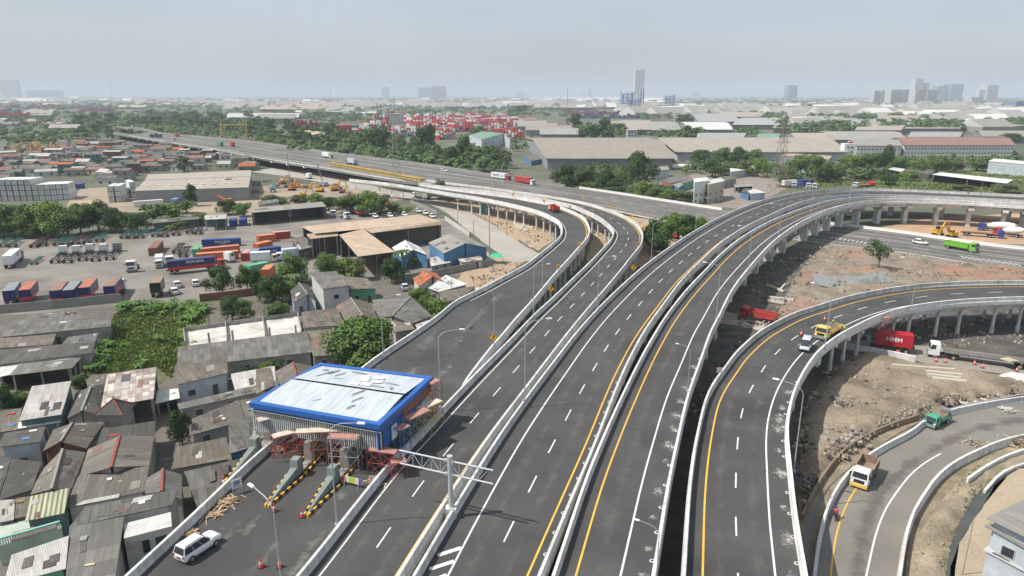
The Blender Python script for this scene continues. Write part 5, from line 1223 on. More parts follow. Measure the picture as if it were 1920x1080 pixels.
# parked lorries beyond the high bend
put('fb_w', lambda: semi_proto(None, 'box', PW, name='box_trailer', L=9, cat='trailer'), (1463, 352), (1499, 350), 'white box trailer beyond the bend, left of the blue one', .0)
put('fb_b', lambda: semi_proto(None, 'box', PBLU, name='box_trailer', L=9, cat='trailer'), (1494, 351), (1529, 349), 'blue box trailer beyond the bend, right of the white one', .0)
LC = [put(kk, (lambda pm=pm: tractor_proto(pm)), (x, y-6), (x-1, y+4), '', .0, s=1.05) for kk, pm, x, y in (('tr_w', PW, 1489, 352), ('tr_b', PBLU, 1501, 353), ('tr_w', PW, 1516, 354), ('tr_w', PW, 1527, 355))]
label_row(LC, '{o} lorry head from the left beyond the high bend', 'lorry heads beyond the high bend')
put('fl_r', lambda: semi_proto(PW, 'flat', PRED, name='flatbed_lorry', L=9), (1638, 350), (1601, 352), 'white-cabbed lorry with a red bed on the edge of the grass field', .0)
k = MB(); k.cyl((-1.5, 0, 1.6), 1.3, 3.0, 14, 0, 'x'); o = k.build('red_tank', PRED, smooth=True); o.location = P(1634, 349, 0); tag(o, 'rounded red tank on the red lorry bed by the grass', 'tank')
# right side machinery
put('mix', lambda: rigid_proto(PRED, PW, 'drum', 5.5, name='mixer_lorry', cat='mixer lorry', w=2.4), (1905, 445), (1872, 441), 'concrete mixer lorry with white drum and red cab at the right edge', .02, s=1.2)
put('rflat', lambda: semi_proto(PBLU, 'flat', PBRN, name='flatbed_lorry', L=10), (1806, 441), (1868, 446), 'brown flatbed lorry with blue cab beside the mixer', .02)
put('tankt', lambda: rigid_proto(PBLU, PW, 'drum', 7.5, name='mixer_lorry', cat='mixer lorry', w=2.4), (1888, 436), (1844, 432), 'second mixer lorry with longer white drum behind the mixer with red cab', .02, s=1.2)
YM = mat('machine_yellow', (.62, .36, .03), .5, .1, 1); OM = mat('machine_orange', (.55, .19, .03), .55, .15, 1)
def excavator(xy, rz, bodym, cabm, label, z=0.0, s=1.0, boom=True, name='excavator'):
 t = thing(name, label, 'excavator', P(*xy, z), rz); t.scale = (s,)*3
 for y in (-1.0, 1.0):
  k = MB(); pr = [(-1.7, .25), (-1.4, 0), (1.4, 0), (1.7, .25), (1.7, .6), (1.4, .85), (-1.4, .85), (-1.7, .6)]
  lo = [Vector((a, y-.3, b)) for a, b in pr]; hi = [Vector((a, y+.3, b)) for a, b in pr]; k.hexa(lo[::-1], hi[::-1]); k.build('track', BLACK, t)
 k = MB(); k.frus((-.4, 0, .95), (3.0, 2.3), (2.8, 2.2), 1.0); k.box((-1.5, 0, 2.1), (.9, 2.1, .5)); k.build('upper_body', bodym, t)
 k = MB(); k.frus((.6, .65, 1.9), (1.5, .95), (1.2, .9), 1.35, 0, (-.1, 0)); c = k.build('cab', cabm, t)
 k = MB(); k.box((1.30, .65, 2.6), (.04, .75, .9)); k.box((.6, 1.13, 2.65), (.8, .03, .75)); k.build('window', GLASS, c)
 if boom:
  k = MB(); k.bar((.9, -.3, 1.7), (2.6, -.3, 4.6), .4, .55); k.bar((2.6, -.3, 4.6), (5.0, -.3, 4.2), .35, .5); k.build('boom', bodym, t)
  k = MB(); k.bar((4.9, -.3, 4.3), (5.6, -.3, 1.6), .3, .4); k.frus((5.5, -.3, .8), (.6, 1.0), (.9, 1.1), .9); k.build('arm_and_bucket', bodym, t)
 return t
excavator((1264, 447), 2.4, PRED, paint('cab_blue', (.10, .28, .42)), 'red excavator with blue cab before the dark bushes', 0, .9)
excavator((1758, 441), .4, YM, PBLK, 'yellow wheel loader on the orange earthworks', 0, 1.0)
excavator((1784, 445), 3.3, YM, YM, 'yellow digger with folded boom beside the wheel loader', 0, .9)
MACH = [excavator(xy, r, m, c, '', 0, s) for xy, r, m, c, s in (((548, 357), 1.2, OM, PGRY, 1.1), ((558, 352), 2.2, YM, PGRY, 1.0), ((600, 360), 2.8, YM, YM, 1.1), ((628, 358), .6, YM, PGRY, 1.2), ((642, 362), 3.4, OM, PGRY, 1.0), ((570, 368), .2, YM, PW, .9), ((512, 360), 1.9, paint('machine_teal', (.1, .3, .3)), PW, 1.1), ((530, 345), 1.0, OM, PW, 1.0))]
label_row(MACH, '{o} digger from the left in the cluttered machinery yard', 'diggers in the machinery yard')
MACH = [excavator((x, y), r, m, PGRY, '', 0, 1.5) for x, y, r, m in ((8, 292, .4, OM), (20, 290, 1.2, YM), (32, 291, 2.2, OM), (44, 288, .9, CHASR), (55, 290, 1.7, OM), (66, 286, .3, YM), (78, 284, 2.6, OM), (90, 282, 1.1, YM), (104, 280, .5, YM), (14, 283, 2.0, CHASR), (36, 281, .7, OM), (60, 279, 1.4, YM))]
label_row(MACH, '{o} rusty orange machine from the left in the far left machine park', 'machines in the far left park')
def crane(xy, tip, h, m, label, z=0.0):
 t = thing('mobile_crane', label, 'crane', P(*xy, z)); d = P(*tip, z)-P(*xy, z)
 k = MB(); k.box((0, 0, 1.1), (6.5, 2.4, .8)); k.box((1.8, 0, 2.0), (1.8, 2.2, 1.2)); k.build('carrier', m, t)
 k = MB(); [k.cyl((x, -1.2, .5), .5, 2.4, 12, 0, 'y') for x in (-2.4, -1.2, 1.4, 2.6)]; k.build('wheels', BLACK, t)
 k = MB(); a = Vector((0, 0, 2)); b = Vector((d.x, d.y, h)); u = Vector((.35, 0, 0))
 for s in (-1, 1):
  for q in (-.3, .3): k.bar(a+u*s+Vector((0, 0, q)), b+u*s*.6+Vector((0, 0, q)), .1)
 for i in range(14): k.bar(a.lerp(b, i/14)+u*(1 if i % 2 else -1), a.lerp(b, (i+1)/14)+u*(-1 if i % 2 else 1), .07)
 k.build('lattice_boom', m, t); return t
crane((606, 350), (598, 350), 13, paint('crane_violet', (.25, .25, .42)), 'mobile crane with pale violet lattice boom below the highway')
crane((440, 372), (418, 371), 4.0, paint('crane_blue', (.08, .16, .42)), 'blue lattice crane lying low behind the green trees')
crane((424, 382), (384, 371), 5.0, OM, 'orange lattice crane with lowered boom beside the tan warehouse')
crane((545, 352), (543, 345), 17, CHASR, 'tall dark piling rig standing in front of the highway edge')
# gantry crane, yellow, beyond the highway
t = thing('gantry_crane', 'yellow gantry crane standing behind the highway among the trees', 'crane', P(440, 262, 0))
k = MB(); k.box((0, 0, 17), (34, 1.2, 1.3)); k.build('girder', YM, t)
for x in (-14, 15):
 k = MB(); k.bar((x, -4, 0), (x, 0, 17), .6); k.bar((x, 4, 0), (x, 0, 17), .6); k.bar((x, -2.4, 7), (x, 2.4, 7), .7); k.build('leg', YM, t)
k = MB(); k.bar((-14, 0, 18), (-14, 0, 24), .8); k.bar((15, 0, 18), (15, 0, 24), .8); k.build('mast', YM, t)
# yellow launching girder laid along the elevated highway
a, b = P(616, 309, 7.9), P(790, 341, 7.9); t = thing('launching_girder', 'long yellow lattice girder lying along the near edge of the highway', 'girder', a, math.atan2((b-a).y, (b-a).x))
ln = (b-a).length; k = MB()
for y in (0, 1.8): k.box((ln/2, y, 1.5), (ln, .3, .3)); k.box((ln/2, y, .2), (ln, .3, .3))
n = int(ln/1.6)
for i in range(n): k.box((ln*i/n+.4, .9, .85), (.45, 1.9, 1.1), 0, i % 2)
k.build('lattice', [mat('girder_yellow', (.48, .33, .08), .6), mat('girder_pale', (.60, .47, .20), .6)], t)
# ---- people
def person(loc, rz, top, legs, label, pose='stand', hair=(.02, .015, .012), hat=None, s=1.0, skin=(.30, .17, .11)):
 J = {'stand': dict(pel=(0, 0, .95), ch=(0, 0, 1.35), nk=(0, 0, 1.5), hd=(.02, 0, 1.66), kl=(.03, .1, .5), fl=(0, .11, .06), kr=(.05, -.1, .5), fr=(.02, -.11, .06), el=(.02, .27, 1.15), hl=(.12, .26, .9), er=(.05, -.27, 1.15), hr=(.2, -.22, .95)),
   'bend': dict(pel=(-.1, 0, .9), ch=(.25, 0, 1.18), nk=(.36, 0, 1.26), hd=(.48, 0, 1.33), kl=(.05, .1, .48), fl=(-.05, .11, .06), kr=(.08, -.1, .48), fr=(0, -.11, .06), el=(.38, .24, .98), hl=(.6, .18, .85), er=(.38, -.24, .98), hr=(.6, -.16, .85)),
   'ride': dict(pel=(-.15, 0, .82), ch=(-.02, 0, 1.2), nk=(.02, 0, 1.34), hd=(.06, 0, 1.5), kl=(.28, .18, .72), fl=(.12, .2, .28), kr=(.28, -.18, .72), fr=(.12, -.2, .28), el=(.2, .28, 1.02), hl=(.45, .3, 1.02), er=(.2, -.28, 1.02), hr=(.45, -.3, 1.02))}[pose]
 t = thing('person', label, 'person', loc, rz); t.scale = (s,)*3
 def skinned(edges, R, name, m):
  ks = list(R); bm_v = [J[k_] if k_ in J else V2[k_] for k_ in ks]
  me = bpy.data.meshes.new(name); me.from_pydata(bm_v, [(ks.index(a), ks.index(b)) for a, b in edges], [])
  o = bpy.data.objects.new(name, me); COL.objects.link(o); md = o.modifiers.new('skin', 'SKIN');
  for i, k_ in enumerate(ks): me.skin_vertices[0].data[i].radius = (R[k_],)*2
  me.skin_vertices[0].data[0].use_root = True; o.modifiers.new('sub', 'SUBSURF').levels = 1
  dg = bpy.context.evaluated_depsgraph_get(); m2 = bpy.data.meshes.new_from_object(o.evaluated_get(dg)); bpy.data.objects.remove(o); m2.materials.clear(); m2.materials.append(m)
  m2.polygons.foreach_set('use_smooth', [True]*len(m2.polygons)); r = bpy.data.objects.new(name, m2); COL.objects.link(r); r.parent = t; return r
 V2 = {'sl': tuple(Vector(J['ch'])+Vector((0, .18, .05))), 'sr': tuple(Vector(J['ch'])+Vector((0, -.18, .05))), 'wl': tuple(Vector(J['pel'])+Vector((0, .1, -.02))), 'wr': tuple(Vector(J['pel'])+Vector((0, -.1, -.02))), 'tl': tuple(Vector(J['fl'])+Vector((.16, 0, -.02))), 'tr': tuple(Vector(J['fr'])+Vector((.16, 0, -.02)))}
 for s_, q in (('l', 1), ('r', -1)):
  h = Vector(J['h'+s_]); e = Vector(J['e'+s_]); d = (h-e).normalized()
  for i, (dy, ln) in enumerate(((-.03, .085), (-.01, .1), (.01, .095), (.03, .075))): V2['f%s%d' % (s_, i)] = tuple(h+d*ln+Vector((.01*i, dy, -.02)))
  V2['th'+s_] = tuple(h+d*.045+Vector((.05, 0, .02)))
 R = dict(pel=.145, ch=.15, nk=.062, hd=.105, wl=.11, wr=.11, kl=.062, kr=.062, fl=.045, fr=.045, tl=.04, tr=.04, sl=.075, sr=.075, el=.042, er=.042, hl=.032, hr=.032)
 E = [('pel', 'ch'), ('ch', 'nk'), ('nk', 'hd'), ('pel', 'wl'), ('pel', 'wr'), ('wl', 'kl'), ('wr', 'kr'), ('kl', 'fl'), ('kr', 'fr'), ('fl', 'tl'), ('fr', 'tr'), ('ch', 'sl'), ('ch', 'sr'), ('sl', 'el'), ('sr', 'er'), ('el', 'hl'), ('er', 'hr')]
 for s_ in 'lr':
  for i in range(4): R['f%s%d' % (s_, i)] = .011; E.append(('h'+s_, 'f%s%d' % (s_, i)))
  R['th'+s_] = .012; E.append(('h'+s_, 'th'+s_))
 skinned(E, R, 'body', mat('skin_%d' % int(skin[0]*100), skin, .6))
 G = mat('cloth_%02d%02d%02d' % tuple(int(c*99) for c in top), top, .85, .08, 6); L2 = mat('cloth_%02d%02d%02d' % tuple(int(c*99) for c in legs), legs, .85, .08, 6)
 skinned([('pel', 'ch'), ('ch', 'sl'), ('ch', 'sr'), ('sl', 'el'), ('sr', 'er')], dict(pel=.165, ch=.17, sl=.095, sr=.095, el=.062, er=.062), 'shirt', G)
 skinned([('pel', 'wl'), ('pel', 'wr'), ('wl', 'kl'), ('wr', 'kr'), ('kl', 'fl'), ('kr', 'fr')], dict(pel=.155, wl=.125, wr=.125, kl=.082, kr=.082, fl=.065, fr=.065), 'trousers', L2)
 k = MB(); c = Vector(J['hd']); rings = [[c+Vector((r*math.cos(a*.785)-.012, r*math.sin(a*.785), z)) for a in range(8)] for r, z in ((.118, .0), (.128, .05), (.10, .11), (.03, .135))]
 loft(k, rings); k.build('helmet' if hat else 'hair', mat('hat_%02d%02d%02d' % tuple(int(c_*99) for c_ in hat), hat, .4) if hat else mat('hair_black', hair, .6), t, smooth=True)
 k = MB(); [k.box((c.x+.098, y, c.z-.0), (.02, .025, .015)) for y in (-.035, .035)]; k.build('eyes', DARK, t); k = MB(); k.frus((c.x+.10, 0, c.z-.05), (.03, .03), (.012, .014), .05); k.build('nose', mat('skin_%d' % int(skin[0]*100), skin, .6), t)
 return t
yc = Vector(yl.location)
fx = Vector((math.cos(yl.rotation_euler.z), math.sin(yl.rotation_euler.z), 0)); fy = Vector((-fx.y, fx.x, 0))
person(yc-fx*2.6-fy*.4+Vector((0, 0, 1.02)), yl.rotation_euler.z+.6, (.42, .62, .05), (.05, .06, .09), 'worker in lime hi-vis vest bending over the poles on the lorry', 'bend', hat=(.7, .7, .66))
person(yc-fx*2.9+fy*1.75, yl.rotation_euler.z-1.2, (.42, .60, .08), (.04, .05, .08), 'worker in lime hi-vis vest standing on the road behind the lorry', 'stand', hat=(.62, .62, .12))
person(P(1895, 741, .35), 2.6, (.10, .10, .10), (.06, .07, .10), 'person in dark clothes and pale hat standing by the roadside ditch', 'stand', hat=(.66, .62, .5))
mp_ = P(1566, 972, .30); mz = 1.2
t = thing('motorbike', 'small dark motorbike on the ground-level road beside the yellow line', 'motorbike', mp_, mz)
for x in (-.62, .62):
 k = MB(); rings = [[Vector((x+(.24+.05*math.cos(b))*math.cos(a*.5236), .05*math.sin(b), .29+(.24+.05*math.cos(b))*math.sin(a*.5236))) for b in [q*1.0472 for q in range(6)]] for a in range(13)]
 for r0, r1 in zip(rings, rings[1:]):
  for q in range(6): k.face([r0[q], r0[(q+1) % 6], r1[(q+1) % 6], r1[q]])
 k.build('wheel', BLACK, t)
k = MB(); k.frus((-.25, 0, .45), (.9, .28), (.8, .22), .3); k.bar((.55, 0, .4), (.42, 0, .98), .09); k.bar((.42, -.32, 1.0), (.42, .32, 1.0), .04); k.frus((.5, 0, .6), (.2, .25), (.12, .2), .3); k.build('body', PBLK, t)
k = MB(); k.box((-.3, 0, .78), (.75, .24, .08)); k.build('saddle', DARK, t); k = MB(); k.box((.6, 0, .82), (.06, .16, .14)); k.build('headlight', LIGHT, t)
person(mp_, mz, (.55, .03, .05), (.04, .04, .06), 'rider in a red jacket sitting on the dark motorbike', 'ride', hat=(.06, .06, .07))
# ================================================================== BUILDINGS
RG = {
 'grey': roofmat('asbestos_grey', (.145, .14, .13), .28), 'dark': roofmat('asbestos_dark', (.09, .086, .08), .24), 'brown': roofmat('asbestos_brown', (.16, .14, .115), .26),
 'pale': roofmat('zinc_pale', (.42, .41, .385), .12, (1.6, 3), .2, (.32, .29, .25), .5, .6), 'white': roofmat('zinc_white', (.58, .58, .56), .08, (2.0, 4), .2, (.45, .43, .38), .4, .55),
 'pink': roofmat('patched_zinc', (.30, .25, .225), .35, (1.0, 1.3), .2, (.17, .12, .10), .6, patch=(.42, .37, .34)), 'tan': roofmat('tan_sheet', (.40, .31, .235), .08, (2.5, 8), .3, (.31, .23, .17), .5),
 'tand': roofmat('dusty_sheet', (.305, .275, .235), .07, (3, 12), .35, (.26, .21, .17), .45), 'tile': roofmat('orange_tiles', (.42, .125, .05), .25, (.3, .35), .3, (.25, .07, .035), .6), 'red': roofmat('red_sheet', (.33, .06, .05), .12, (2, 6), .3, (.22, .06, .05), .5),
 'rtan': roofmat('rust_tiles', (.235, .14, .115), .12, (3, 8), .35, (.22, .12, .09), .5), 'olive': roofmat('olive_sheet', (.37, .38, .26), .06, (.5, 9), .5, (.27, .27, .19), .4, ribamt=.5), 'green': roofmat('green_sheet', (.15, .26, .20), .1, (3, 9), .35, (.12, .2, .15), .4),
 'steel': roofmat('weathered_steel', (.30, .305, .30), .1, (3, 10), .35, (.22, .21, .19), .5), 'lgrey': roofmat('light_fibre', (.27, .26, .24), .12, (3, 9), .3, (.25, .225, .195), .5), 'rib': roofmat('ribbed_brown', (.165, .15, .13), .24, (1.1, 30), .3, (.11, .10, .085), .6),
}
WL = {
 'white': mat('whitewash', (.50, .50, .485), .9, .14, .4, .08, 3, stain=(.28, .265, .24), stain_amt=.7, stain_scale=.4), 'grey': mat('render_grey', (.29, .28, .265), .9, .18, .3, .1, 3, stain=(.14, .13, .12), stain_amt=.7, stain_scale=.4), 'blue': mat('wall_blue', (.08, .20, .36), .85, .15, .4, stain=(.05, .1, .17), stain_amt=.6, stain_scale=.4),
 'green': mat('wall_green', (.12, .36, .22), .85, .15, .4), 'teal': mat('wall_teal', (.10, .17, .17), .85, .2, .4), 'cream': mat('wall_cream', (.50, .46, .34), .85, .14, .4, stain=(.32, .28, .2), stain_amt=.5, stain_scale=.4), 'brick': mat('wall_brick', (.19, .085, .06), .9, .2, .6), 'pale': mat('wall_paleblue', (.42, .47, .51), .85, .12, .4, stain=(.28, .3, .31), stain_amt=.6, stain_scale=.5),
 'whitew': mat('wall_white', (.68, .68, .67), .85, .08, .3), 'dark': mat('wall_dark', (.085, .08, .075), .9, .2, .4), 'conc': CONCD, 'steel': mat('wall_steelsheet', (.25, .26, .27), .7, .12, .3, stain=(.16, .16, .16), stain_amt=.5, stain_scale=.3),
}
FRAME = mat('window_frame', (.42, .41, .38), .7, .1, 2)
FENCEB = [mat('ridge_red', (.26, .07, .05), .8), mat('ridge_grey', (.24, .23, .21), .85)]
CAMP = Vector((0, 0, CAM_H))
HOUSES = []
def house(planes, label, roof='grey', wall='grey', open_=False, wins=True, cat='house', name='house', grp=None, ridge=None, inset=.3, thick=.09, far=False, lift=0.0, overlay=None):
 "planes: roof planes, each four (px, py, height) corners; walls are raised below each plane"
 rnd = random.Random(hash(label) & 0xffff); W_ = [[P(*c) for c in pl] for pl in planes]
 cx = sum((p for w in W_ for p in w), Vector())/sum(len(w) for w in W_)
 t = thing(name, label, cat, (cx.x, cx.y, 0), 0, grp); o = Vector((cx.x, cx.y, 0)); r = MB(); wl = MB()
 if open_: posts = []
 for w in W_:
  q = [p-o for p in w]
  n = (q[1]-q[0]).cross(q[-1]-q[0])
  if n.z < 0: q = [q[1], q[0]]+q[2:][::-1] if len(q) == 4 else q[::-1]
  q = q if (q[1]-q[0]).cross(q[-1]-q[0]).z > 0 else q[::-1]
  dn = Vector((0, 0, -thick)); r.hexa([p+dn for p in q], q)
  c = sum(q, Vector())/len(q); ins = []
  for p in q:
   d = c-p; ln = hv(d).length; f = min(.45, inset*1.4/max(ln, .1)); ins.append(p+d*f+Vector((0, 0, -thick-.03)))
  bot = [Vector((p.x, p.y, lift)) for p in ins]
  if open_:
   m_ = len(ins)
   for i in range(m_):
    a, b = ins[i], ins[(i+1) % m_]; e = hv(b-a); nr = Vector((e.y, -e.x, 0))
    if nr.dot(hv(CAMP-o)-hv((a+b)/2)) < 0: wl.hexa([bot[i], bot[(i+1) % m_], bot[(i+1) % m_]*.985, bot[i]*.985], [ins[i], ins[(i+1) % m_], ins[(i+1) % m_]*.985+Vector((0, 0, ins[i].z*.015)), ins[i]*.985+Vector((0, 0, ins[i].z*.015))])
    else:
     for f in (0.02, .5, .98): posts.append(a.lerp(b, f))
  else:
   wl.hexa(bot, ins)
   if wins and not far: add_openings(t, None, [Vector((p.x+o.x, p.y+o.y, p.z)) for p in ins], rnd)
 r.build('roof', RG[roof], t)
 if wl.f: wl.build('wall', WL[wall], t)
 if open_:
  for p in posts: m = MB(); m.box((p.x, p.y, p.z/2), (.22, .22, p.z)); m.build('post', WL['grey'], t)
 if ridge:
  a, b = P(*ridge[0])-o, P(*ridge[1])-o; m = MB(); m.bar(a+Vector((0, 0, .06)), b+Vector((0, 0, .06)), .3, .12); m.build('ridge_cap', FENCEB[ridge[2]], t)
 if overlay:
  for (pts, rm) in overlay:
   m = MB(); q = [P(*c)-o+Vector((0, 0, .05)) for c in pts]
   if (q[1]-q[0]).cross(q[2]-q[1]).z < 0: q = [q[1], q[0], q[3], q[2]]
   m.hexa([p-Vector((0, 0, .03)) for p in q], q); m.build('patch_sheet', RG[rm], t)
 HOUSES.append(t); return t
def add_openings(t, wallpar, quad, rnd, maxn=3, zf=0.0, door=True):
 o = Vector(t.location); before = None
 n0 = len(bpy.data.objects)
 q = quad
 n = len(q)
 for i in range(n):
  a, b = q[i], q[(i+1) % n]; e = hv(b-a); L = e.length
  if L < 2.4: continue
  e.normalize(); nr = Vector((e.y, -e.x, 0)); mid = (a+b)/2; v = hv(CAMP-mid)
  if nr.dot(v) < .2*v.length: continue
  h = min(a.z, b.z)
  if h < 1.9: continue
  k = min(maxn, max(1, int(L/3.0))); rz = math.atan2(e.y, e.x)
  for fl in range(1 if h < 5.2 else 2):
   for j in range(k):
    c = a.lerp(b, (j+.5)/k)-o; zc = min(1.5, h*.55)+fl*2.9; isd = door and fl == 0 and j == k//2 and L > 3.4
    w, hh = (.9, 2.0) if isd else (1.1, 1.0)
    if isd: zc = 1.0
    if zc+hh/2 > h-.1: continue
    m = MB(); m.box((c.x+nr.x*.02, c.y+nr.y*.02, zc), (w+.16, .10, hh+.14), rz); f = m.build('door' if isd else 'window', FRAME, t)
    m = MB(); m.box((c.x+nr.x*.075, c.y+nr.y*.075, zc), (w, .02, hh), rz); m.build('door_leaf' if isd else 'pane', GLASS if not isd else WL['dark'], f)
def Q(pts, zs):
 "corners with heights: zs = (height of first two, height of last two) or one height"
 if isinstance(zs, (int, float)): zs = (zs, zs)
 return [(pts[0][0], pts[0][1], zs[0]), (pts[1][0], pts[1][1], zs[0]), (pts[2][0], pts[2][1], zs[1]), (pts[3][0], pts[3][1], zs[1])]
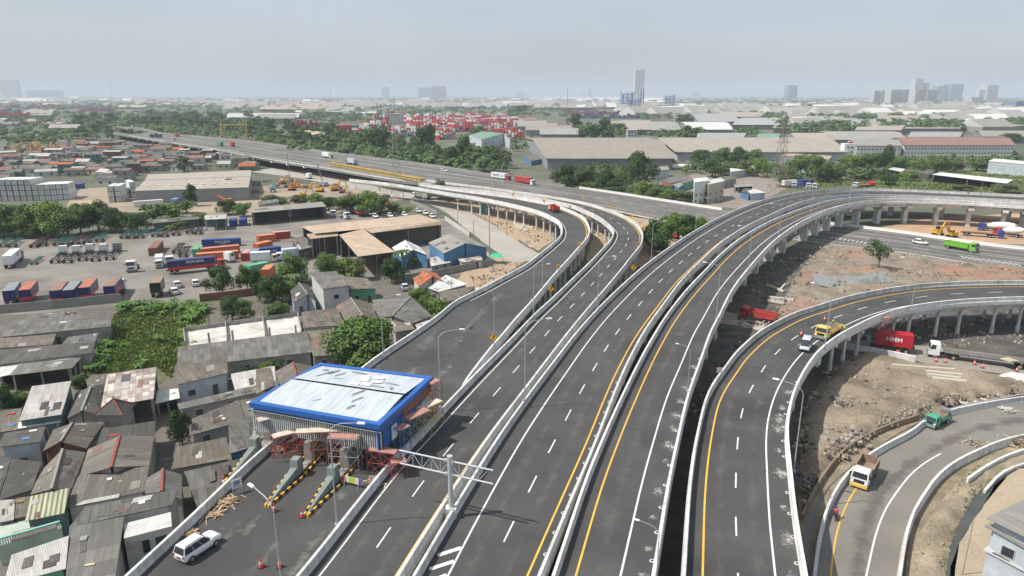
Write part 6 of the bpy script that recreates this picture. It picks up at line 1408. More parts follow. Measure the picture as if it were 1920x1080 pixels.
# ---- settlement beside the toll plaza (one roof plane each: far edge first)
for pts, zs, rf, wl, op, lab in [
 ([(46, 591), (181, 578), (182, 590), (46, 604)], (4.4, 4.0), 'grey', 'dark', 0, 'long low grey roof strip directly behind the navy trailers'),
 ([(10, 603), (210, 584), (208, 612), (2, 632)], (4.2, 3.2), 'grey', 'grey', 0, 'long grey corrugated roof at the left, beside the green garden'),
 ([(0, 634), (108, 618), (98, 646), (-6, 653)], (3.0, 2.5), 'brown', 'grey', 0, 'patched roof with a white sheet, below the long grey roof'),
 ([(127, 632), (185, 624), (178, 640), (114, 648)], (3.0, 2.6), 'grey', 'grey', 0, 'short grey roof touching the garden, right of the white-sheeted roof'),
 ([(-6, 656), (179, 640), (172, 662), (-6, 684)], (4.2, 3.3), 'dark', 'grey', 0, 'long dark roof with a white strip along its lower edge'),
 ([(-6, 684), (156, 664), (150, 672), (-6, 708)], (2.9, 2.6), 'white', 'grey', 1, 'narrow white awning below the long dark roof'),
 ([(37, 682), (152, 671), (135, 690), (17, 704)], (3.6, 3.2), 'grey', 'dark', 1, 'open-fronted grey shed with a dark interior'),
 ([(60, 724), (134, 714), (115, 777), (35, 789)], (5.2, 4.0), 'pale', 'teal', 0, 'large pale sheet roof with a teal side wall'),
 ([(35, 791), (115, 779), (114, 791), (33, 804)], (3.2, 2.8), 'white', 'teal', 1, 'narrow white awning under the large pale roof'),
 ([(158, 705), (203, 700), (199, 722), (165, 728)], (3.2, 2.8), 'brown', 'grey', 0, 'small brown roof left of the pinkish patched roof'),
 ([(201, 702), (293, 688), (288, 747), (189, 764)], (5.4, 4.6), 'pink', 'dark', 1, 'pinkish patched roof with a white strip, open and dark below'),
 ([(334, 650), (576, 621), (586, 660), (331, 690)], (4.0, 3.0), 'grey', 'grey', 0, 'very long grey roof dotted with white patches, mid left'),
 ([(332, 690), (425, 666), (427, 699), (330, 722)], (4.6, 3.6), 'brown', 'pale', 0, 'sloping brownish roof above a pale blue block wall'),
 ([(432, 701), (515, 686), (518, 722), (442, 736)], (3.0, 2.5), 'pale', 'white', 0, 'pale roof with white wall between the brown roof and the canopy'),
 ([(295, 732), (334, 728), (337, 746), (291, 757)], (2.6, 2.3), 'white', 'grey', 1, 'little white lean-to roof in the middle of the alley'),
 ([(332, 757), (522, 712), (522, 727), (336, 768)], (2.8, 2.5), 'grey', 'grey', 0, 'long thin grey roof strip leading to the canopy'),
 ([(360, 785), (448, 749), (460, 788), (357, 816)], (3.4, 2.7), 'rib', 'grey', 0, 'ribbed brown roof right of the small dark round tree'),
 ([(450, 750), (500, 742), (512, 780), (461, 788)], (3.4, 2.8), 'brown', 'grey', 0, 'brown roof under the left corner of the toll canopy'),
 ([(-6, 767), (41, 765), (32, 806), (-6, 811)], (3.2, 2.6), 'brown', 'grey', 0, 'brown roof cut by the left picture edge below the bushes'),
 ([(8, 812), (86, 799), (76, 828), (-2, 838)], (4.4, 4.2), 'dark', 'pale', 0, 'flat cluttered roof over a pale blue brick wall'),
 ([(175, 806), (292, 789), (290, 828), (165, 842)], (3.4, 2.8), 'dark', 'grey', 0, 'dark roof surrounding the little pyramid roof'),
 ([(147, 892), (280, 873), (272, 921), (123, 953)], (3.8, 2.9), 'rib', 'white', 0, 'speckled brown roof with a white lower edge above the largest grey roof'),
 ([(22, 860), (78, 866), (60, 918), (-2, 938)], (4.0, 3.0), 'dark', 'grey', 0, 'dark grey roof left of the two-sided striped roof'),
 ([(-10, 850), (21, 859), (-4, 938), (-14, 940)], (4.0, 3.0), 'dark', 'grey', 0, 'sliver of dark roof on the very left edge'),
 ([(58, 930), (131, 914), (120, 962), (47, 977)], (4.2, 3.8), 'olive', 'teal', 0, 'yellowish green ribbed roof above the balustrade'),
 ([(-4, 938), (28, 936), (26, 974), (-4, 980)], (3.4, 3.0), 'pale', 'grey', 0, 'crumpled pale sheets at the left picture edge'),
 ([(30, 934), (58, 930), (48, 968), (28, 972)], (3.6, 3.0), 'brown', 'grey', 0, 'small brown roof left of the yellowish green one'),
 ([(22, 1040), (129, 1004), (123, 1066), (6, 1097)], (4.8, 4.0), 'pale', 'green', 0, 'pale panelled roof at the bottom left corner'),
 ([(160, 950), (335, 916), (322, 947), (130, 988)], (5.0, 4.4), 'grey', 'white', 0, 'long grey roof band over a whitewashed house'),
 ([(130, 988), (233, 968), (215, 1092), (122, 1100)], (4.8, 3.6), 'grey', 'white', 0, 'large grey roof filling the lower left, beside the outer parapet'),
 ([(332, 838), (425, 819), (431, 860), (321, 880)], (3.6, 2.9), 'brown', 'grey', 0, 'brown roof with seams, left of the canopy foot'),
 ([(428, 792), (500, 771), (505, 828), (430, 851)], (3.8, 3.2), 'grey', 'blue', 0, 'grey roof with blue wall just left of the canopy'),
 ([(345, 884), (486, 852), (462, 880), (372, 958)], (3.4, 2.6), 'grey', 'grey', 0, 'grey roof squeezed against the outer parapet'),
 ([(565, 585), (632, 577), (646, 609), (568, 615)], (4.6, 4.2), 'brown', 'white', 0, 'brownish roof over a pale wall, left of the hipped brown roof'),
 ([(573, 619), (655, 609), (626, 666), (587, 668)], (3.6, 3.0), 'brown', 'grey', 0, 'brown roof touching the left side of the big round tree'),
 ([(582, 512), (630, 508), (655, 535), (605, 542)], (7.0, 6.8), 'grey', 'white', 0, 'two-storey house with flat grey roof and white block wall'),
 ([(639, 518), (688, 521), (706, 541), (655, 542)], (4.6, 3.8), 'brown', 'green', 0, 'brown roof with bright green wall behind the two-storey house'),
 ([(480, 693), (508, 685), (513, 723), (480, 739)], (3.0, 2.8), 'brown', 'white', 0, 'small roof with a white wall just left of the brown hip'),
 ([(712, 597), (760, 594), (779, 617), (741, 623)], (3.6, 3.0), 'brown', 'grey', 0, 'brown roof with a red seam behind the big round tree'),
 ([(765, 596), (800, 593), (806, 606), (784, 616)], (2.8, 2.5), 'white', 'grey', 0, 'small white roof against the plaza parapet'),
 ([(803, 540), (836, 515), (876, 533), (822, 547)], (3.4, 2.8), 'white', 'grey', 0, 'white patched roof beside the orange tiled roof'),
 ([(822, 547), (892, 536), (862, 561), (830, 566)], (3.0, 2.6), 'brown', 'white', 0, 'brown lean-to with white wall at the foot of the parapet'),
 ([(857, 484), (900, 478), (906, 487), (864, 492)], (2.8, 2.5), 'pink', 'white', 0, 'pinkish lean-to in front of the blue gabled house'),
 ([(805, 484), (838, 476), (845, 492), (808, 499)], (2.6, 2.3), 'pale', 'grey', 0, 'pale small roof between the two blue-walled houses'),
 ([(547, 447), (571, 441), (586, 463), (560, 469)], (4.2, 3.6), 'grey', 'dark', 0, 'grey roofed hut left of the white box trailer'),
 ([(475, 389), (604, 378), (612, 387), (470, 399)], (6.0, 5.2), 'lgrey', 'dark', 1, 'long open shed roof with lorries parked beneath'),
 ([(383, 404), (425, 402), (424, 410), (384, 412)], (4.6, 4.4), 'pale', 'teal', 1, 'small open shelter with a pale roof in the yard'),
 ([(288, 412), (372, 404), (375, 410), (286, 419)], (3.6, 3.2), 'grey', 'dark', 0, 'low grey roof hidden among the bushes of the yard'),
 ([(532, 497), (548, 490), (553, 508), (533, 520)], (3.4, 2.8), 'white', 'white', 0, 'white slanted roof among trees by the container offices'),
 ([(483, 378), (520, 372), (524, 378), (485, 385)], (4.0, 3.6), 'grey', 'grey', 0, 'grey hut at the edge of the machinery yard'),
]:
 ov = None
 if 'pinkish patched' in lab: ov = [([(243, 695, 5.0), (266, 692, 5.0), (262, 750, 4.4), (237, 755, 4.4)], 'white')]
 if 'with a white sheet' in lab: ov = [([(30, 629, 2.9), (89, 620, 2.9), (82, 641, 2.55), (19, 644, 2.55)], 'white')]
 if 'white lower edge' in lab: ov = [([(126, 945, 2.95), (225, 926, 3.05), (223, 933, 2.95), (122, 953, 2.85)], 'pale')]
 house([Q(pts, zs)], lab, rf, wl, bool(op), name='shed' if op else 'house', cat='shed' if op else 'house', overlay=ov)
# gabled and hipped houses: ridge line, then the eaves on both sides
def gable(ra, rb, la, lb, ea, eb, zr, ze, lab, rf='grey', wl='grey', rc=1, **kw):
 return house([[(*ra, zr), (*rb, zr), (*lb, ze), (*la, ze)], [(*rb, zr), (*ra, zr), (*ea, ze), (*eb, ze)]], lab, rf, wl, ridge=((*ra, zr), (*rb, zr), rc), **kw)
gable((170, 726), (152, 771), (143, 735), (125, 785), (198, 718), (190, 777), 4.4, 3.2, 'dark two-sided roof between the large pale and the pinkish roofs', 'dark')
gable((135, 793), (113, 828), (100, 806), (80, 846), (196, 791), (162, 841), 5.0, 3.6, 'brown two-sided roof over a red brick gable wall', 'brown', 'brick')
gable((224, 817), (208, 876), (165, 842), (149, 893), (289, 818), (280, 873), 4.8, 3.5, 'ribbed brown roof with a red ridge, speckled with white', 'rib', 'grey', 0)
gable((117, 842), (96, 917), (76, 884), (57, 927), (161, 848), (134, 916), 4.6, 3.2, 'striped two-sided roof with a dark ridge, left of the red-ridged one', 'rib')
gable((305, 879), (303, 921), (275, 896), (272, 926), (341, 890), (341, 936), 4.4, 3.4, 'little grey roof with an orange ridge above the whitewashed house', 'grey', 'grey', 0)
gable((549, 679), (556, 704), (515, 697), (531, 735), (590, 687), (592, 712), 4.2, 3.0, 'brown hipped roof with a red seam behind the canopy', 'brown', 'grey', 0)
gable((657, 558), (680, 592), (629, 574), (645, 610), (690, 566), (713, 602), 5.0, 3.4, 'large brown hipped roof behind the round tree', 'brown')
gable((770, 556), (735, 592), (698, 562), (712, 596), (810, 592), (770, 607), 4.6, 3.2, 'large grey roof with a white triangle at its ridge', 'grey')
gable((560, 530), (577, 552), (544, 545), (550, 568), (577, 533), (592, 563), 4.6, 3.4, 'dark gabled roof with pale stains left of the two-storey house', 'dark', 'pale')
gable((797, 507), (812, 518), (774, 522), (785, 537), (818, 512), (834, 529), 4.4, 3.2, 'orange tiled roof standing out among grey roofs', 'tile', 'white', 0)
gable((842, 438), (873, 456), (803, 455), (832, 475), (880, 446), (914, 464), 7.0, 5.0, 'blue-walled building with a broad grey gabled roof by the service road', 'lgrey', 'blue')
gable((760, 450), (775, 468), (735, 464), (752, 482), (786, 462), (801, 478), 5.4, 4.2, 'blue-walled hut with a white ribbed gabled roof left of the broad one', 'white', 'blue')
# little pyramid roof with finial
t = thing('pyramid_roof_hut', 'hut with a small pyramid roof, red hips and a finial', 'hut', P(224, 815, 0)); b = P(224, 815, 3.2); k = MB()
c4 = [(-2.2, -1.9), (2.2, -1.9), (2.2, 1.9), (-2.2, 1.9)]; ap = Vector((0, 0, 6.0))
for i in range(4): a, e = c4[i], c4[(i+1) % 4]; k.face([(a[0], a[1], 4.2), (e[0], e[1], 4.2), ap])
k.build('roof', RG['dark'], t); k = MB(); [k.bar((a[0], a[1], 4.22), ap, .16) for a in c4]; k.build('ridge_cap', FENCEB[0], t)
k = MB(); k.cyl((0, 0, 6.0), .08, .5, 8); k.cyl((0, 0, 6.2), .2, .3, 10); k.build('finial', STEEL, t); k = MB(); k.box((0, 0, 2.1), (3.6, 3.0, 4.2)); k.build('wall', WL['grey'], t)
# tan L-shaped workshop
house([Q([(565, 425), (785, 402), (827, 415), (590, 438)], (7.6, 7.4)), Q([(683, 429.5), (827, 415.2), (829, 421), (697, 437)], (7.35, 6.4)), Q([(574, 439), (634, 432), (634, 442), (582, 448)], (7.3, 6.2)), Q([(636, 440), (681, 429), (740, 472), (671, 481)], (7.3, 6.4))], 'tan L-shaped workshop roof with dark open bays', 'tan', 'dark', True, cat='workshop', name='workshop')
gable((272, 338), (470, 331), (277, 327), (471, 319), (252, 358), (466, 351), 8.5, 6.4, 'long tan warehouse roof with rows of light dots, behind the white containers', 'tand', 'steel', far=True, name='warehouse')
lw_ = HOUSES[-1]; k = MB(); rnd = random.Random(5)
for j in range(2):
 for i in range(9):
  p = P(lerp(272, 460, (i+.5)/9)-j*6, lerp(344, 338, (i+.5)/9)+j*7-3, lerp(8.2, 7.2, (j+.3)/2)+.05)-Vector(lw_.location); k.box(tuple(p), (1.4, 1.2, .06))
k.build('skylight', mat('skylight_white', (.7, .7, .68), .5), lw_)
# whitewashed house below the grey roof, its window wall facing the plaza
t = thing('house', 'whitewashed two-window house wall seen below the grey roof by the parapet', 'house', P(275, 1010, 2)); o = Vector(t.location); t.location.z = 0
a, b = P(232, 1008, 4.3), P(322, 985, 4.3); e = hv(b-a).normalized(); nr = Vector((e.y, -e.x, 0)); rz = math.atan2(e.y, e.x); c = (a+b)/2-Vector((t.location.x, t.location.y, 0)); ln = hv(b-a).length
k = MB(); k.box((c.x+e.y*-1.5, c.y+1.5*e.x, 2.1), (ln, 3, 4.2), rz); k.build('wall', WL['white'], t)
for f, w in ((-.08, .7), (.24, 1.1)):
 k = MB(); k.box((c.x+e.x*ln*f+nr.x*.03, c.y+e.y*ln*f+nr.y*.03, 2.6), (w+.15, .1, 1.7), rz); f_ = k.build('window', FRAME, t); k = MB(); k.box((c.x+e.x*ln*f+nr.x*.09, c.y+e.y*ln*f+nr.y*.09, 2.6), (w, .02, 1.55), rz); k.build('pane', GLASS, f_)
# balustraded balcony at the left edge
t = thing('balcony_house', 'pale green house with a white balustrade and teal rail at the left edge', 'house', P(55, 1010, 0)); o = Vector(t.location)
a, b = P(-8, 1012, 3.4)-o, P(112, 978, 3.4)-o; e = hv(b-a).normalized(); rz = math.atan2(e.y, e.x); c = (a+b)/2; ln = hv(b-a).length
k = MB(); k.box((c.x-e.y*2.2, c.y+e.x*2.2, 1.25), (ln, 4.4, 2.5), rz); k.build('wall', mat('wall_mint', (.40, .46, .40), .85, .12, .4, stain=(.2, .22, .18), stain_amt=.6, stain_scale=.4), t)
k = MB(); n = 26
for i in range(n): p = a.lerp(b, (i+.5)/n); k.box((p.x, p.y, 2.95), (.14, .14, .8), rz)
k.build('balustrade', WL['white'], t); k = MB(); k.box((c.x, c.y, 3.42), (ln, .3, .14), rz); k.build('rail', mat('rail_teal', (.20, .45, .38), .7), t)
k = MB(); k.box((c.x-e.y*1.2+.5, c.y+e.x*1.2, 2.62), (ln*.7, 1.6, .25), rz); k.build('balcony_floor', RUST, t)
# unfinished walls with a pale floor
t = thing('unfinished_house', 'roofless unfinished house with pale floor and bare posts', 'house', P(455, 618, 0)); o = Vector(t.location); cs = [P(*q, 1.6)-o for q in ((345, 622), (558, 592), (566, 628), (348, 648))]
k = MB(); k.hexa([Vector((p.x, p.y, 0)) for p in cs[::-1]], [Vector((p.x, p.y, 1.6)) for p in cs[::-1]]); k.build('floor_slab', mat('floor_pale', (.52, .50, .46), .9, .2, .3, stain=(.25, .24, .2), stain_amt=.8, stain_scale=.25), t)
k = MB()
for i, j in ((0, 1), (0, 3), (1, 2)): k.bar(cs[i]+Vector((0, 0, .45)), cs[j]+Vector((0, 0, .45)), .18, 1.0)
m1, m2 = cs[0].lerp(cs[1], .35), cs[3].lerp(cs[2], .35); k.bar(m1+Vector((0, 0, .45)), m2+Vector((0, 0, .45)), .18, 1.0); m1, m2 = cs[0].lerp(cs[1], .68), cs[3].lerp(cs[2], .68); k.bar(m1+Vector((0, 0, .45)), m2+Vector((0, 0, .45)), .18, .9); k.build('wall', WL['grey'], t)
for f in (.2, .4, .72, .95):
 for g in (0, 1): p = cs[0].lerp(cs[1], f).lerp(cs[3].lerp(cs[2], f), g); k = MB(); k.box((p.x, p.y, 2.7), (.3, .3, 2.4)); k.build('post', WL['grey'], t)
# house at the bottom right corner
house([Q([(1850, 971), (1958, 918), (2080, 985), (1985, 1038)], (7.2, 7.0)), Q([(1846, 986), (1858, 980), (1950, 1030), (1944, 1040)], (6.2, 5.7))], 'two-storey house with beige flat roof at the bottom right corner', 'lgrey', 'pale', inset=.6)
house([Q([(1842, 1030), (1856, 1022), (1938, 1062), (1930, 1076)], (3.8, 3.3))], 'narrow white awning low on the bottom right house', 'white', 'pale', wins=False, name='awning', cat='awning')
# ---- low walls and fences
def wall_run(pts, h, m, label, z=0.0, th=.2, cat='wall', name='boundary_wall'):
 w = crs([P(x, y, z) for x, y in pts], 2.5); b = MB(); b.sweep(w, [(-th/2, 0), (th/2, 0), (th/2, h), (-th/2, h)]); o = b.build(name, m); return tag(o, label, cat)
wall_run([(-20, 590), (60, 583), (150, 574), (228, 566)], 2.2, CONCD, 'dark boundary wall between the navy trailers and the roofs')
wall_run([(375, 566), (430, 560), (480, 553)], 2.0, WL['brick'], 'reddish low wall behind the unfinished house')
wall_run([(740, 530), (800, 522), (870, 508), (925, 497)], 2.0, CONCD, 'grey wall in front of the blue-walled houses')
wall_run([(770, 381), (792, 390), (820, 402)], 1.6, CONCD, 'pale wall running uphill beside the three parked cars')
wall_run([(834, 413), (852, 425), (880, 444)], 1.9, WL['white'], 'white panel fence beside the service road', th=.1, cat='fence', name='panel_fence')
wall_run([(1588, 655), (1640, 664), (1700, 676), (1716, 680)], 1.3, CONC, 'concrete retaining wall under the loop ramp near the crimson container', th=.4)
wall_run([(1503, 978), (1525, 930), (1542, 901), (1582, 853), (1648, 813), (1722, 787)], 1.0, mat('mud_wall', (.22, .17, .125), .9, .2, .3), 'low brown ditch wall on the earth side of the water', th=.25)
wall_run([(1812, 908), (1850, 882), (1900, 858), (1975, 838)], .9, CONC, 'pale ditch wall crossing the dry bank', th=.3)
wall_run([(1755, 786), (1800, 771), (1870, 757), (1960, 740)], 1.0, CONCD, 'dark retaining wall behind the turquoise pickup', th=.35)
wall_run([(1845, 925), (1880, 890), (1925, 872), (1990, 858)], .5, CONC, 'low kerb wall at the edge of the sandy ground', th=.3)
def kerb_blocks(pts, n, label, z=.05):
 w = crs([P(x, y, z) for x, y in pts], 2); s = arclen(w); L_ = []
 for i in range(n):
  p = at_len(w, s, s[-1]*(i+.5)/n); q = at_len(w, s, s[-1]*(i+.5)/n+.5); d = q-p
  if L_: o = L_[0].copy(); COL.objects.link(o)
  else: b = MB(); b.frus((0, 0, 0), (.7, .6), (.5, .4), .75); o = b.build('kerb_block', CONCD)
  o.location = p; o.rotation_euler = (0, 0, math.atan2(d.y, d.x)); tag(o, '', 'kerb block'); L_.append(o)
 label_row(L_, '{o} kerb block from the left '+label, 'kerb blocks '+label)
kerb_blocks([(800, 384), (822, 396), (862, 424), (900, 452)], 30, 'on the left side of the service road')
kerb_blocks([(830, 376), (868, 392), (912, 414), (935, 426)], 22, 'on the right side of the service road')
kerb_blocks([(972, 452), (990, 464), (1006, 472)], 10, 'by the dirt lot near the ramp')
# ---- site objects: blue cabin, barrels, tanks, concrete beams
t = thing('site_cabin', 'turquoise site cabin with white panels on the dirt lot', 'cabin', P(911, 400, 0), -.1)
k = MB(); k.box((0, 0, 1.6), (4.4, 2.8, 3.2)); k.build('wall', mat('cabin_turquoise', (.04, .34, .46), .6, .1, .8), t); k = MB(); k.box((0, 0, 3.3), (4.9, 3.3, .2)); k.build('roof', mat('cabin_roof', (.30, .42, .50), .6), t)
k = MB(); [k.box((x, -1.43, 1.5), (.8, .06, 2.5)) for x in (.4, 1.5)]; k.build('panel', WL['white'], t); k = MB(); k.box((-1.1, -1.43, 1.4), (.9, .07, 2.3)); k.build('door', WL['blue'], t)
for xy, z, r, h, m, l in (((903, 489), 1.6, 1.0, 2.0, paint('tank_red', (.55, .03, .05)), 'red round water tank on a stand by the blue-walled building'), ((1042, 446), 0, .8, 1.5, PBLU, 'blue barrel with pale rim beside the curved ramp'), ((733, 383), 2.0, .9, 2.0, PW, 'white water tank beside the red drum near the pylon'), ((729, 388), 0, .8, 2.6, PRED, 'red drum below the white tank near the pylon')):
 t = thing('water_tank', l, 'tank', P(xy[0], xy[1], 0)); k = MB(); k.cyl((0, 0, z), r, h, 16); k.tube([(0, 0, z+h), (0, 0, z+h+.25)], r, 16, 0, r*.4); k.build('tank_body', m, t, smooth=True)
 if z: k = MB(); [k.box((x, y, z/2), (.12, .12, z)) for x in (-.6, .6) for y in (-.6, .6)]; k.box((0, 0, z-.05), (1.6, 1.6, .1)); k.build('stand', STEEL, t)
t = thing('tarpaulin_tent', 'bright green tarpaulin roof beside the red water tank', 'tent', P(930, 493, 0)); k = MB(); k.face([(-2, -1.6, 2.2), (2, -1.6, 2.0), (2, 0, 3.0), (-2, 0, 3.1)]); k.face([(-2, 0, 3.1), (2, 0, 3.0), (2, 1.6, 2.2), (-2, 1.6, 2.2)]); k.build('tarpaulin', mat('tarp_green', (.06, .42, .26), .6, .1, 1), t); k = MB(); [k.box((x, y, 1.1), (.1, .1, 2.2)) for x in (-1.9, 1.9) for y in (-1.5, 1.5)]; k.build('pole', STEEL, t)
BEAM = mat('beam_concrete', (.46, .42, .35), .9, .15, .6, stain=(.3, .26, .2), stain_amt=.5, stain_scale=.6)
def beams(lst, tmpl, grp, z=0.3):
 L_ = []
 for a, b, w, h in lst:
  p, q = P(*a, z), P(*b, z); d = q-p; k = MB(); k.hexa(*[[Vector((x, y*w*(1 if zz == 0 else .8), zz*h)) for x, y in ((-d.length/2, -.5), (d.length/2, -.5), (d.length/2, .5), (-d.length/2, .5))] for zz in (0, 1)]); o = k.build('concrete_beam', BEAM); o.location = (p+q)/2; o.rotation_euler = (0, 0, math.atan2(d.y, d.x)); tag(o, '', 'concrete beam'); L_.append(o)
 label_row(L_, tmpl, grp)
beams([((1672, 689), (1735, 694), .8, .7), ((1737, 693), (1790, 697), .8, .6), ((1736, 700), (1802, 707), .9, .6), ((1738, 706), (1800, 713), .9, .6), ((1748, 712), (1811, 718), 1.0, .5)], '{o} concrete beam from the left, lying on the rough earth below the construction road', 'beams on the rough earth', .9)
beams([((1440, 560), (1488, 566), 1.2, .7), ((1438, 565), (1470, 570), 1.0, .5), ((1437, 536), (1470, 548), .8, .5), ((1472, 534), (1462, 545), .6, .4)], '{o} pale beam from the left on the dark ground under the parallel ramp', 'beams under the parallel ramp', .2)
beams([((962, 420), (1000, 428), .8, .5), ((975, 432), (985, 422), .8, .4), ((966, 424), (990, 433), .8, .5), ((915, 402), (945, 406), .7, .4), ((862, 388), (880, 393), .8, .5), ((848, 384), (870, 388), .6, .5)], '{o} precast piece from the left on the dirt lot', 'precast pieces on the dirt lot', .05)
beams([((1800, 754), (1820, 758), .9, .1), ((1826, 752), (1840, 756), .7, .1), ((1838, 747), (1856, 752), .6, .1)], '{o} flat board from the left beside the retaining wall', 'boards beside the retaining wall', .6)
debris('rubble_pile', (1830, 832), .3, 40, 2.2, [WOOD[2], CONCD, WOOD[1]], 'pile of timber and rubble on the ground-level road', 'rubble pile', 11, h=.4)
debris('rubble_pile', (1905, 832), .3, 40, 2.4, [WOOD[2], WOOD[1]], 'timber scaffold heap at the right edge of the ground road', 'timber pile', 12, h=1.0)
debris('rubble_pile', (1890, 770), .5, 26, 1.6, [CONC, BEAM], 'white rubble below the beams on the rough earth', 'rubble pile', 15, h=.3)
k = MB(); k.face([(-2.6, -1.2, .05), (2.4, -1.6, .1), (2.9, 1.0, .6), (0, 1.5, .95), (-2.2, 1.0, .6)]); k.face([(-2.6, -1.2, .05), (-2.2, 1.0, .6), (-2.8, .9, 0)]); o = k.build('white_tarpaulin', mat('tarp_white', (.55, .54, .5), .85, .15, 1)); o.location = P(1905, 712, .5); tag(o, 'crumpled white tarpaulin on the rough earth at the right edge', 'tarpaulin')
RC = mat('rock_grey', (.26, .245, .22), .95, .25, .9, bump=.4, bscale=5); RKS = []
def rock_proto(seed):
 bm = bmesh.new(); bmesh.ops.create_icosphere(bm, subdivisions=2, radius=.5)
 for v in bm.verts: v.co *= 1+.5*noise.noise(v.co*2.2+Vector((seed*7, 0, 0))); v.co.z *= .65
 me = bpy.data.meshes.new('rock'); bm.to_mesh(me); bm.free(); me.materials.append(RC); return me
RM = [rock_proto(i) for i in range(4)]; rnd = random.Random(21)
for (x, y), n, sx, sy, wh in (((1580, 800), 26, 70, 50, 'on the tan earth beside the loop ramp shadow'), ((1560, 740), 18, 30, 40, 'at the foot of the loop ramp columns'), ((1680, 745), 30, 120, 30, 'along the dark ridge of the rough earth'), ((1500, 620), 24, 40, 40, 'on the shaded ground by the concrete beams'), ((1680, 515), 24, 130, 25, 'on the red earth below the highway'), ((1560, 480), 18, 60, 20, 'on the red earth near the ramp shadow')):
 for i in range(n):
  o = bpy.data.objects.new('rock', rnd.choice(RM)); COL.objects.link(o); o.location = P(x+rnd.gauss(0, sx*.45), y+rnd.gauss(0, sy*.45), .55 if x > 1530 and y > 700 else .3); o.rotation_euler = (0, 0, rnd.uniform(0, 6)); o.scale = (rnd.uniform(.4, 1.5),)*3; tag(o, 'loose grey rock '+wh, 'rock', 'rocks '+wh)
rnd = random.Random(63)
for h_ in HOUSES[:66]:
 rf_ = [c for c in kids(h_) if c.name.startswith('roof')]
 if not rf_ or h_.name.startswith('work') or h_.name.startswith('ware'): continue
 for pg in [p_ for p_ in rf_[0].data.polygons if p_.normal.z > .7 and len(p_.vertices) == 4]:
  v_ = [rf_[0].data.vertices[i].co for i in pg.vertices]
  for q_ in range(rnd.randint(1, 4)):
   u0, w0 = rnd.uniform(.03, .8), rnd.uniform(.05, .75); u1, w1 = min(.98, u0+rnd.uniform(.06, .22)), min(.97, w0+rnd.uniform(.1, .4)); pt = lambda u, w: v_[0].lerp(v_[1], u).lerp(v_[3].lerp(v_[2], u), w)+pg.normal*(.03+.012*q_)
   k = MB(); t4 = [pt(u0, w0), pt(u1, w0), pt(u1, w1), pt(u0, w1)]; k.hexa([p-pg.normal*.025 for p in t4], t4); k.build('patch_sheet', RG[rnd.choice(['grey', 'brown', 'dark', 'rib', 'pale', 'dark', 'lgrey', 'rtan'])], rf_[0])
rnd = random.Random(31); CL_ = [mat('junk_white', (.6, .6, .57), .8), WOOD[2], CONCD, mat('junk_red', (.4, .06, .06), .7), mat('junk_blue', (.08, .2, .42), .7), WOOD[1]]
for i in range(60):
 h_ = rnd.choice(HOUSES[:52]); rf_ = [c for c in kids(h_) if c.name.startswith('roof')][0]; pg = rnd.choice([p_ for p_ in rf_.data.polygons if p_.normal.z > .7]); vs_ = [rf_.data.vertices[v_].co for v_ in pg.vertices]
 c = vs_[0].lerp(vs_[1], rnd.uniform(.15, .85)).lerp(vs_[3].lerp(vs_[2], rnd.uniform(.15, .85)), rnd.uniform(.15, .85)) if len(vs_) > 3 else sum(vs_, Vector())/3
 k = MB(); k.box((0, 0, 0), (rnd.uniform(.3, 1.4), rnd.uniform(.2, .7), rnd.choice([.04, .05, .2])), 0); o = k.build('roof_junk', rnd.choice(CL_)); o.location = Vector(h_.location)+c+Vector((0, 0, .05)); q_ = pg.normal.to_track_quat('Z', 'Y').to_euler(); o.rotation_euler = q_; tag(o, 'scrap of board or sheet weighing down an old grey roof', 'scrap piece', 'scraps on the old roofs')
SH_ = []
for i, (x, y, n, r_) in enumerate(((500, 372, 50, 7), (520, 352, 60, 8), (545, 340, 40, 6), (575, 352, 50, 7), (600, 372, 50, 6), (630, 350, 40, 6), (655, 366, 40, 5), (500, 340, 40, 7), (480, 360, 40, 7), (560, 374, 36, 5))): SH_.append(debris('scrap_heap', (x, y), 0, n, r_, [WOOD[2], CONCD, PGRY, OM, YM, PTEAL, PBLU, RUST], '', 'scrap heap', 40+i, (1.5, 5), (.2, .9), 2.2))
label_row(SH_, '{o} scrap metal heap from the left in the machinery yard', 'scrap heaps in the machinery yard')
# ---- warehouses and works beyond the highway
def shed(x0, x1, yt, yb, sl, rf, label, zr=10.0, ze=7.0, wl='steel', wins=0, name='warehouse', back=1.0, cat='warehouse'):
 "long gabled hall: ridge at photo height yt, near eave at yb"
 A, B, C, D = P(x0+sl, yt, zr), P(x1+sl, yt, zr), P(x1, yb, ze), P(x0, yb, ze); o = (A+B+C+D)/4; o.z = 0
 t = thing(name, label, cat, o); r = MB(); q = [p-o for p in (D, C, B, A)]; r.face(q)
 E, G = A+(A-D)*back, B+(B-C)*back; E.z = G.z = ze; r.face([A-o, B-o, G-o, E-o]); r.build('roof', RG[rf], t)
 w = MB(); gi = .97; dn = Vector((0, 0, -.25)); pts = [D-o, C-o, G-o, E-o]; top = [p*gi+dn for p in pts]; top = [Vector((a.x, a.y, ze-.25)) for a in top]; bot = [Vector((a.x, a.y, 0)) for a in top]; w.hexa(bot, top)
 for a, b, c in ((D, A, E), (C, B, G)): w.face([Vector(((p-o).x*gi, (p-o).y*gi, p.z-.25)) for p in (a, b, c)])
 w.build('wall', WL[wl], t)
 k = MB(); k.bar(D-o+Vector((0, 0, -.3)), C-o+Vector((0, 0, -.3)), .35, .5); k.build('eaves_gutter', WL['conc'], t)
 if wins:
  for fl in range(2):
   for i in range(wins):
    p = top[0].lerp(top[1], (i+.5)/wins); m = MB(); m.box((p.x, p.y-.05, 2.2+fl*3.6), ((top[1]-top[0]).length/wins*.42, .2, 1.0)); m.build('window', GLASS, t)
 return t
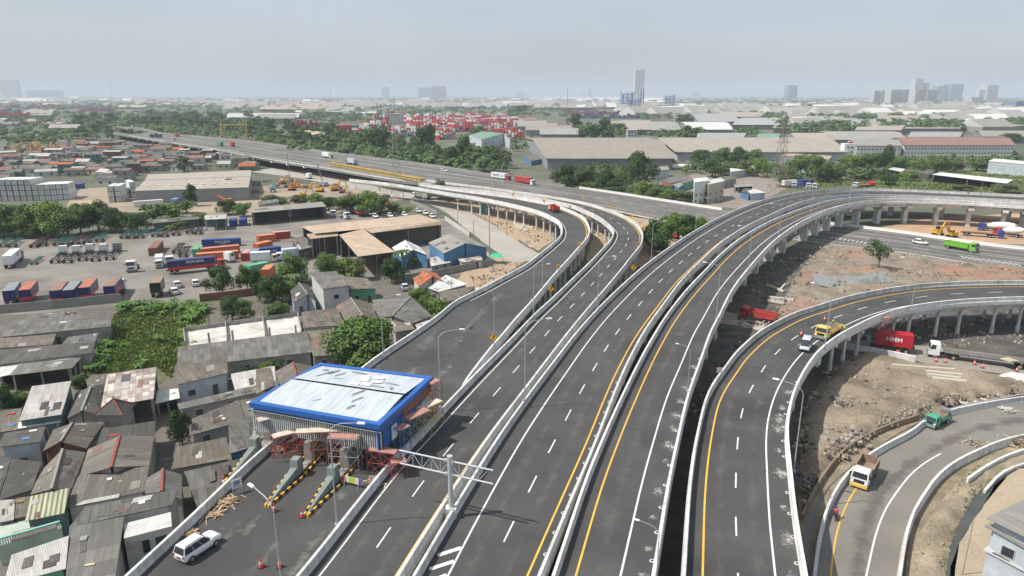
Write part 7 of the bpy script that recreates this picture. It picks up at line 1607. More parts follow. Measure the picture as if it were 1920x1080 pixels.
shed(1023, 1265, 262.5, 297, -24, 'tand', 'broad tan warehouse roof with grey gable end behind the leafy trees', 13, 8, 'steel')
shed(1266, 1592, 259, 285, -33, 'tand', 'long tan factory roof continuing right of the broad warehouse', 12, 7, 'pale')
shed(1694, 1905, 258, 272, -12, 'rtan', 'long white office building with rust-red roof', 12, 9, 'whitew', 34, 'office_building', cat='office')
shed(1605, 1692, 263, 273, -8, 'lgrey', 'grey-roofed white office wing left of the rust-red roof', 11, 9, 'whitew', 12, 'office_building', cat='office')
t = thing('stair_tower', 'bright white stair tower with small red sign on top', 'tower', P(1591, 301, 0)); k = MB(); k.box((0, 3.5, 6.5), (9, 7, 13)); k.build('wall', mat('tower_white', (.66, .67, .67), .8), t)
for i in range(3):
 for j in range(2): k = MB(); k.box((-1.5+j*3, -.03, 3+i*3.6), (1.6, .1, 1.2)); k.build('window', GLASS, t)
k = MB(); k.box((1, 2, 13.8), (4, .3, 1.3)); k.build('roof_sign', PRED, t)
for a in [
 (962, 1005, 221, 225, 0, 'rtan', 'farthest tan shed roof in the stepped row beside the red containers'), (965, 1025, 226, 231, 0, 'lgrey', 'second-farthest tan shed roof in the stepped row'), (970, 1045, 231, 237, 0, 'tand', 'middle tan shed roof in the stepped row'), (985, 1072, 235, 244, 0, 'tand', 'second-nearest shed roof in the stepped row'), (1012, 1085, 241, 252, 0, 'lgrey', 'nearest half-white shed roof in the stepped row'),
 (1138, 1185, 229, 241, -6, 'lgrey', 'pale shed left of the multi-gabled factory'), (1178, 1232, 229, 243, -8, 'tand', 'left gable of the multi-gabled blue-walled factory'), (1222, 1278, 231, 244, -8, 'lgrey', 'right gable of the multi-gabled blue-walled factory'),
 (1290, 1375, 231, 243, -8, 'white', 'pale roof with a serrated bright ridge'), (1305, 1395, 249, 259, 4, 'steel', 'grey-green low roof in front of the serrated one'), (1418, 1460, 250, 258, 4, 'green', 'green-walled low shed left of the pylon'),
 (1265, 1325, 211, 221, -10, 'lgrey', 'grey shed among trees behind the blue containers'), (1310, 1390, 216, 228, -12, 'steel', 'long dark grey shed right of the tree clump'), (1345, 1425, 209, 219, 14, 'tand', 'tan flat roof in front of the storage tanks'), (1372, 1470, 223, 234, 12, 'steel', 'broad grey-green shed roof left of the pylon top'),
 (1490, 1575, 249, 259, -8, 'tand', 'tan shed roof immediately behind the long factory'), (1560, 1702, 248, 262, -14, 'lgrey', 'wide grey hall behind the stair tower'), (1702, 1800, 247, 257, 6, 'lgrey', 'pale brown hall behind the rust-red roof'), (1842, 1960, 245, 256, -8, 'lgrey', 'grey hall behind the right end of the offices'),
 (1448, 1560, 227, 240, 12, 'lgrey', 'wide grey hall right of the pylon top'), (1508, 1648, 213, 225, 10, 'lgrey', 'very wide pale hall behind the tree strip'), (1486, 1512, 217, 224, 0, 'white', 'small white roof left of the very wide pale hall'), (1572, 1642, 231, 236, 0, 'white', 'thin white roof strip right of the tree strip'), (1602, 1690, 234, 244, 8, 'tand', 'brownish hall below the thin white strip'), (1685, 1800, 230, 241, 10, 'lgrey', 'wide grey-green hall with a pointed gable'), (1795, 1935, 227, 236, 6, 'lgrey', 'wide hall with a bright white edge'), (1668, 1735, 219, 226, 0, 'white', 'long white roof strip in the middle of the hall field'), (1810, 1892, 222, 228, 0, 'white', 'white roof strip near the right picture edge'), (1570, 1655, 204, 211, 6, 'steel', 'blue-edged hall far off below the hazy towers'), (1672, 1765, 208, 217, 4, 'olive', 'yellowish hall far off'), (1778, 1862, 203, 211, 4, 'white', 'white hall with several gables far off'), (1828, 1945, 213, 221, 4, 'tand', 'brownish hall at the far right'),
 (1118, 1245, 184, 197, 6, 'white', 'large bright hall behind the blue chemical plant'), (1000, 1112, 194, 202, 4, 'lgrey', 'pale long hall left of the chemical plant'), (962, 1112, 186, 193, 4, 'steel', 'grey long hall behind the pale one'), (992, 1196, 182.5, 186, 2, 'white', 'extremely long white roof on the horizon'),
 (485, 608, 198, 205, 6, 'tan', 'yellowish factory roof far off above the highway trees'), (608, 662, 201, 210, 4, 'steel', 'grey shed right of the yellowish factory'), (645, 722, 189, 196, 4, 'lgrey', 'pale shed far off left of the white tower'), (482, 552, 214, 222, 4, 'lgrey', 'pale building among trees above the gantry crane'), (425, 560, 213, 220, 2, 'pale', 'long pale roof above the forest by the highway'), (0, 52, 183, 187, 2, 'white', 'white roof on the far left horizon'), (55, 108, 183, 187, 2, 'white', 'second white roof on the far left horizon'), (60, 112, 187, 191, 2, 'pale', 'pale roof in front of the far left white roofs'), (90, 148, 233, 240, 3, 'lgrey', 'pale low building in the far left trees'), (220, 272, 197, 201, 2, 'olive', 'yellowish far roof left of the highway bend'), (40, 95, 207, 216, 6, 'lgrey', 'grey roof among the far left containers'),
]: shed(*a)
gable((575, 243), (608, 248), (545, 253), (558, 259), (582, 246), (610, 257), 9, 5, 'orange-brown gabled building in the trees beyond the highway', 'tan', 'green', far=True)
gable((905, 246), (945, 250), (880, 253), (903, 262), (915, 248), (956, 262), 13, 8, 'green gabled building left of the broad warehouse', 'green', 'pale', name='office_building', cat='office')
for xy, w, d, h, m, l, n in (((1185, 262), 11, 9, 11, 'pale', 'pale blue cube building behind the broad warehouse', 'tower_block'), ((797, 209), 60, 20, 9, 'green', 'teal green factory block beside the white tower', 'factory'), ((750, 209), 6, 6, 18, 'white', 'slim white tower left of the teal factory', 'tower'), ((742, 232), 24, 14, 17, 'white', 'white block with window grid among the red containers', 'office_block'), ((1073, 192), 0.1, .1, .1, 'white', '', ''), ((1013, 215), 30, 12, 7, 'cream', 'yellowish low office right of the red containers', 'office_block')):
 if not l: continue
 p = P(*xy, 0); t = thing(n, l, 'building', p); k = MB(); k.box((0, d/2, h/2), (w, d, h)); k.build('wall', WL[m], t); k = MB(); k.box((0, d/2, h+.15), (w+.8, d+.8, .3)); k.build('roof', RG['white'], t)
 fl = max(1, int(h/3.2)); nx = max(2, int(w/3))
 if nx*fl < 90:
  for i in range(nx):
   for j in range(fl): k = MB(); k.box((-w/2+w*(i+.5)/nx, -.04, 1.8+j*3.2), (w/nx*.55, .12, 1.4)); k.build('window', GLASS, t)
# roadside buildings right of the bushes
for pl, lab, rf, wl, op in [
 ([Q([(1300, 335), (1325, 332), (1330, 338), (1302, 342)], (11, 10.6))], 'tall white house with white roof among the roadside shacks', 'white', 'whitew', 0), ([Q([(1322, 339), (1352, 333), (1360, 339), (1328, 346)], (9.5, 9.2))], 'cream and grey house with white roof, right of the tall white one', 'white', 'cream', 0),
 ([Q([(1306, 359), (1340, 356), (1344, 361), (1310, 365)], (3.6, 3.2))], 'dark open workshop in front of the cream house', 'grey', 'dark', 1), ([Q([(1232, 336), (1268, 330), (1290, 336), (1256, 344)], (5, 4.4))], 'grey roof left of the red-roofed shack', 'grey', 'grey', 0), ([Q([(1240, 343), (1260, 340), (1268, 347), (1250, 350)], (4.2, 3.6))], 'red-roofed shack with a blue wall', 'red', 'blue', 0), ([Q([(1262, 346), (1276, 341), (1284, 345), (1272, 352)], (4, 3.4))], 'blue-grey lean-to right of the red-roofed shack', 'steel', 'blue', 0), ([Q([(1270, 334), (1292, 330), (1302, 338), (1280, 344)], (4.6, 4.0))], 'brown roof with green wall behind the shacks', 'brown', 'green', 0),
 ([Q([(1345, 332), (1375, 329), (1382, 335), (1352, 340)], (5, 4.2))], 'wide dark roof right of the cream house', 'brown', 'grey', 0), ([Q([(1376, 346), (1410, 345), (1412, 349), (1378, 351)], (3.6, 3.2))], 'thin flat roof strip by the roadside', 'lgrey', 'dark', 1), ([Q([(1388, 358), (1400, 352), (1418, 357), (1404, 364)], (3.6, 3.2))], 'grey hut with blue shutters beside the white-roofed shed', 'dark', 'blue', 0), ([Q([(1401, 358), (1414, 354), (1436, 361), (1408, 363)], (4.2, 3.4))], 'white-roofed shed at the foot of the ramp', 'white', 'pale', 0), ([Q([(1368, 315), (1412, 309), (1416, 316), (1370, 322)], (5, 4.4))], 'white-roofed hall behind the roadside trees', 'white', 'pale', 0), ([Q([(1285, 301), (1310, 301), (1312, 306), (1286, 306)], (4, 3.6))], 'small brown roof below the broad warehouse', 'brown', 'grey', 0), ([Q([(1225, 313), (1252, 311), (1255, 318), (1226, 320)], (6, 5.8))], 'pale blue shed right of the big leafy tree', 'lgrey', 'pale', 0),
 ([Q([(1462, 291), (1478, 287), (1560, 292), (1555, 299)], (6, 5))], 'tan low roof beside the pylon', 'tan', 'grey', 0), ([Q([(1498, 310), (1510, 306), (1522, 309), (1512, 315)], (4.6, 3.8))], 'red-brown roof in the trees right of the pylon', 'rtan', 'pale', 0), ([Q([(1665, 317), (1676, 313), (1698, 317), (1690, 322)], (4, 3.4))], 'small white shed roof on the grass field', 'white', 'grey', 1), ([Q([(1700, 319), (1712, 317), (1752, 323), (1742, 327)], (3.6, 3.2))], 'grey roof between the two white sheds on the grass', 'grey', 'dark', 0), ([Q([(1747, 327), (1764, 323), (1900, 337), (1888, 344)], (4.6, 3.8))], 'long white open shed beside the grass field', 'white', 'dark', 1), ([Q([(1853, 302), (1864, 297), (1990, 308), (1990, 314)], (8, 7))], 'pale blue warehouse at the right edge beside the grass', 'white', 'pale', 0), ([Q([(980, 292), (1004, 288), (1018, 298), (996, 302)], (4, 3.4))], 'grey lean-to at the gable end of the broad warehouse', 'grey', 'blue', 0),
]: house(pl, lab, rf, wl, bool(op), far=not ('house' in lab and 'roof' in lab and 'white' in lab), name='shed' if op else 'house', cat='shed' if op else 'house')
# storage tank row (white pressure vessels) and long lorry tanks
L_ = []
for i in range(3):
 t = thing('pressure_vessel', '', 'tank', P(1272+i*22, 318, 0)); k = MB(); k.cyl((-4.5, 0, 2.2), 1.6, 9, 14, 0, 'x'); k.build('vessel', PW, t, smooth=True); k = MB(); [k.box((x, 0, .8), (.6, 2.2, 1.6)) for x in (-3, 3)]; k.build('saddle_support', CONCD, t); L_.append(t)
label_row(L_, '{o} white pressure vessel from the left below the broad warehouse', 'white pressure vessels')
# ---- scattered small houses left of the highway (mid distance)
rnd = random.Random(99); L_ = {'grey': [], 'brown': [], 'tile': [], 'pale': [], 'rtan': []}; HP = []
zone = [(-30, 300), (-30, 352), (60, 330), (180, 330), (195, 352), (270, 326), (420, 318), (480, 322), (470, 305), (400, 292), (330, 280), (240, 272), (180, 268), (100, 272), (90, 290)]
for i in range(900):
 x, y = rnd.uniform(-30, 480), rnd.uniform(266, 352)
 if not in_poly(x, y, zone): continue
 p = P(x, y, 0)
 if any((p-q).length < 10.5 for q in HP): continue
 HP.append(p); kind = rnd.choices(['grey', 'brown', 'tile', 'pale', 'rtan'], [7, 4, 1.1, 2.4, 1.2])[0]
 w, d, ze, zr = rnd.uniform(7, 13), rnd.uniform(6, 9), rnd.choice([3.2, 3.4, 3.8, 6.2]), 0; zr = ze+rnd.uniform(.5, 2.0); rz = rnd.gauss(.15, .22)
 t = thing('house', '', 'house', p, rz); k = MB(); e = .4
 k.face([(-w/2-e, -d/2-e, ze), (w/2+e, -d/2-e, ze), (w/2+e, 0, zr), (-w/2-e, 0, zr)]); k.face([(-w/2-e, 0, zr), (w/2+e, 0, zr), (w/2+e, d/2+e, ze), (-w/2-e, d/2+e, ze)]); k.build('roof', RG[kind], t)
 k = MB(); k.box((0, 0, ze/2-.05), (w, d, ze-.1))
 for s in (-1, 1): k.face([(s*w/2, -d/2, ze-.1), (s*w/2, d/2, ze-.1), (s*w/2, 0, zr-.15)])
 k.build('wall', WL[rnd.choice(['white', 'grey', 'grey', 'cream', 'brick', 'pale', 'teal'])], t)
 for j in range(2): k = MB(); k.box((-w/4+j*w/2, -d/2-.02, 1.5), (1.3, .1, 1.2)); k.build('window', GLASS, t)
 if ze > 5:
  for j in range(2): k = MB(); k.box((-w/4+j*w/2, -d/2-.02, 4.6), (1.3, .1, 1.2)); k.build('window', GLASS, t)
 L_[kind].append(t)
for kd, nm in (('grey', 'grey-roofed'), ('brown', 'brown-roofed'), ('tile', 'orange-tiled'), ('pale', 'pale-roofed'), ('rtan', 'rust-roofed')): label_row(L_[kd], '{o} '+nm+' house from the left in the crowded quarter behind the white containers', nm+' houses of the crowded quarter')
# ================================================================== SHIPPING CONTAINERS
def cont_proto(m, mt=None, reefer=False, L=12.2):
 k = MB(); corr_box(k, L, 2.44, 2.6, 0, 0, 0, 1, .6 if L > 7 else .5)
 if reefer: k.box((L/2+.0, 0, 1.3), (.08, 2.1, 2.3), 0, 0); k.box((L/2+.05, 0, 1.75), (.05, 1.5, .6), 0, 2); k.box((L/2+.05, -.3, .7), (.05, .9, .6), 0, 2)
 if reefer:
  for x in (-L/2-.01, L/2+.01):  # dark bars round each end stand in for shadowed gaps between containers
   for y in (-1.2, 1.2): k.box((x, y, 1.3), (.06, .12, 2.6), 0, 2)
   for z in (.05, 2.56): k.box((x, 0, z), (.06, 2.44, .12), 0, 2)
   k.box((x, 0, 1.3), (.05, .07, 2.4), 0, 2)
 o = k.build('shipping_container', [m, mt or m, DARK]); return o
CONTS = {}
def container(key, loc, rz, label='', grp=None, L=12.2):
 kk = (key, L)
 if kk not in CONTS:
  c = CC[key]; CONTS[kk] = cont_proto(c, CC.get(key+'_roof'), key == 'reefer', L); o = CONTS[kk]
 else: o = CONTS[kk].copy(); COL.objects.link(o)
 o.location = loc; o.rotation_euler = (0, 0, rz); tag(o, label, 'container', grp); return o
def cp(n, c): return mat('container_'+n, c, .55, .14, .5, .08, 3, stain=tuple(x*.55 for x in c), stain_amt=.4, stain_scale=.5, objvar=.12)
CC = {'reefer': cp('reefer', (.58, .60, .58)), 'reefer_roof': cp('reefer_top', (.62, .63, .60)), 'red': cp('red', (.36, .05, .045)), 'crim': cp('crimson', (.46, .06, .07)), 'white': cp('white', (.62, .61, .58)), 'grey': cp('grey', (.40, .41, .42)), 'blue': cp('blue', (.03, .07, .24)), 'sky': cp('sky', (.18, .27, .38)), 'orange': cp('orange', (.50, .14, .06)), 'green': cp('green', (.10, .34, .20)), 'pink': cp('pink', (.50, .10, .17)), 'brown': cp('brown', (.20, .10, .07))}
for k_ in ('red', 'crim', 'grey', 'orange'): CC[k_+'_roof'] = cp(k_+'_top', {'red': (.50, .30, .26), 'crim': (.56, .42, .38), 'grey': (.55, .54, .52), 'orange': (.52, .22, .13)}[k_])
rnd = random.Random(17)
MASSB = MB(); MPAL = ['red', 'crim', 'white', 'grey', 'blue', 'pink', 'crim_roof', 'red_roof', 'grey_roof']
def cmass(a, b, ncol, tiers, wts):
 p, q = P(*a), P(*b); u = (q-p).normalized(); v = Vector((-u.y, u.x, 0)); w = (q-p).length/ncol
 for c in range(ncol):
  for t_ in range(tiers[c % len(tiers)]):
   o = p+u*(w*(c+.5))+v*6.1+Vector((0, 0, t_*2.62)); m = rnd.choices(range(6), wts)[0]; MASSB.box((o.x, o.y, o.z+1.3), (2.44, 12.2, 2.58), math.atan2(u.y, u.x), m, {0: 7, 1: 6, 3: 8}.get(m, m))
def cblock(a, b, ncol, tiers, rows, palette, where, grp, wts=None, z=0.0, rot=0.0, gap=.1):
 "a, b: photo points of the near bottom corners; columns stand end-on, rows go away"
 p, q = P(*a, z), P(*b, z); d = (q-p); u = d.normalized(); v = Vector((-u.y, u.x, 0)); w = d.length/ncol; sc = w/2.55; L_ = []
 for r in range(rows):
  for c in range(ncol):
   tt = tiers[c % len(tiers)] if isinstance(tiers, (list, tuple)) else tiers
   for t_ in range(tt):
    if r > 0 and t_ < tt-1 and c not in (0, ncol-1): continue      # wholly hidden behind the row in front
    o = container(rnd.choices(palette, wts)[0], p+u*(w*(c+.5))+v*(6.1+r*12.5)+Vector((0, 0, t_*2.62)), math.atan2(v.y, v.x)); L_.append((o, c, t_, r))
 TN = ['ground', 'second', 'third', 'fourth', 'fifth', 'sixth']
 for o, c, t_, r in L_:
  rw = '' if r == 0 else ', %s row back' % ORD[r]
  o['label'] = '%s container from the left, %s tier%s, %s' % (ordw(c+1), TN[t_], rw, where); o['group'] = grp
 return [x[0] for x in L_]
N_C = []
N_C += cblock((-8, 378), (63, 377), 6, [4, 4, 4, 4, 4, 4], 1, ['reefer'], 'left white stack', 'white refrigerated containers, left stack')
N_C += cblock((64, 377), (131, 374.5), 6, [3], 1, ['reefer'], 'right part of the white stack', 'white refrigerated containers, right part')
N_C += cblock((204, 380), (230, 379), 2, 3, 1, ['reefer'], 'small white stack beside the tan warehouse', 'small white refrigerated stack')
N_C += cblock((232, 372), (258, 370), 2, [2, 3], 1, ['reefer'], 'small white stack, rear pair', 'small white refrigerated stack, rear')
red = ['red', 'crim', 'white', 'grey', 'blue', 'pink']
N_C += cblock((556, 246), (602, 245), 9, [6, 6, 6, 6, 5, 6, 5, 5, 4], 1, red, 'dark red block left of the yard', 'dark red container block', [7, 3, 1, 1.5, .6, .6])
N_C += cblock((637, 260), (662, 259), 4, 6, 1, ['red', 'crim', 'white'], 'tall banded block in front', 'banded container block', [4, 3, 2])
N_C += cblock((668, 256), (706, 252), 6, [5, 4, 4, 5, 4, 3], 1, red, 'block right of the banded one', 'mixed container block', [4, 4, 4, 3, .5, 1])
cmass((700, 231), (752, 230), 8, [6, 6, 5], [5, 3, 2, 2, 1, 1])
N_C += cblock((730, 258), (778, 255), 8, [4, 4, 4, 5, 5, 4, 4, 4], 1, red, 'grey-white block in the middle', 'grey-white container block', [2, 2, 5, 5, .3, .6])
N_C += cblock((778, 246), (826, 243), 8, [4, 5, 5, 5, 4, 5, 5, 4], 1, red, 'block behind the middle trees', 'container block behind the middle trees', [4, 5, 4, 2, .3, 1])
N_C += cblock((822, 263), (856, 260), 6, [4, 5, 5, 5, 5, 4], 1, red, 'pale block nearest the trees', 'pale container block', [2, 2, 5, 5, .2, .3])
cmass((850, 248), (938, 242), 14, [6, 6, 5, 6, 5, 6], [4, 5, 5, 2, .2, .8])
N_C += cblock((936, 264), (985, 259), 8, [5, 5, 4, 4, 5, 5, 4, 3], 1, red, 'red and white block beside the stepped sheds', 'red and white container block', [5, 5, 4, 2, .2, .6])
for a_, b_, n_, t_ in (((760, 230), (820, 228), 10, [5, 6, 5]), ((820, 246), (865, 243), 8, [6, 5, 6]), ((770, 238), (850, 234), 13, [6, 5, 6, 6]), ((862, 236), (945, 230), 14, [6, 6, 5]), ((820, 228), (900, 224), 14, [5, 6, 5]), ((900, 252), (945, 248), 8, [6, 5]), ((930, 240), (985, 236), 10, [6, 6, 5]), ((690, 244), (735, 242), 8, [5, 4]), ((905, 226), (955, 223), 9, [5, 4])): cmass(a_, b_, n_, t_, [3, 5, 6, 2, .2, .7])
cmass((762, 229), (816, 227), 8, [3], [3, 5, 5, 2, .2, .8])
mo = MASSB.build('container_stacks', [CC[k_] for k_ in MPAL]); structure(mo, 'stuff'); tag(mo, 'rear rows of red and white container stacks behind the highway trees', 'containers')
# containers lying in the truck yard: rear photo point -> front photo point, length
def lone(key, a, b, label, L=12.2, z=0.0, txt=None):
 p, q = P(*a, .03), P(*b, .03); d = q-p; o = container(key, (p+q)/2+Vector((0, 0, z)), math.atan2(d.y, d.x), label, 'containers lying in the truck yard', L)
 if txt:
  for tx, sz, dx, dz, m in txt: text_obj(tx, sz, m, o, side_M(dx, -1.235, dz, -1), bold=.012)
 return o
lone('blue', (380, 463), (452, 460), 'navy container with white lettering, alone across the yard', 12.2, 0, IB[:1]+IB[1:])
lone('orange', (378, 490), (440, 485), 'longest orange container in the yard, behind the red lorry cab', 12.2); lone('orange', (382, 480), (442, 474), 'second orange container, just behind the longest one')
lone('green', (366, 487), (378, 470), 'pale green container left of the orange ones', 6.1); lone('red', (457, 494), (470, 478), 'bright red container standing end-on right of the white lorry head', 6.1); lone('sky', (472, 491), (484, 478), 'greyish blue container end right of the bright red one', 6.1)
lone('blue', (492, 480), (524, 476), 'navy container with lettering among the container offices', 6.1, 0, [('IRON BIRD', .7, 0, 1.5, TXW)]); lone('orange', (486, 470), (502, 466), 'orange-topped container behind the lettered navy one', 6.1); lone('red', (518, 448), (538, 446), 'red container under the tyre heap', 6.1); lone('orange', (488, 455), (512, 452), 'flat red-orange container office roof', 6.1, .0)
lone('orange', (496, 524), (510, 510), 'orange container half hidden by the tree at the yard edge', 6.1); lone('green', (474, 512), (494, 508), 'green container roof left of the orange one under the trees', 6.1)
lone('brown', (284, 484), (303, 462), 'brown open container in the middle of the empty yard', 12.2); lone('blue', (434, 432), (442, 414), 'navy container with pale top, left of its twin by the shelter', 6.1); lone('blue', (452, 431), (461, 413), 'navy container with pale top, right of its twin by the shelter', 6.1)
lone('white', (252, 388), (306, 384), 'white cabin container below the tan warehouse', 12.2); lone('blue', (142, 356), (160, 350), 'navy container beyond the white stack', 6.1); lone('pink', (893, 300), (938, 296), 'bright pink container in the trees beside the highway', 12.2); lone('blue', (890, 293), (936, 289), 'blue container lying on the bright pink one', 12.2, 2.4); lone('red', (690, 297), (722, 294), 'dark red container half hidden by the highway trees', 12.2); lone('sky', (325, 384), (336, 380), 'pale blue tank container by the warehouse door', 6.1)
far_m = [CC['red'], CC['blue'], CC['crim'], CC['sky'], CC['green'], CC['white'], CC['grey']]
def stack_mass(name, zones, label, seed, h=(2, 5)):
 r = random.Random(seed); k = MB()
 for x0, x1, y, n, pal in zones:
  for i in range(n):
   p = P(lerp(x0, x1, (i+r.random()*.6)/n), y+r.uniform(-.7, .7), 0); t_ = r.randint(*h)
   for t in range(t_): k.box((p.x, p.y, 1.3+t*2.62), (12.2 if r.random() < .6 else 5.2, 5, 2.58), .1, r.choice(pal))
 o = k.build(name, far_m); structure(o, 'stuff'); tag(o, label, 'containers'); return o
stack_mass('container_stacks', [(0, 60, 222, 16, [0, 0, 2]), (0, 210, 203, 60, [0, 1, 1, 0, 2, 5]), (20, 205, 198, 50, [0, 1, 1, 2, 3]), (150, 215, 209, 22, [0, 2, 0, 1]), (0, 90, 213, 20, [0, 1, 6])], 'far-off red and blue container stacks at the left in the haze', 3)
stack_mass('container_stacks', [(1055, 1215, 214, 40, [1, 3, 0, 2, 4]), (1085, 1215, 222, 34, [1, 1, 0, 4, 3]), (1040, 1060, 217, 8, [5, 6]), (835, 912, 204, 22, [1, 1, 3]), (1050, 1110, 208, 12, [0, 2, 1])], 'far-off blue and red container stacks before the chemical plant', 4, (2, 4))
# ================================================================== VEGETATION
def foliage(n, c, c2): return mat(n, c, .75, .35, .55, .25, 4.5, stain=c2, stain_amt=.55, stain_scale=.35, objvar=.22, spec=.15)
FOL = {'deep': foliage('leaves_deep', (.055, .098, .030), (.032, .060, .022)), 'mid': foliage('leaves_mid', (.085, .142, .036), (.05, .088, .026)), 'light': foliage('leaves_light', (.13, .20, .042), (.08, .132, .032)), 'olive': foliage('leaves_olive', (.115, .13, .056), (.07, .085, .04))}
BARK = mat('bark', (.13, .10, .075), .95, .2, 1, .1, 6)
def crown_mesh(name, seed, nl, nleaf, leaf, m, flat=.85, low=.14, spread=.66, n_side=4):
 "unit tree: foliage in clumps, height 1, width 1"
 r = random.Random(seed); k = MB(); lobes = []
 for i in range(nl):
  a = r.uniform(0, 6.28); q = r.random()**.6*spread*.5; z = r.uniform(low+.12, .86); rr = r.uniform(.13, .22)*(1.15 if z < .6 else .95); lobes.append((Vector((q*math.cos(a)*(1.15 if z < .65 else .75), q*math.sin(a)*(1.15 if z < .65 else .75), z)), rr))
 lobes.append((Vector((0, 0, .62)), .24))
 for i in range(nleaf):
  c, R = r.choice(lobes); d = Vector((r.gauss(0, 1), r.gauss(0, 1), r.gauss(.25, 1))).normalized(); p = c+Vector((d.x*R, d.y*R, d.z*R*flat))*(r.uniform(.55, 1.06))
  if p.z < low*.8: continue
  s = leaf*r.uniform(.6, 1.4); nrm = (d+Vector((r.gauss(0, .55), r.gauss(0, .55), r.gauss(.35, .5)))).normalized(); u = nrm.cross(Vector((r.gauss(0, 1), r.gauss(0, 1), r.gauss(0, 1)))).normalized(); v = nrm.cross(u)
  k.face([p-u*s*.5, p+v*s*.32-u*s*.05, p+u*s*.5, p-v*s*.32+u*s*.08])
 me = k.build(name, m); me.data.name = name; data = me.data; bpy.data.objects.remove(me); return data
def trunk_mesh(name, seed, low=.3):
 r = random.Random(seed); k = MB(); k.tube([(0, 0, -.01), (r.uniform(-.02, .02), 0, low), (r.uniform(-.03, .03), r.uniform(-.03, .03), .62)], .028, 7, 0, .012)
 for i in range(6):
  a = i*1.05+r.uniform(-.3, .3); z0 = low*r.uniform(.7, 1.3); k.tube([(0, 0, z0), (math.cos(a)*.14, math.sin(a)*.14, z0+.16), (math.cos(a)*r.uniform(.22, .34), math.sin(a)*r.uniform(.22, .34), z0+r.uniform(.25, .42))], .014, 5, 0, .004)
 o = k.build(name, BARK); d = o.data; bpy.data.objects.remove(o); return d
TREES = {}
for kd, m, sp in (('deep', 'deep', .66), ('mid', 'mid', .66), ('light', 'light', .7), ('olive', 'olive', .6)):
 for v in range(2):
  TREES[kd, 'near', v] = (crown_mesh('crown', 31*v+ord(kd[0]), 17, 5200, .052, FOL[m], spread=sp), trunk_mesh('trunk', v))
  TREES[kd, 'far', v] = (crown_mesh('crown', 37*v+ord(kd[0])+5, 13, 900, .105, FOL[m], spread=sp), trunk_mesh('trunk', v+5))
TREES['dense', 'near', 0] = TREES['dense', 'near', 1] = (crown_mesh('crown', 77, 40, 13000, .05, FOL['mid'], .95, .10, .74), trunk_mesh('trunk', 9, .2))
TREES['sparse', 'near', 0] = TREES['sparse', 'near', 1] = (crown_mesh('crown', 81, 9, 900, .06, FOL['deep'], .7, .36, .86), trunk_mesh('trunk', 19, .34))
TREES['bush', 'near', 0] = TREES['bush', 'near', 1] = (crown_mesh('crown', 91, 18, 4200, .06, FOL['light'], .9, .06, .8), trunk_mesh('trunk', 29, .1))
TREE_RND = random.Random(5)
def tree(x, yb, yt, w, kind, label='', lod=None, grp=None, name='tree', cat='tree'):
 "x: middle; yb, yt: foot and top in the photo; w: crown width in photo pixels"
 b = P(x, yb, 0); D = b.y; v = (yt-540)/F; h = CAM_H-D*(ST+v*CT)/(CT-v*ST); zc = D*CT+CAM_H*ST; W_ = w/F*zc
 h = max(h, 1.2); lod = lod or ('near' if D < 260 else 'far')
 if (kind, lod, 0) not in TREES: lod = 'near'
 cd, td = TREES[kind, lod, TREE_RND.randint(0, 1)]
 t = thing(name, label, cat, b, TREE_RND.uniform(0, 6.28), grp); t.scale = (W_*1.05, W_*1.05, h*1.06)
 for nm, d in (('crown', cd), ('trunk', td)): o = bpy.data.objects.new(nm, d); COL.objects.link(o); o.parent = t
 return t
def trees(lst, tmpl, grp, **kw):
 if 'white highway wall' in tmpl: lst = [(a[0], min(a[1], 345+(a[0]-1068)*.153+3.4*zHW(a[0], 0)))+a[2:] for a in lst]   # they root outside the wall
 label_row([tree(*a, **kw) for a in lst], tmpl, grp)
tree(683, 700, 597, 122, 'dense', 'big round dense tree rising beside the toll plaza parapet')
tree(343, 838, 766, 46, 'deep', 'small dark round tree in the alley left of the canopy'); tree(154, 742, 700, 40, 'mid', 'small bright bush-like tree between two sheds'); tree(1646, 507, 450, 50, 'sparse', 'lone sparse tree on the red earth below the highway')
tree(827, 374, 337, 24, 'olive', 'small tree standing on the service road edge under the ramps', 'near'); tree(1198, 350, 287, 66, 'deep', 'biggest leafy tree in front of the broad tan warehouse', 'near')
tree(418, 552, 494, 54, 'deep', 'round tree at the lower right corner of the truck yard'); tree(347, 324, 296, 32, 'deep', 'round tree among the roofs left of the tan warehouse'); tree(433, 366, 337, 36, 'mid', 'tree in front of the long tan warehouse, near its right end'); tree(362, 386, 346, 30, 'deep', 'tree in front of the long tan warehouse, left of the other')
trees([(-5, 445, 388, 54, 'deep'), (28, 440, 383, 58, 'mid'), (62, 442, 380, 62, 'mid'), (97, 446, 376, 72, 'light'), (128, 444, 394, 80, 'mid'), (152, 438, 380, 62, 'mid'), (186, 434, 378, 56, 'deep'), (208, 436, 386, 48, 'deep'), (228, 434, 396, 46, 'mid'), (258, 434, 396, 52, 'deep'), (290, 420, 384, 60, 'mid'), (322, 410, 382, 52, 'light'), (350, 400, 376, 44, 'light'), (376, 420, 400, 40, 'light'), (330, 428, 410, 50, 'light'), (-30, 440, 386, 54, 'mid'), (10, 446, 402, 50, 'deep'), (45, 446, 410, 46, 'olive'), (75, 447, 415, 44, 'deep')], '{o} tree from the left in the long green belt above the trailer frames', 'trees of the long green belt')
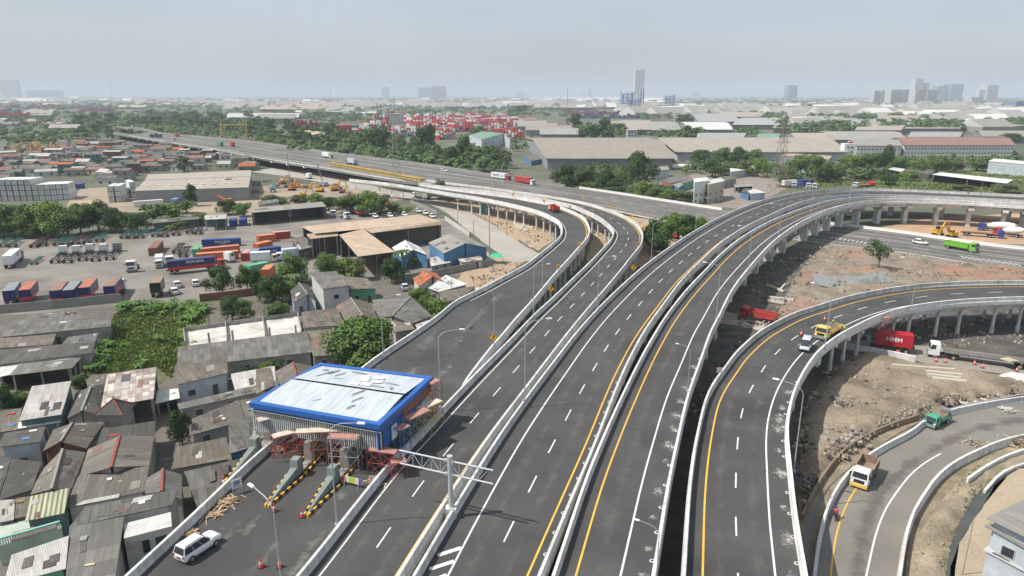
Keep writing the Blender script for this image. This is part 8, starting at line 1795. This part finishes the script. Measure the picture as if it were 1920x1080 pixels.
trees([(428, 402, 372, 46, 'deep'), (458, 406, 380, 40, 'mid'), (515, 388, 366, 54, 'deep'), (560, 384, 366, 46, 'olive'), (592, 386, 362, 40, 'light'), (616, 394, 368, 46, 'deep'), (652, 400, 366, 62, 'mid'), (686, 402, 358, 66, 'light'), (714, 402, 364, 50, 'mid'), (738, 398, 380, 36, 'light')], '{o} tree from the left in the clump behind the long open shed', 'trees behind the long open shed', lod='near')
trees([(465, 545, 498, 36, 'mid'), (488, 566, 508, 42, 'deep'), (512, 572, 514, 62, 'deep'), (556, 532, 476, 60, 'mid'), (545, 564, 524, 46, 'light'), (615, 524, 474, 54, 'mid'), (648, 524, 482, 50, 'light'), (672, 524, 484, 46, 'olive'), (735, 532, 480, 44, 'deep'), (774, 500, 478, 36, 'light'), (436, 602, 552, 46, 'deep'), (462, 600, 560, 36, 'mid'), (520, 606, 566, 50, 'mid'), (528, 590, 570, 36, 'light'), (784, 578, 538, 44, 'light'), (820, 596, 558, 56, 'light'), (802, 588, 554, 44, 'mid')], '{o} tree from the left between the truck yard and the low houses', 'trees around the low houses')
trees([(14, 795, 716, 54, 'deep'), (36, 782, 736, 62, 'mid'), (466, 694, 672, 62, 'deep'), (522, 692, 668, 40, 'mid'), (505, 700, 676, 30, 'light'), (-4, 770, 722, 40, 'deep')], '{o} bush from the left among the grey roofs', 'bushes among the grey roofs', name='bush', cat='bush')
trees([(1222, 466, 414, 52, 'deep'), (1250, 466, 404, 56, 'mid'), (1280, 452, 402, 58, 'mid'), (1306, 440, 406, 38, 'light'), (1232, 478, 440, 44, 'deep'), (1268, 440, 398, 40, 'light'), (1214, 452, 425, 32, 'olive')], '{o} tree from the left in the dark clump beside the red excavator', 'trees beside the red excavator')
trees([(1062, 356, 304, 54, 'deep'), (1096, 360, 312, 56, 'mid'), (1138, 364, 318, 56, 'deep'), (1168, 358, 320, 46, 'mid'), (1112, 366, 336, 44, 'light'), (1150, 372, 340, 52, 'mid'), (1206, 376, 338, 44, 'light'), (1236, 382, 346, 54, 'mid'), (1264, 382, 354, 56, 'light'), (1286, 380, 358, 44, 'olive'), (1188, 374, 346, 40, 'light'), (1044, 346, 318, 30, 'olive'), (1075, 362, 330, 40, 'mid')], '{o} tree from the left behind the bright white highway wall', 'trees behind the white highway wall', lod='near')
trees([(1312, 314, 278, 44, 'deep'), (1350, 312, 277, 44, 'mid'), (1384, 310, 277, 42, 'deep'), (1410, 312, 280, 38, 'mid'), (1335, 332, 300, 52, 'deep'), (1370, 328, 304, 52, 'mid'), (1420, 332, 294, 34, 'light'), (1398, 330, 300, 40, 'olive')], '{o} tree from the left before the long tan factory', 'trees before the tan factory', lod='near')
trees([(1500, 328, 291, 48, 'mid'), (1530, 326, 289, 44, 'light'), (1546, 342, 310, 44, 'deep'), (1590, 322, 289, 48, 'light'), (1624, 320, 287, 48, 'mid'), (1658, 324, 274, 34, 'deep'), (1682, 322, 294, 38, 'mid'), (1722, 328, 299, 48, 'light'), (1756, 326, 290, 52, 'mid'), (1660, 346, 317, 40, 'deep'), (1832, 320, 296, 52, 'mid'), (1790, 322, 300, 44, 'olive'), (1802, 368, 346, 62, 'olive'), (1884, 366, 344, 66, 'olive'), (1892, 268, 248, 42, 'deep'), (1568, 338, 312, 40, 'deep'), (1610, 334, 316, 44, 'olive'), (1470, 348, 318, 36, 'olive'), (1486, 346, 326, 30, 'olive'), (1700, 338, 318, 40, 'light')], '{o} tree from the left around the grass field and white offices', 'trees around the grass field', lod='near')
# belts along the highway
r = random.Random(8); L1 = []
for i in range(62):
 x = lerp(484, 945, i/61)+r.uniform(-4, 4); yf = lerp(268, 330, (x-480)/460); yb = yf-r.choice([3, 8, 15, 22])-r.uniform(0, 4); L1.append((x, yb, yb-r.uniform(20, 34)*(yb/300), r.uniform(26, 42)*(yb/300), r.choice(['deep', 'mid', 'deep', 'olive', 'mid'])))
L1 += [(700, 292, 240, 40, 'deep'), (716, 292, 242, 44, 'deep'), (805, 288, 236, 34, 'deep'), (796, 290, 242, 40, 'deep'), (620, 262, 232, 30, 'deep'), (895, 258, 236, 36, 'mid'), (870, 300, 255, 46, 'mid')]
trees(L1, '{o} tree from the left in the dense strip beyond the highway', 'trees of the strip beyond the highway', lod='far')
L2 = []
for i in range(52):
 x = r.uniform(282, 486); yb = r.uniform(max(222, 222+(x-282)*.02), 226+(x-282)*.17); L2.append((x, yb, yb-r.uniform(13, 19), r.uniform(20, 32), r.choice(['deep', 'mid', 'deep', 'olive'])))
trees(L2, '{o} tree from the left in the forest right of the highway bend', 'trees of the forest at the highway bend', lod='far')
L3 = []
for i in range(44):
 x = r.uniform(150, 345); yb = r.uniform(226, 262+(x-150)*.06)
 if x > 205 and yb < 250+(x-217)*.24-2 and yb > 236+(x-217)*.12: continue
 L3.append((x, yb, yb-r.uniform(14, 22), r.uniform(20, 34), r.choice(['deep', 'mid', 'mid', 'olive'])))
trees(L3, '{o} tree from the left in the wood left of the elevated highway', 'trees of the wood left of the highway', lod='far')
trees([(1110, 265, 231, 38, 'deep'), (1130, 262, 224, 42, 'deep'), (1150, 258, 232, 30, 'mid'), (1095, 262, 240, 30, 'mid'), (1165, 250, 232, 22, 'deep'), (1280, 232, 214, 40, 'deep'), (1290, 258, 236, 36, 'mid'), (1305, 262, 240, 40, 'mid'), (1078, 246, 214, 34, 'deep'), (978, 215, 198, 34, 'deep'), (1510, 212, 196, 30, 'mid')], '{o} tree from the left among the far warehouses', 'trees among the far warehouses', lod='far')
# far woods: one mass that cannot be counted
def wood(zones, label, seed):
 rr = random.Random(seed); k = MB()
 for x0, x1, y0, y1, n, hh, ww in zones:
  for i in range(n):
   b = P(rr.uniform(x0, x1), rr.uniform(y0, y1), 0); H = hh*rr.uniform(.75, 1.25); Wd = ww*rr.uniform(.7, 1.3)
   for q in range(34):
    d = Vector((rr.gauss(0, 1), rr.gauss(0, 1), abs(rr.gauss(.2, .9)))).normalized(); p = b+Vector((d.x*Wd*.5, d.y*Wd*.5, H*.35+d.z*H*.6))*1.0; s = Wd*.30*rr.uniform(.7, 1.4); nn = (d+Vector((0, 0, .4))).normalized(); u = nn.cross(Vector((rr.gauss(0, 1), rr.gauss(0, 1), rr.gauss(0, 1)))).normalized(); v = nn.cross(u); k.face([p-u*s*.5, p+v*s*.4, p+u*s*.5, p-v*s*.4], rr.choice([0, 0, 1]))
 o = k.build('far_woodland', [FOL['deep'], FOL['mid']]); structure(o, 'stuff'); tag(o, label, 'woodland')
wood([(0, 330, 212, 236, 190, 9, 14), (330, 560, 196, 218, 90, 9, 15), (0, 200, 190, 196, 40, 10, 20), (210, 420, 190, 204, 90, 10, 20), (-30, 170, 238, 262, 60, 8, 12), (540, 760, 196, 232, 110, 10, 14), (760, 960, 200, 222, 80, 10, 15), (480, 640, 222, 246, 40, 8, 12), (480, 560, 262, 282, 60, 8, 11), (545, 700, 268, 298, 90, 9, 11), (690, 830, 284, 312, 80, 9, 10), (800, 950, 296, 326, 70, 9, 9), (285, 480, 222, 250, 120, 9, 13), (160, 330, 232, 262, 90, 8, 12), (330, 480, 250, 262, 30, 8, 11), (600, 700, 248, 268, 40, 9, 10), (655, 760, 266, 285, 50, 9, 10), (0, 130, 262, 272, 20, 7, 10), (-60, 480, 183, 192, 150, 13, 40), (-60, 330, 190, 208, 120, 12, 22), (480, 960, 183, 192, 120, 13, 40), (480, 960, 190, 206, 130, 12, 22), (560, 780, 206, 226, 60, 11, 15)], 'far dark green woods at the left fading into haze', 1)
wood([(1240, 1420, 200, 212, 60, 11, 17), (1290, 1320, 212, 216, 14, 11, 16), (1460, 1625, 236, 250, 120, 14, 15), (1515, 1640, 225, 233, 70, 15, 15), (1640, 1800, 237, 249, 110, 14, 15), (1665, 1765, 224, 231, 40, 15, 15), (1440, 1600, 198, 212, 80, 11, 18), (1840, 1940, 236, 244, 40, 15, 15), (1600, 1920, 194, 203, 80, 12, 22), (1640, 1700, 206, 214, 24, 11, 16), (960, 1060, 204, 220, 50, 10, 15), (1270, 1480, 190, 198, 60, 12, 22), (1410, 1470, 214, 224, 24, 9, 13), (1700, 1920, 212, 218, 30, 10, 14), (1200, 1330, 219, 226, 30, 10, 14), (1060, 1190, 318, 350, 40, 5, 6), (1080, 1180, 246, 262, 40, 10, 12), (1440, 1640, 318, 340, 90, 6, 6), (1600, 1920, 300, 318, 80, 5, 7), (1280, 1440, 316, 330, 40, 6, 6), (1480, 1580, 246, 252, 20, 9, 12), (960, 1010, 262, 285, 14, 6, 8), (1230, 1320, 250, 262, 30, 9, 10), (1385, 1420, 248, 258, 14, 9, 10), (1440, 1475, 222, 240, 24, 10, 12), (1170, 1240, 244, 256, 18, 7, 9), (960, 1960, 183, 192, 190, 13, 45), (960, 1960, 190, 200, 170, 13, 30), (1250, 1500, 202, 218, 60, 13, 20), (1480, 1940, 202, 222, 130, 13, 22)], 'far green tree strips between warehouse roofs at the right', 2)
# palms and banana plants
def frond(k, o, a, l, droop, w, m=0, n=6):
 d = Vector((math.cos(a), math.sin(a), 0)); r_ = Vector((-d.y, d.x, 0)); pts = []
 for i in range(n+1): t = i/n; pts.append((o+d*l*t*(1-.15*t)+Vector((0, 0, l*(.75*t-droop*t*t))), w*math.sin(math.pi*min(1, t*.88+.1))))
 for (p, w0), (q, w1) in zip(pts, pts[1:]): k.face([p-r_*w0-Vector((0, 0, w0*.4)), p, q, q-r_*w1-Vector((0, 0, w1*.4))], m); k.face([p, p+r_*w0-Vector((0, 0, w0*.4)), q+r_*w1-Vector((0, 0, w1*.4)), q], m)
PALML = foliage('palm_leaves', (.075, .12, .045), (.05, .08, .03)); BANL = foliage('banana_leaves', (.085, .17, .035), (.05, .11, .022))
def palm(x, yb, h, label, l=3.2):
 t = thing('palm_tree', label, 'palm tree', P(x, yb, 0)); rr = random.Random(int(x)); k = MB(); k.tube([(0, 0, 0), (.2, .1, h*.5), (.1, 0, h)], .24, 8, 0, .16); k.build('trunk', BARK, t)
 k = MB(); [frond(k, Vector((.1, 0, h)), i*.45+rr.uniform(-.15, .15), l*rr.uniform(.8, 1.15), rr.uniform(.75, 1.5), .42) for i in range(16)]; k.build('crown', PALML, t)
palm(757, 528, 8.5, 'tall coconut palm in front of the tan workshop', 4.2); palm(1204, 366, 5.5, 'palm behind the white highway wall', 3); palm(553, 548, 4.5, 'short palm beside the container offices', 2.8)
BP = []
for v in range(3):
 rr = random.Random(v+50); k = MB(); [frond(k, Vector((0, 0, 1.0)), i*.8+rr.uniform(-.3, .3), rr.uniform(1.3, 2.3), rr.uniform(.3, 1.0), .19) for i in range(11)]; o = k.build('tmp', BANL); a = o.data; a.name = 'leaf_crown'; bpy.data.objects.remove(o)
 k = MB(); k.tube([(0, 0, 0), (0, 0, 1.3)], .14, 7, 0, .1); o = k.build('tmp', mat('banana_stem', (.12, .15, .05), .8)); b = o.data; b.name = 'stem'; bpy.data.objects.remove(o); BP.append((a, b))
gz = [(158, 694), (186, 648), (215, 590), (232, 572), (330, 568), (392, 575), (386, 640), (332, 672), (322, 712), (296, 690), (205, 700), (160, 702)]; rr = random.Random(13); L_ = []
while len(L_) < 120:
 x, y = rr.uniform(150, 395), rr.uniform(566, 712)
 if not in_poly(x, y, gz): continue
 if 205 < x < 345 and y > 592 and rr.random() < .95: continue
 t = thing('banana_plant', '', 'banana plant', P(x, y, 0), rr.uniform(0, 6)); a, b = rr.choice(BP); s = rr.uniform(.6, 1.25); t.scale = (s, s, s)
 for nm, d in (('leaf_crown', a), ('stem', b)): o = bpy.data.objects.new(nm, d); COL.objects.link(o); o.parent = t
 L_.append(t)
label_row(L_, '{o} broad-leaved banana plant from the left in the overgrown garden', 'banana plants in the overgrown garden')
def grass(name, label, poly, n, h, m, seed, w=.12):
 rr = random.Random(seed); k = MB(); xs = [p[0] for p in poly]; ys = [p[1] for p in poly]; c = 0
 while c < n:
  x, y = rr.uniform(min(xs), max(xs)), rr.uniform(min(ys), max(ys))
  if not in_poly(x, y, poly): continue
  p = P(x, y, 0); c += 1; a = rr.uniform(0, 6.28); d = Vector((math.cos(a), math.sin(a), 0)); hh = h*rr.uniform(.4, 1.3)
  for q in range(2): u = Vector((rr.gauss(0, 1), rr.gauss(0, 1), 0)).normalized(); e = Vector((rr.gauss(0, .5), rr.gauss(0, .5), 1))*hh; k.face([p-u*w, p+u*w, p+e*.6+u*w*.8, p+e], rr.choice([0, 0, 1]))
 o = k.build(name, m); structure(o, 'stuff'); tag(o, label, 'grass')
GM = [foliage('weed_leaves', (.145, .195, .04), (.09, .125, .03)), foliage('weed_leaves_dark', (.09, .15, .028), (.06, .10, .02))]
grass('undergrowth', 'low green weeds covering the overgrown garden', gz, 7000, .5, GM, 2, .16)
grass('long_grass', 'bright grass on the field behind the high ramp', [(1612, 336), (1700, 323), (1930, 322), (1930, 360), (1760, 361), (1602, 350)], 2600, .7, [GRASS, GM[0]], 3, .5)
grass('dry_grass', 'dry yellowish grass tufts on the bank by the ditch', [(1716, 1080), (1740, 990), (1800, 905), (1850, 855), (1900, 850), (1870, 890), (1800, 960), (1765, 1080)], 1500, .35, [mat('dry_blades', (.30, .25, .13), .9, .25, 2, objvar=.1), mat('dull_blades', (.13, .14, .06), .9, .25, 2)], 4, .05)
grass('weeds', 'weeds at the foot of the highway and yard bushes', [(700, 402), (720, 395), (778, 388), (770, 398), (735, 408)], 300, .6, GM, 6, .3)
grass('weeds', 'rough weeds along the far side of the grass field', [(1450, 352), (1480, 330), (1610, 325), (1600, 348), (1540, 352)], 900, .8, GM, 7, .4)
# ================================================================== PYLONS, CHEMICAL PLANT, TOWERS, TOWN
def pylon(x, yb, yt, wpx, m, label, arms=3):
 b = P(x, yb, 0); D = b.y; v = (yt-540)/F; h = CAM_H-D*(ST+v*CT)/(CT-v*ST); w = wpx/F*(D*CT+CAM_H*ST)
 t = thing('pylon', label, 'pylon', b, .2); k = MB(); n = 9; lv = []
 for i in range(n+1): f = i/n; ww = w*.5*(1-f)**1.1+.45*(w/8); lv.append([Vector((a*ww, c*ww, h*f)) for a, c in ((-1, -1), (1, -1), (1, 1), (-1, 1))])
 th = .085*w/7
 for A, B in zip(lv, lv[1:]):
  for i in range(4): j = (i+1) % 4; k.bar(A[i], B[i], th*1.4); k.bar(A[i], B[j], th); k.bar(A[j], B[i], th); k.bar(B[i], B[j], th)
 k.build('lattice_mast', m, t); k = MB()
 for i in range(arms): z = h*(.66+.13*i); l = w*(.62-.1*i); k.bar((-l, 0, z), (l, 0, z), th*1.5); k.bar((-l, 0, z), (0, 0, z+h*.05), th); k.bar((l, 0, z), (0, 0, z+h*.05), th)
 k.build('cross_arm', m, t)
pylon(1458, 366, 214, 26, mat('pylon_rust', (.25, .19, .165), .7, .1, .1), 'rust-red lattice pylon beside the long tan factory'); pylon(745, 374, 226, 22, mat('pylon_grey', (.30, .29, .28), .6), 'thin grey lattice pylon before the launching girder')
def mast(x, yb, yt, label, w=.5, m=None):
 b = P(x, yb, 0); D = b.y; v = (yt-540)/F; h = CAM_H-D*(ST+v*CT)/(CT-v*ST); t = thing('mast', label, 'mast', b); k = MB(); k.tube([(0, 0, 0), (0, 0, h)], w, 6, 0, w*.5); k.build('pole', m or CONCD, t); k = MB(); k.box((0, 0, h*.9), (w*4, w*.8, w*.8)); k.build('crosspiece', m or CONCD, t)
for a in ((1063, 232, 163, 'thin dark mast left of the chemical plant', .5), (872, 186, 152, 'hazy mast on the horizon left of the white tower block', 1.6), (621, 188, 150, 'hazy mast on the horizon above the yellowish factory', 2.0), (211, 188, 151, 'hazy mast on the far left horizon', 2.2), (950, 443, 405, 'cluttered utility pole beside the service road', .16), (918, 480, 405, 'tall utility pole by the blue-walled building', .16), (888, 448, 412, 'dark wooden pole on the left of the service road', .14), (858, 420, 392, 'thin pole near the white panel fence', .12), (807, 405, 375, 'pole between the parked cars and the service road', .12), (712, 358, 335, 'dark pole below the launching girder', .3), (668, 356, 338, 'thin pole left of the launching girder pole', .2), (848, 575, 472, 'tall thin pole among the low houses', .07), (594, 666, 628, 'leaning thin pole above the brown roofs', .09), (1804, 1078, 978, 'thin reddish pole standing on the sandy ground', .06), (1512, 325, 300, 'white pole among the trees right of the pylon', .25)): mast(*a)
PB = mat('plant_blue', (.05, .17, .42), .6, .1, .05); PS = mat('plant_steel', (.24, .27, .31), .6, .1, .05)
def plant(x, yb, w, h, label):
 t = thing('process_tower', label, 'process tower', P(x, yb, 0)); k = MB()
 for i in range(4):
  for j in range(2):
   xx = -w/2+w*i/3; k.bar((xx, j*w*.4, 0), (xx, j*w*.4, h*(1 if i in (0, 3) else .92)), w*.025)
 for z in range(1, 6):
  for j in range(2): k.bar((-w/2, j*w*.4, h*z/6), (w/2, j*w*.4, h*z/6), w*.025)
 for i in range(3):
  for z in range(0, 5, 2): k.bar((-w/2+w*i/3, 0, h*z/6), (-w/2+w*(i+1)/3, 0, h*(z+1)/6), w*.018)
 k.build('steel_frame', PB, t)
 for i in range(3): k = MB(); k.cyl((-w/3+w*i/3, w*.2, 0), w*.07, h*(.85+.05*i), 12); k.build('column_vessel', PS if i else PB, t, smooth=True)
plant(1176, 206, 44, 62, 'blue chemical process tower, broad and left of the tall chimneys'); plant(1255, 206, 36, 52, 'blue-grey process tower right of the silos'); plant(1190, 207, 40, 40, 'lower blue process frame beside the tall chimneys')
for i, (x, yt, l) in enumerate(((1200.5, 167, 'left one of two dark chimneys before the tall hazy tower'), (1205.5, 167, 'right one of two dark chimneys before the tall hazy tower'), (1185, 175, 'shorter dark chimney inside the blue plant'))):
 b = P(x, 206, 0); v = (yt-540)/F; h = CAM_H-b.y*(ST+v*CT)/(CT-v*ST); t = thing('chimney', l, 'chimney', b); k = MB(); k.tube([(0, 0, 0), (0, 0, h)], 1.8, 12, 0, 1.4); k.build('stack', mat('chimney_dark', (.10, .10, .11), .8), t, smooth=True); k = MB(); k.cyl((0, 0, h), 1.7, 1.2, 12); k.build('rim', CONCD, t)
def tanks(lst, tmpl, grp, m):
 L_ = []
 for x, y, r_, h in lst:
  t = thing('storage_tank', '', 'tank', P(x, y, 0)); k = MB(); k.cyl((0, 0, 0), r_, h, 24); k.tube([(0, 0, h), (0, 0, h+r_*.18)], r_, 24, 0, r_*.1); k.build('shell', m, t, smooth=True); k = MB(); k.cyl((0, 0, h-.4), r_+.15, .5, 24); k.build('rim', CONCD, t); L_.append(t)
 label_row(L_, tmpl, grp)
tanks([(1294, 207, 15, 14), (1315, 207, 15, 15), (1331, 205, 13, 13)], '{o} white storage tank from the left behind the tan flat roof', 'white storage tanks', PW); tanks([(1236, 207, 7, 17), (1243, 207, 7, 17), (1250, 207, 7, 17)], '{o} grey silo from the left beside the chemical plant', 'grey silos', CONCD); tanks([(1343, 204, 12, 13)], '{o} brown storage tank right of the white ones', 'brown storage tank', mat('tank_brown', (.28, .2, .16), .7))
TW = mat('tower_pale', (.55, .56, .58), .7, .05, .02); TWD = mat('tower_blueglass', (.16, .22, .30), .3, .05, .02); TWG = mat('tower_glazing', (.33, .36, .40), .4, .05, .02); TWB = mat('tower_beige', (.50, .47, .43), .8, .06, .02)
def tower(x0, x1, yt, yb, m, label, bands=6, depth=.8, crown=0, name='tower_block'):
 b = P((x0+x1)/2, yb, 0); zc = b.y*CT+CAM_H*ST; w = (x1-x0)/F*zc; v = (yt-540)/F; h = min(232, CAM_H-b.y*(ST+v*CT)/(CT-v*ST)); t = thing(name, label, 'tower block', b, .15)
 k = MB(); k.box((0, 0, h/2), (w, w*depth, h));
 if crown: k.box((0, 0, h+crown/2), (w*.5, w*depth*.5, crown))
 k.build('wall', m, t); k = MB(); n = max(4, int(h/7))
 for i in range(n): k.box((0, 0, h*(i+.55)/n), (w*1.004, w*depth*1.004, h/n*.38))
 k.build('window_band', TWD if m is TWD else TWG, t); k = MB()
 for i in range(bands+1): k.box((-w/2+w*i/bands, -w*depth/2, h/2), (w*.035, w*.03, h*1.002))
 k.build('pier_strip', m, t)
for a in ((1187, 1195, 131, 197, TW, 'left half of the tallest slender tower on the horizon', 3), (1196.5, 1205, 130, 197, TW, 'right half of the tallest slender tower on the horizon', 3), (1472, 1490, 160, 187, TWD, 'solitary bluish tower on the horizon right of centre', 4), (12, 37, 150, 186, TW, 'wide pale tower block on the far left horizon', 4), (717, 730, 163, 183, TWD, 'small bluish block on the horizon left of two wide ones', 3), (785, 806, 164, 184, TWD, 'bluish wide block on the horizon', 4), (808, 836, 162, 186, TWB, 'pale wide block with grid on the horizon', 6), (64, 110, 169, 184, TWD, 'low wide dark block on the far left horizon', 5),
   (1633, 1645, 170, 196, TWB, 'leftmost tower of the pale housing cluster', 3), (1647, 1658, 169, 196, TWB, 'second tower of the pale housing cluster', 3), (1661, 1684, 168, 197, TWB, 'third and widest tower of the pale housing cluster', 5), (1686, 1704, 168, 197, TWB, 'fourth tower of the pale housing cluster', 4), (1706, 1728, 167, 198, TWB, 'fifth tower of the pale housing cluster', 5), (1729, 1748, 168, 198, TWB, 'last tower of the pale housing cluster', 4), (1706, 1722, 147, 190, TW, 'tall ghostly tower rising above the pale housing cluster', 3), (1728, 1736, 155, 190, TW, 'thin ghostly tower right of the tallest ghostly one', 2), (1748, 1768, 161, 188, TWD, 'hazy bluish tower right of the housing cluster', 4), (1772, 1796, 158, 188, TWD, 'taller hazy bluish tower right of the housing cluster', 4),
   (1829, 1842, 168, 190, TW, 'white stepped tower, left of the pink-roofed one', 3), (1840, 1862, 160, 190, TWB, 'pinkish tall block near the right edge', 4), (1812, 1836, 182, 194, TWB, 'low red-roofed block near the right edge', 3), (1865, 1887, 194, 212, TW, 'white blank office block at the right edge', 2), (1888, 1925, 190, 213, TWD, 'dark banded office block at the right edge', 6), (1296, 1312, 171, 182, TW, 'tiny pale block on the horizon right of the tallest tower', 3), (1084, 1096, 170, 182, TW, 'tiny pale blocks on the horizon left of the tallest tower', 3), (1103, 1109, 165, 182, TWD, 'tiny dark block with antenna on the horizon', 2), (965, 985, 174, 182, TW, 'small white terminal building on the horizon', 4)):
 tower(*a)
def town(name, zones, label, seed, pal=(0, 0, 1, 2, 2, 3, 5, 5, 5, 0)):
 r = random.Random(seed); k = MB()
 for x0, x1, y0, y1, n, wmin, wmax, hmax in zones:
  for i in range(n):
   y = y0+(y1-y0)*r.random()**.8; p = P(r.uniform(x0, x1), y, 0); w, d, h = r.uniform(wmin, wmax), r.uniform(wmin, wmax)*.7, r.uniform(3.5, hmax); rz = r.gauss(.1, .25); m = r.choice(pal); ca, sa = math.cos(rz), math.sin(rz)
   def q(a, b, z): return Vector((p.x+a*ca-b*sa, p.y+a*sa+b*ca, z))
   b_ = [q(-w/2, -d/2, 0), q(w/2, -d/2, 0), q(w/2, d/2, 0), q(-w/2, d/2, 0)]; t_ = [q(-w/2, -d/2, h), q(w/2, -d/2, h), q(w/2, d/2, h), q(-w/2, d/2, h)]; k.hexa(b_, t_, r.choice([0, 4, 5, 4]), False)
   rg = [q(-w/2, 0, h+d*.22), q(w/2, 0, h+d*.22)]; k.face([t_[0], t_[1], rg[1], rg[0]], m); k.face([rg[0], rg[1], t_[2], t_[3]], m); k.face([t_[1], t_[2], rg[1]], 4); k.face([t_[3], t_[0], rg[0]], 4)
 o = k.build(name, [RG['lgrey'], RG['rtan'], RG['white'], RG['tile'], WL['white'], RG['grey'], RG['tand'], RG['steel']]); structure(o, 'stuff'); tag(o, label, 'townscape')
town('far_town', [(-80, 560, 181, 200, 260, 15, 45, 10), (420, 980, 181, 202, 560, 12, 40, 11), (960, 1300, 180, 192, 200, 14, 40, 10), (1250, 1640, 184, 200, 380, 12, 34, 9), (1600, 2000, 190, 206, 320, 12, 36, 10), (560, 760, 200, 218, 70, 12, 28, 8), (-60, 160, 226, 240, 40, 9, 18, 6), (290, 480, 188, 200, 90, 14, 36, 8)], 'far-off town of low roofs dissolving into haze', 5)
town('far_warehouses', [(1180, 1480, 198, 218, 80, 40, 100, 9), (1480, 1960, 198, 224, 130, 40, 110, 9), (1480, 1960, 226, 248, 22, 35, 70, 8), (-60, 240, 185, 192, 40, 60, 140, 9), (240, 480, 186, 196, 30, 50, 110, 9), (420, 980, 186, 204, 80, 50, 110, 9), (960, 1180, 186, 204, 40, 50, 110, 9)], 'far-off grey warehouse roofs between the trees', 6, (0, 0, 0, 2, 6, 7, 7, 0))
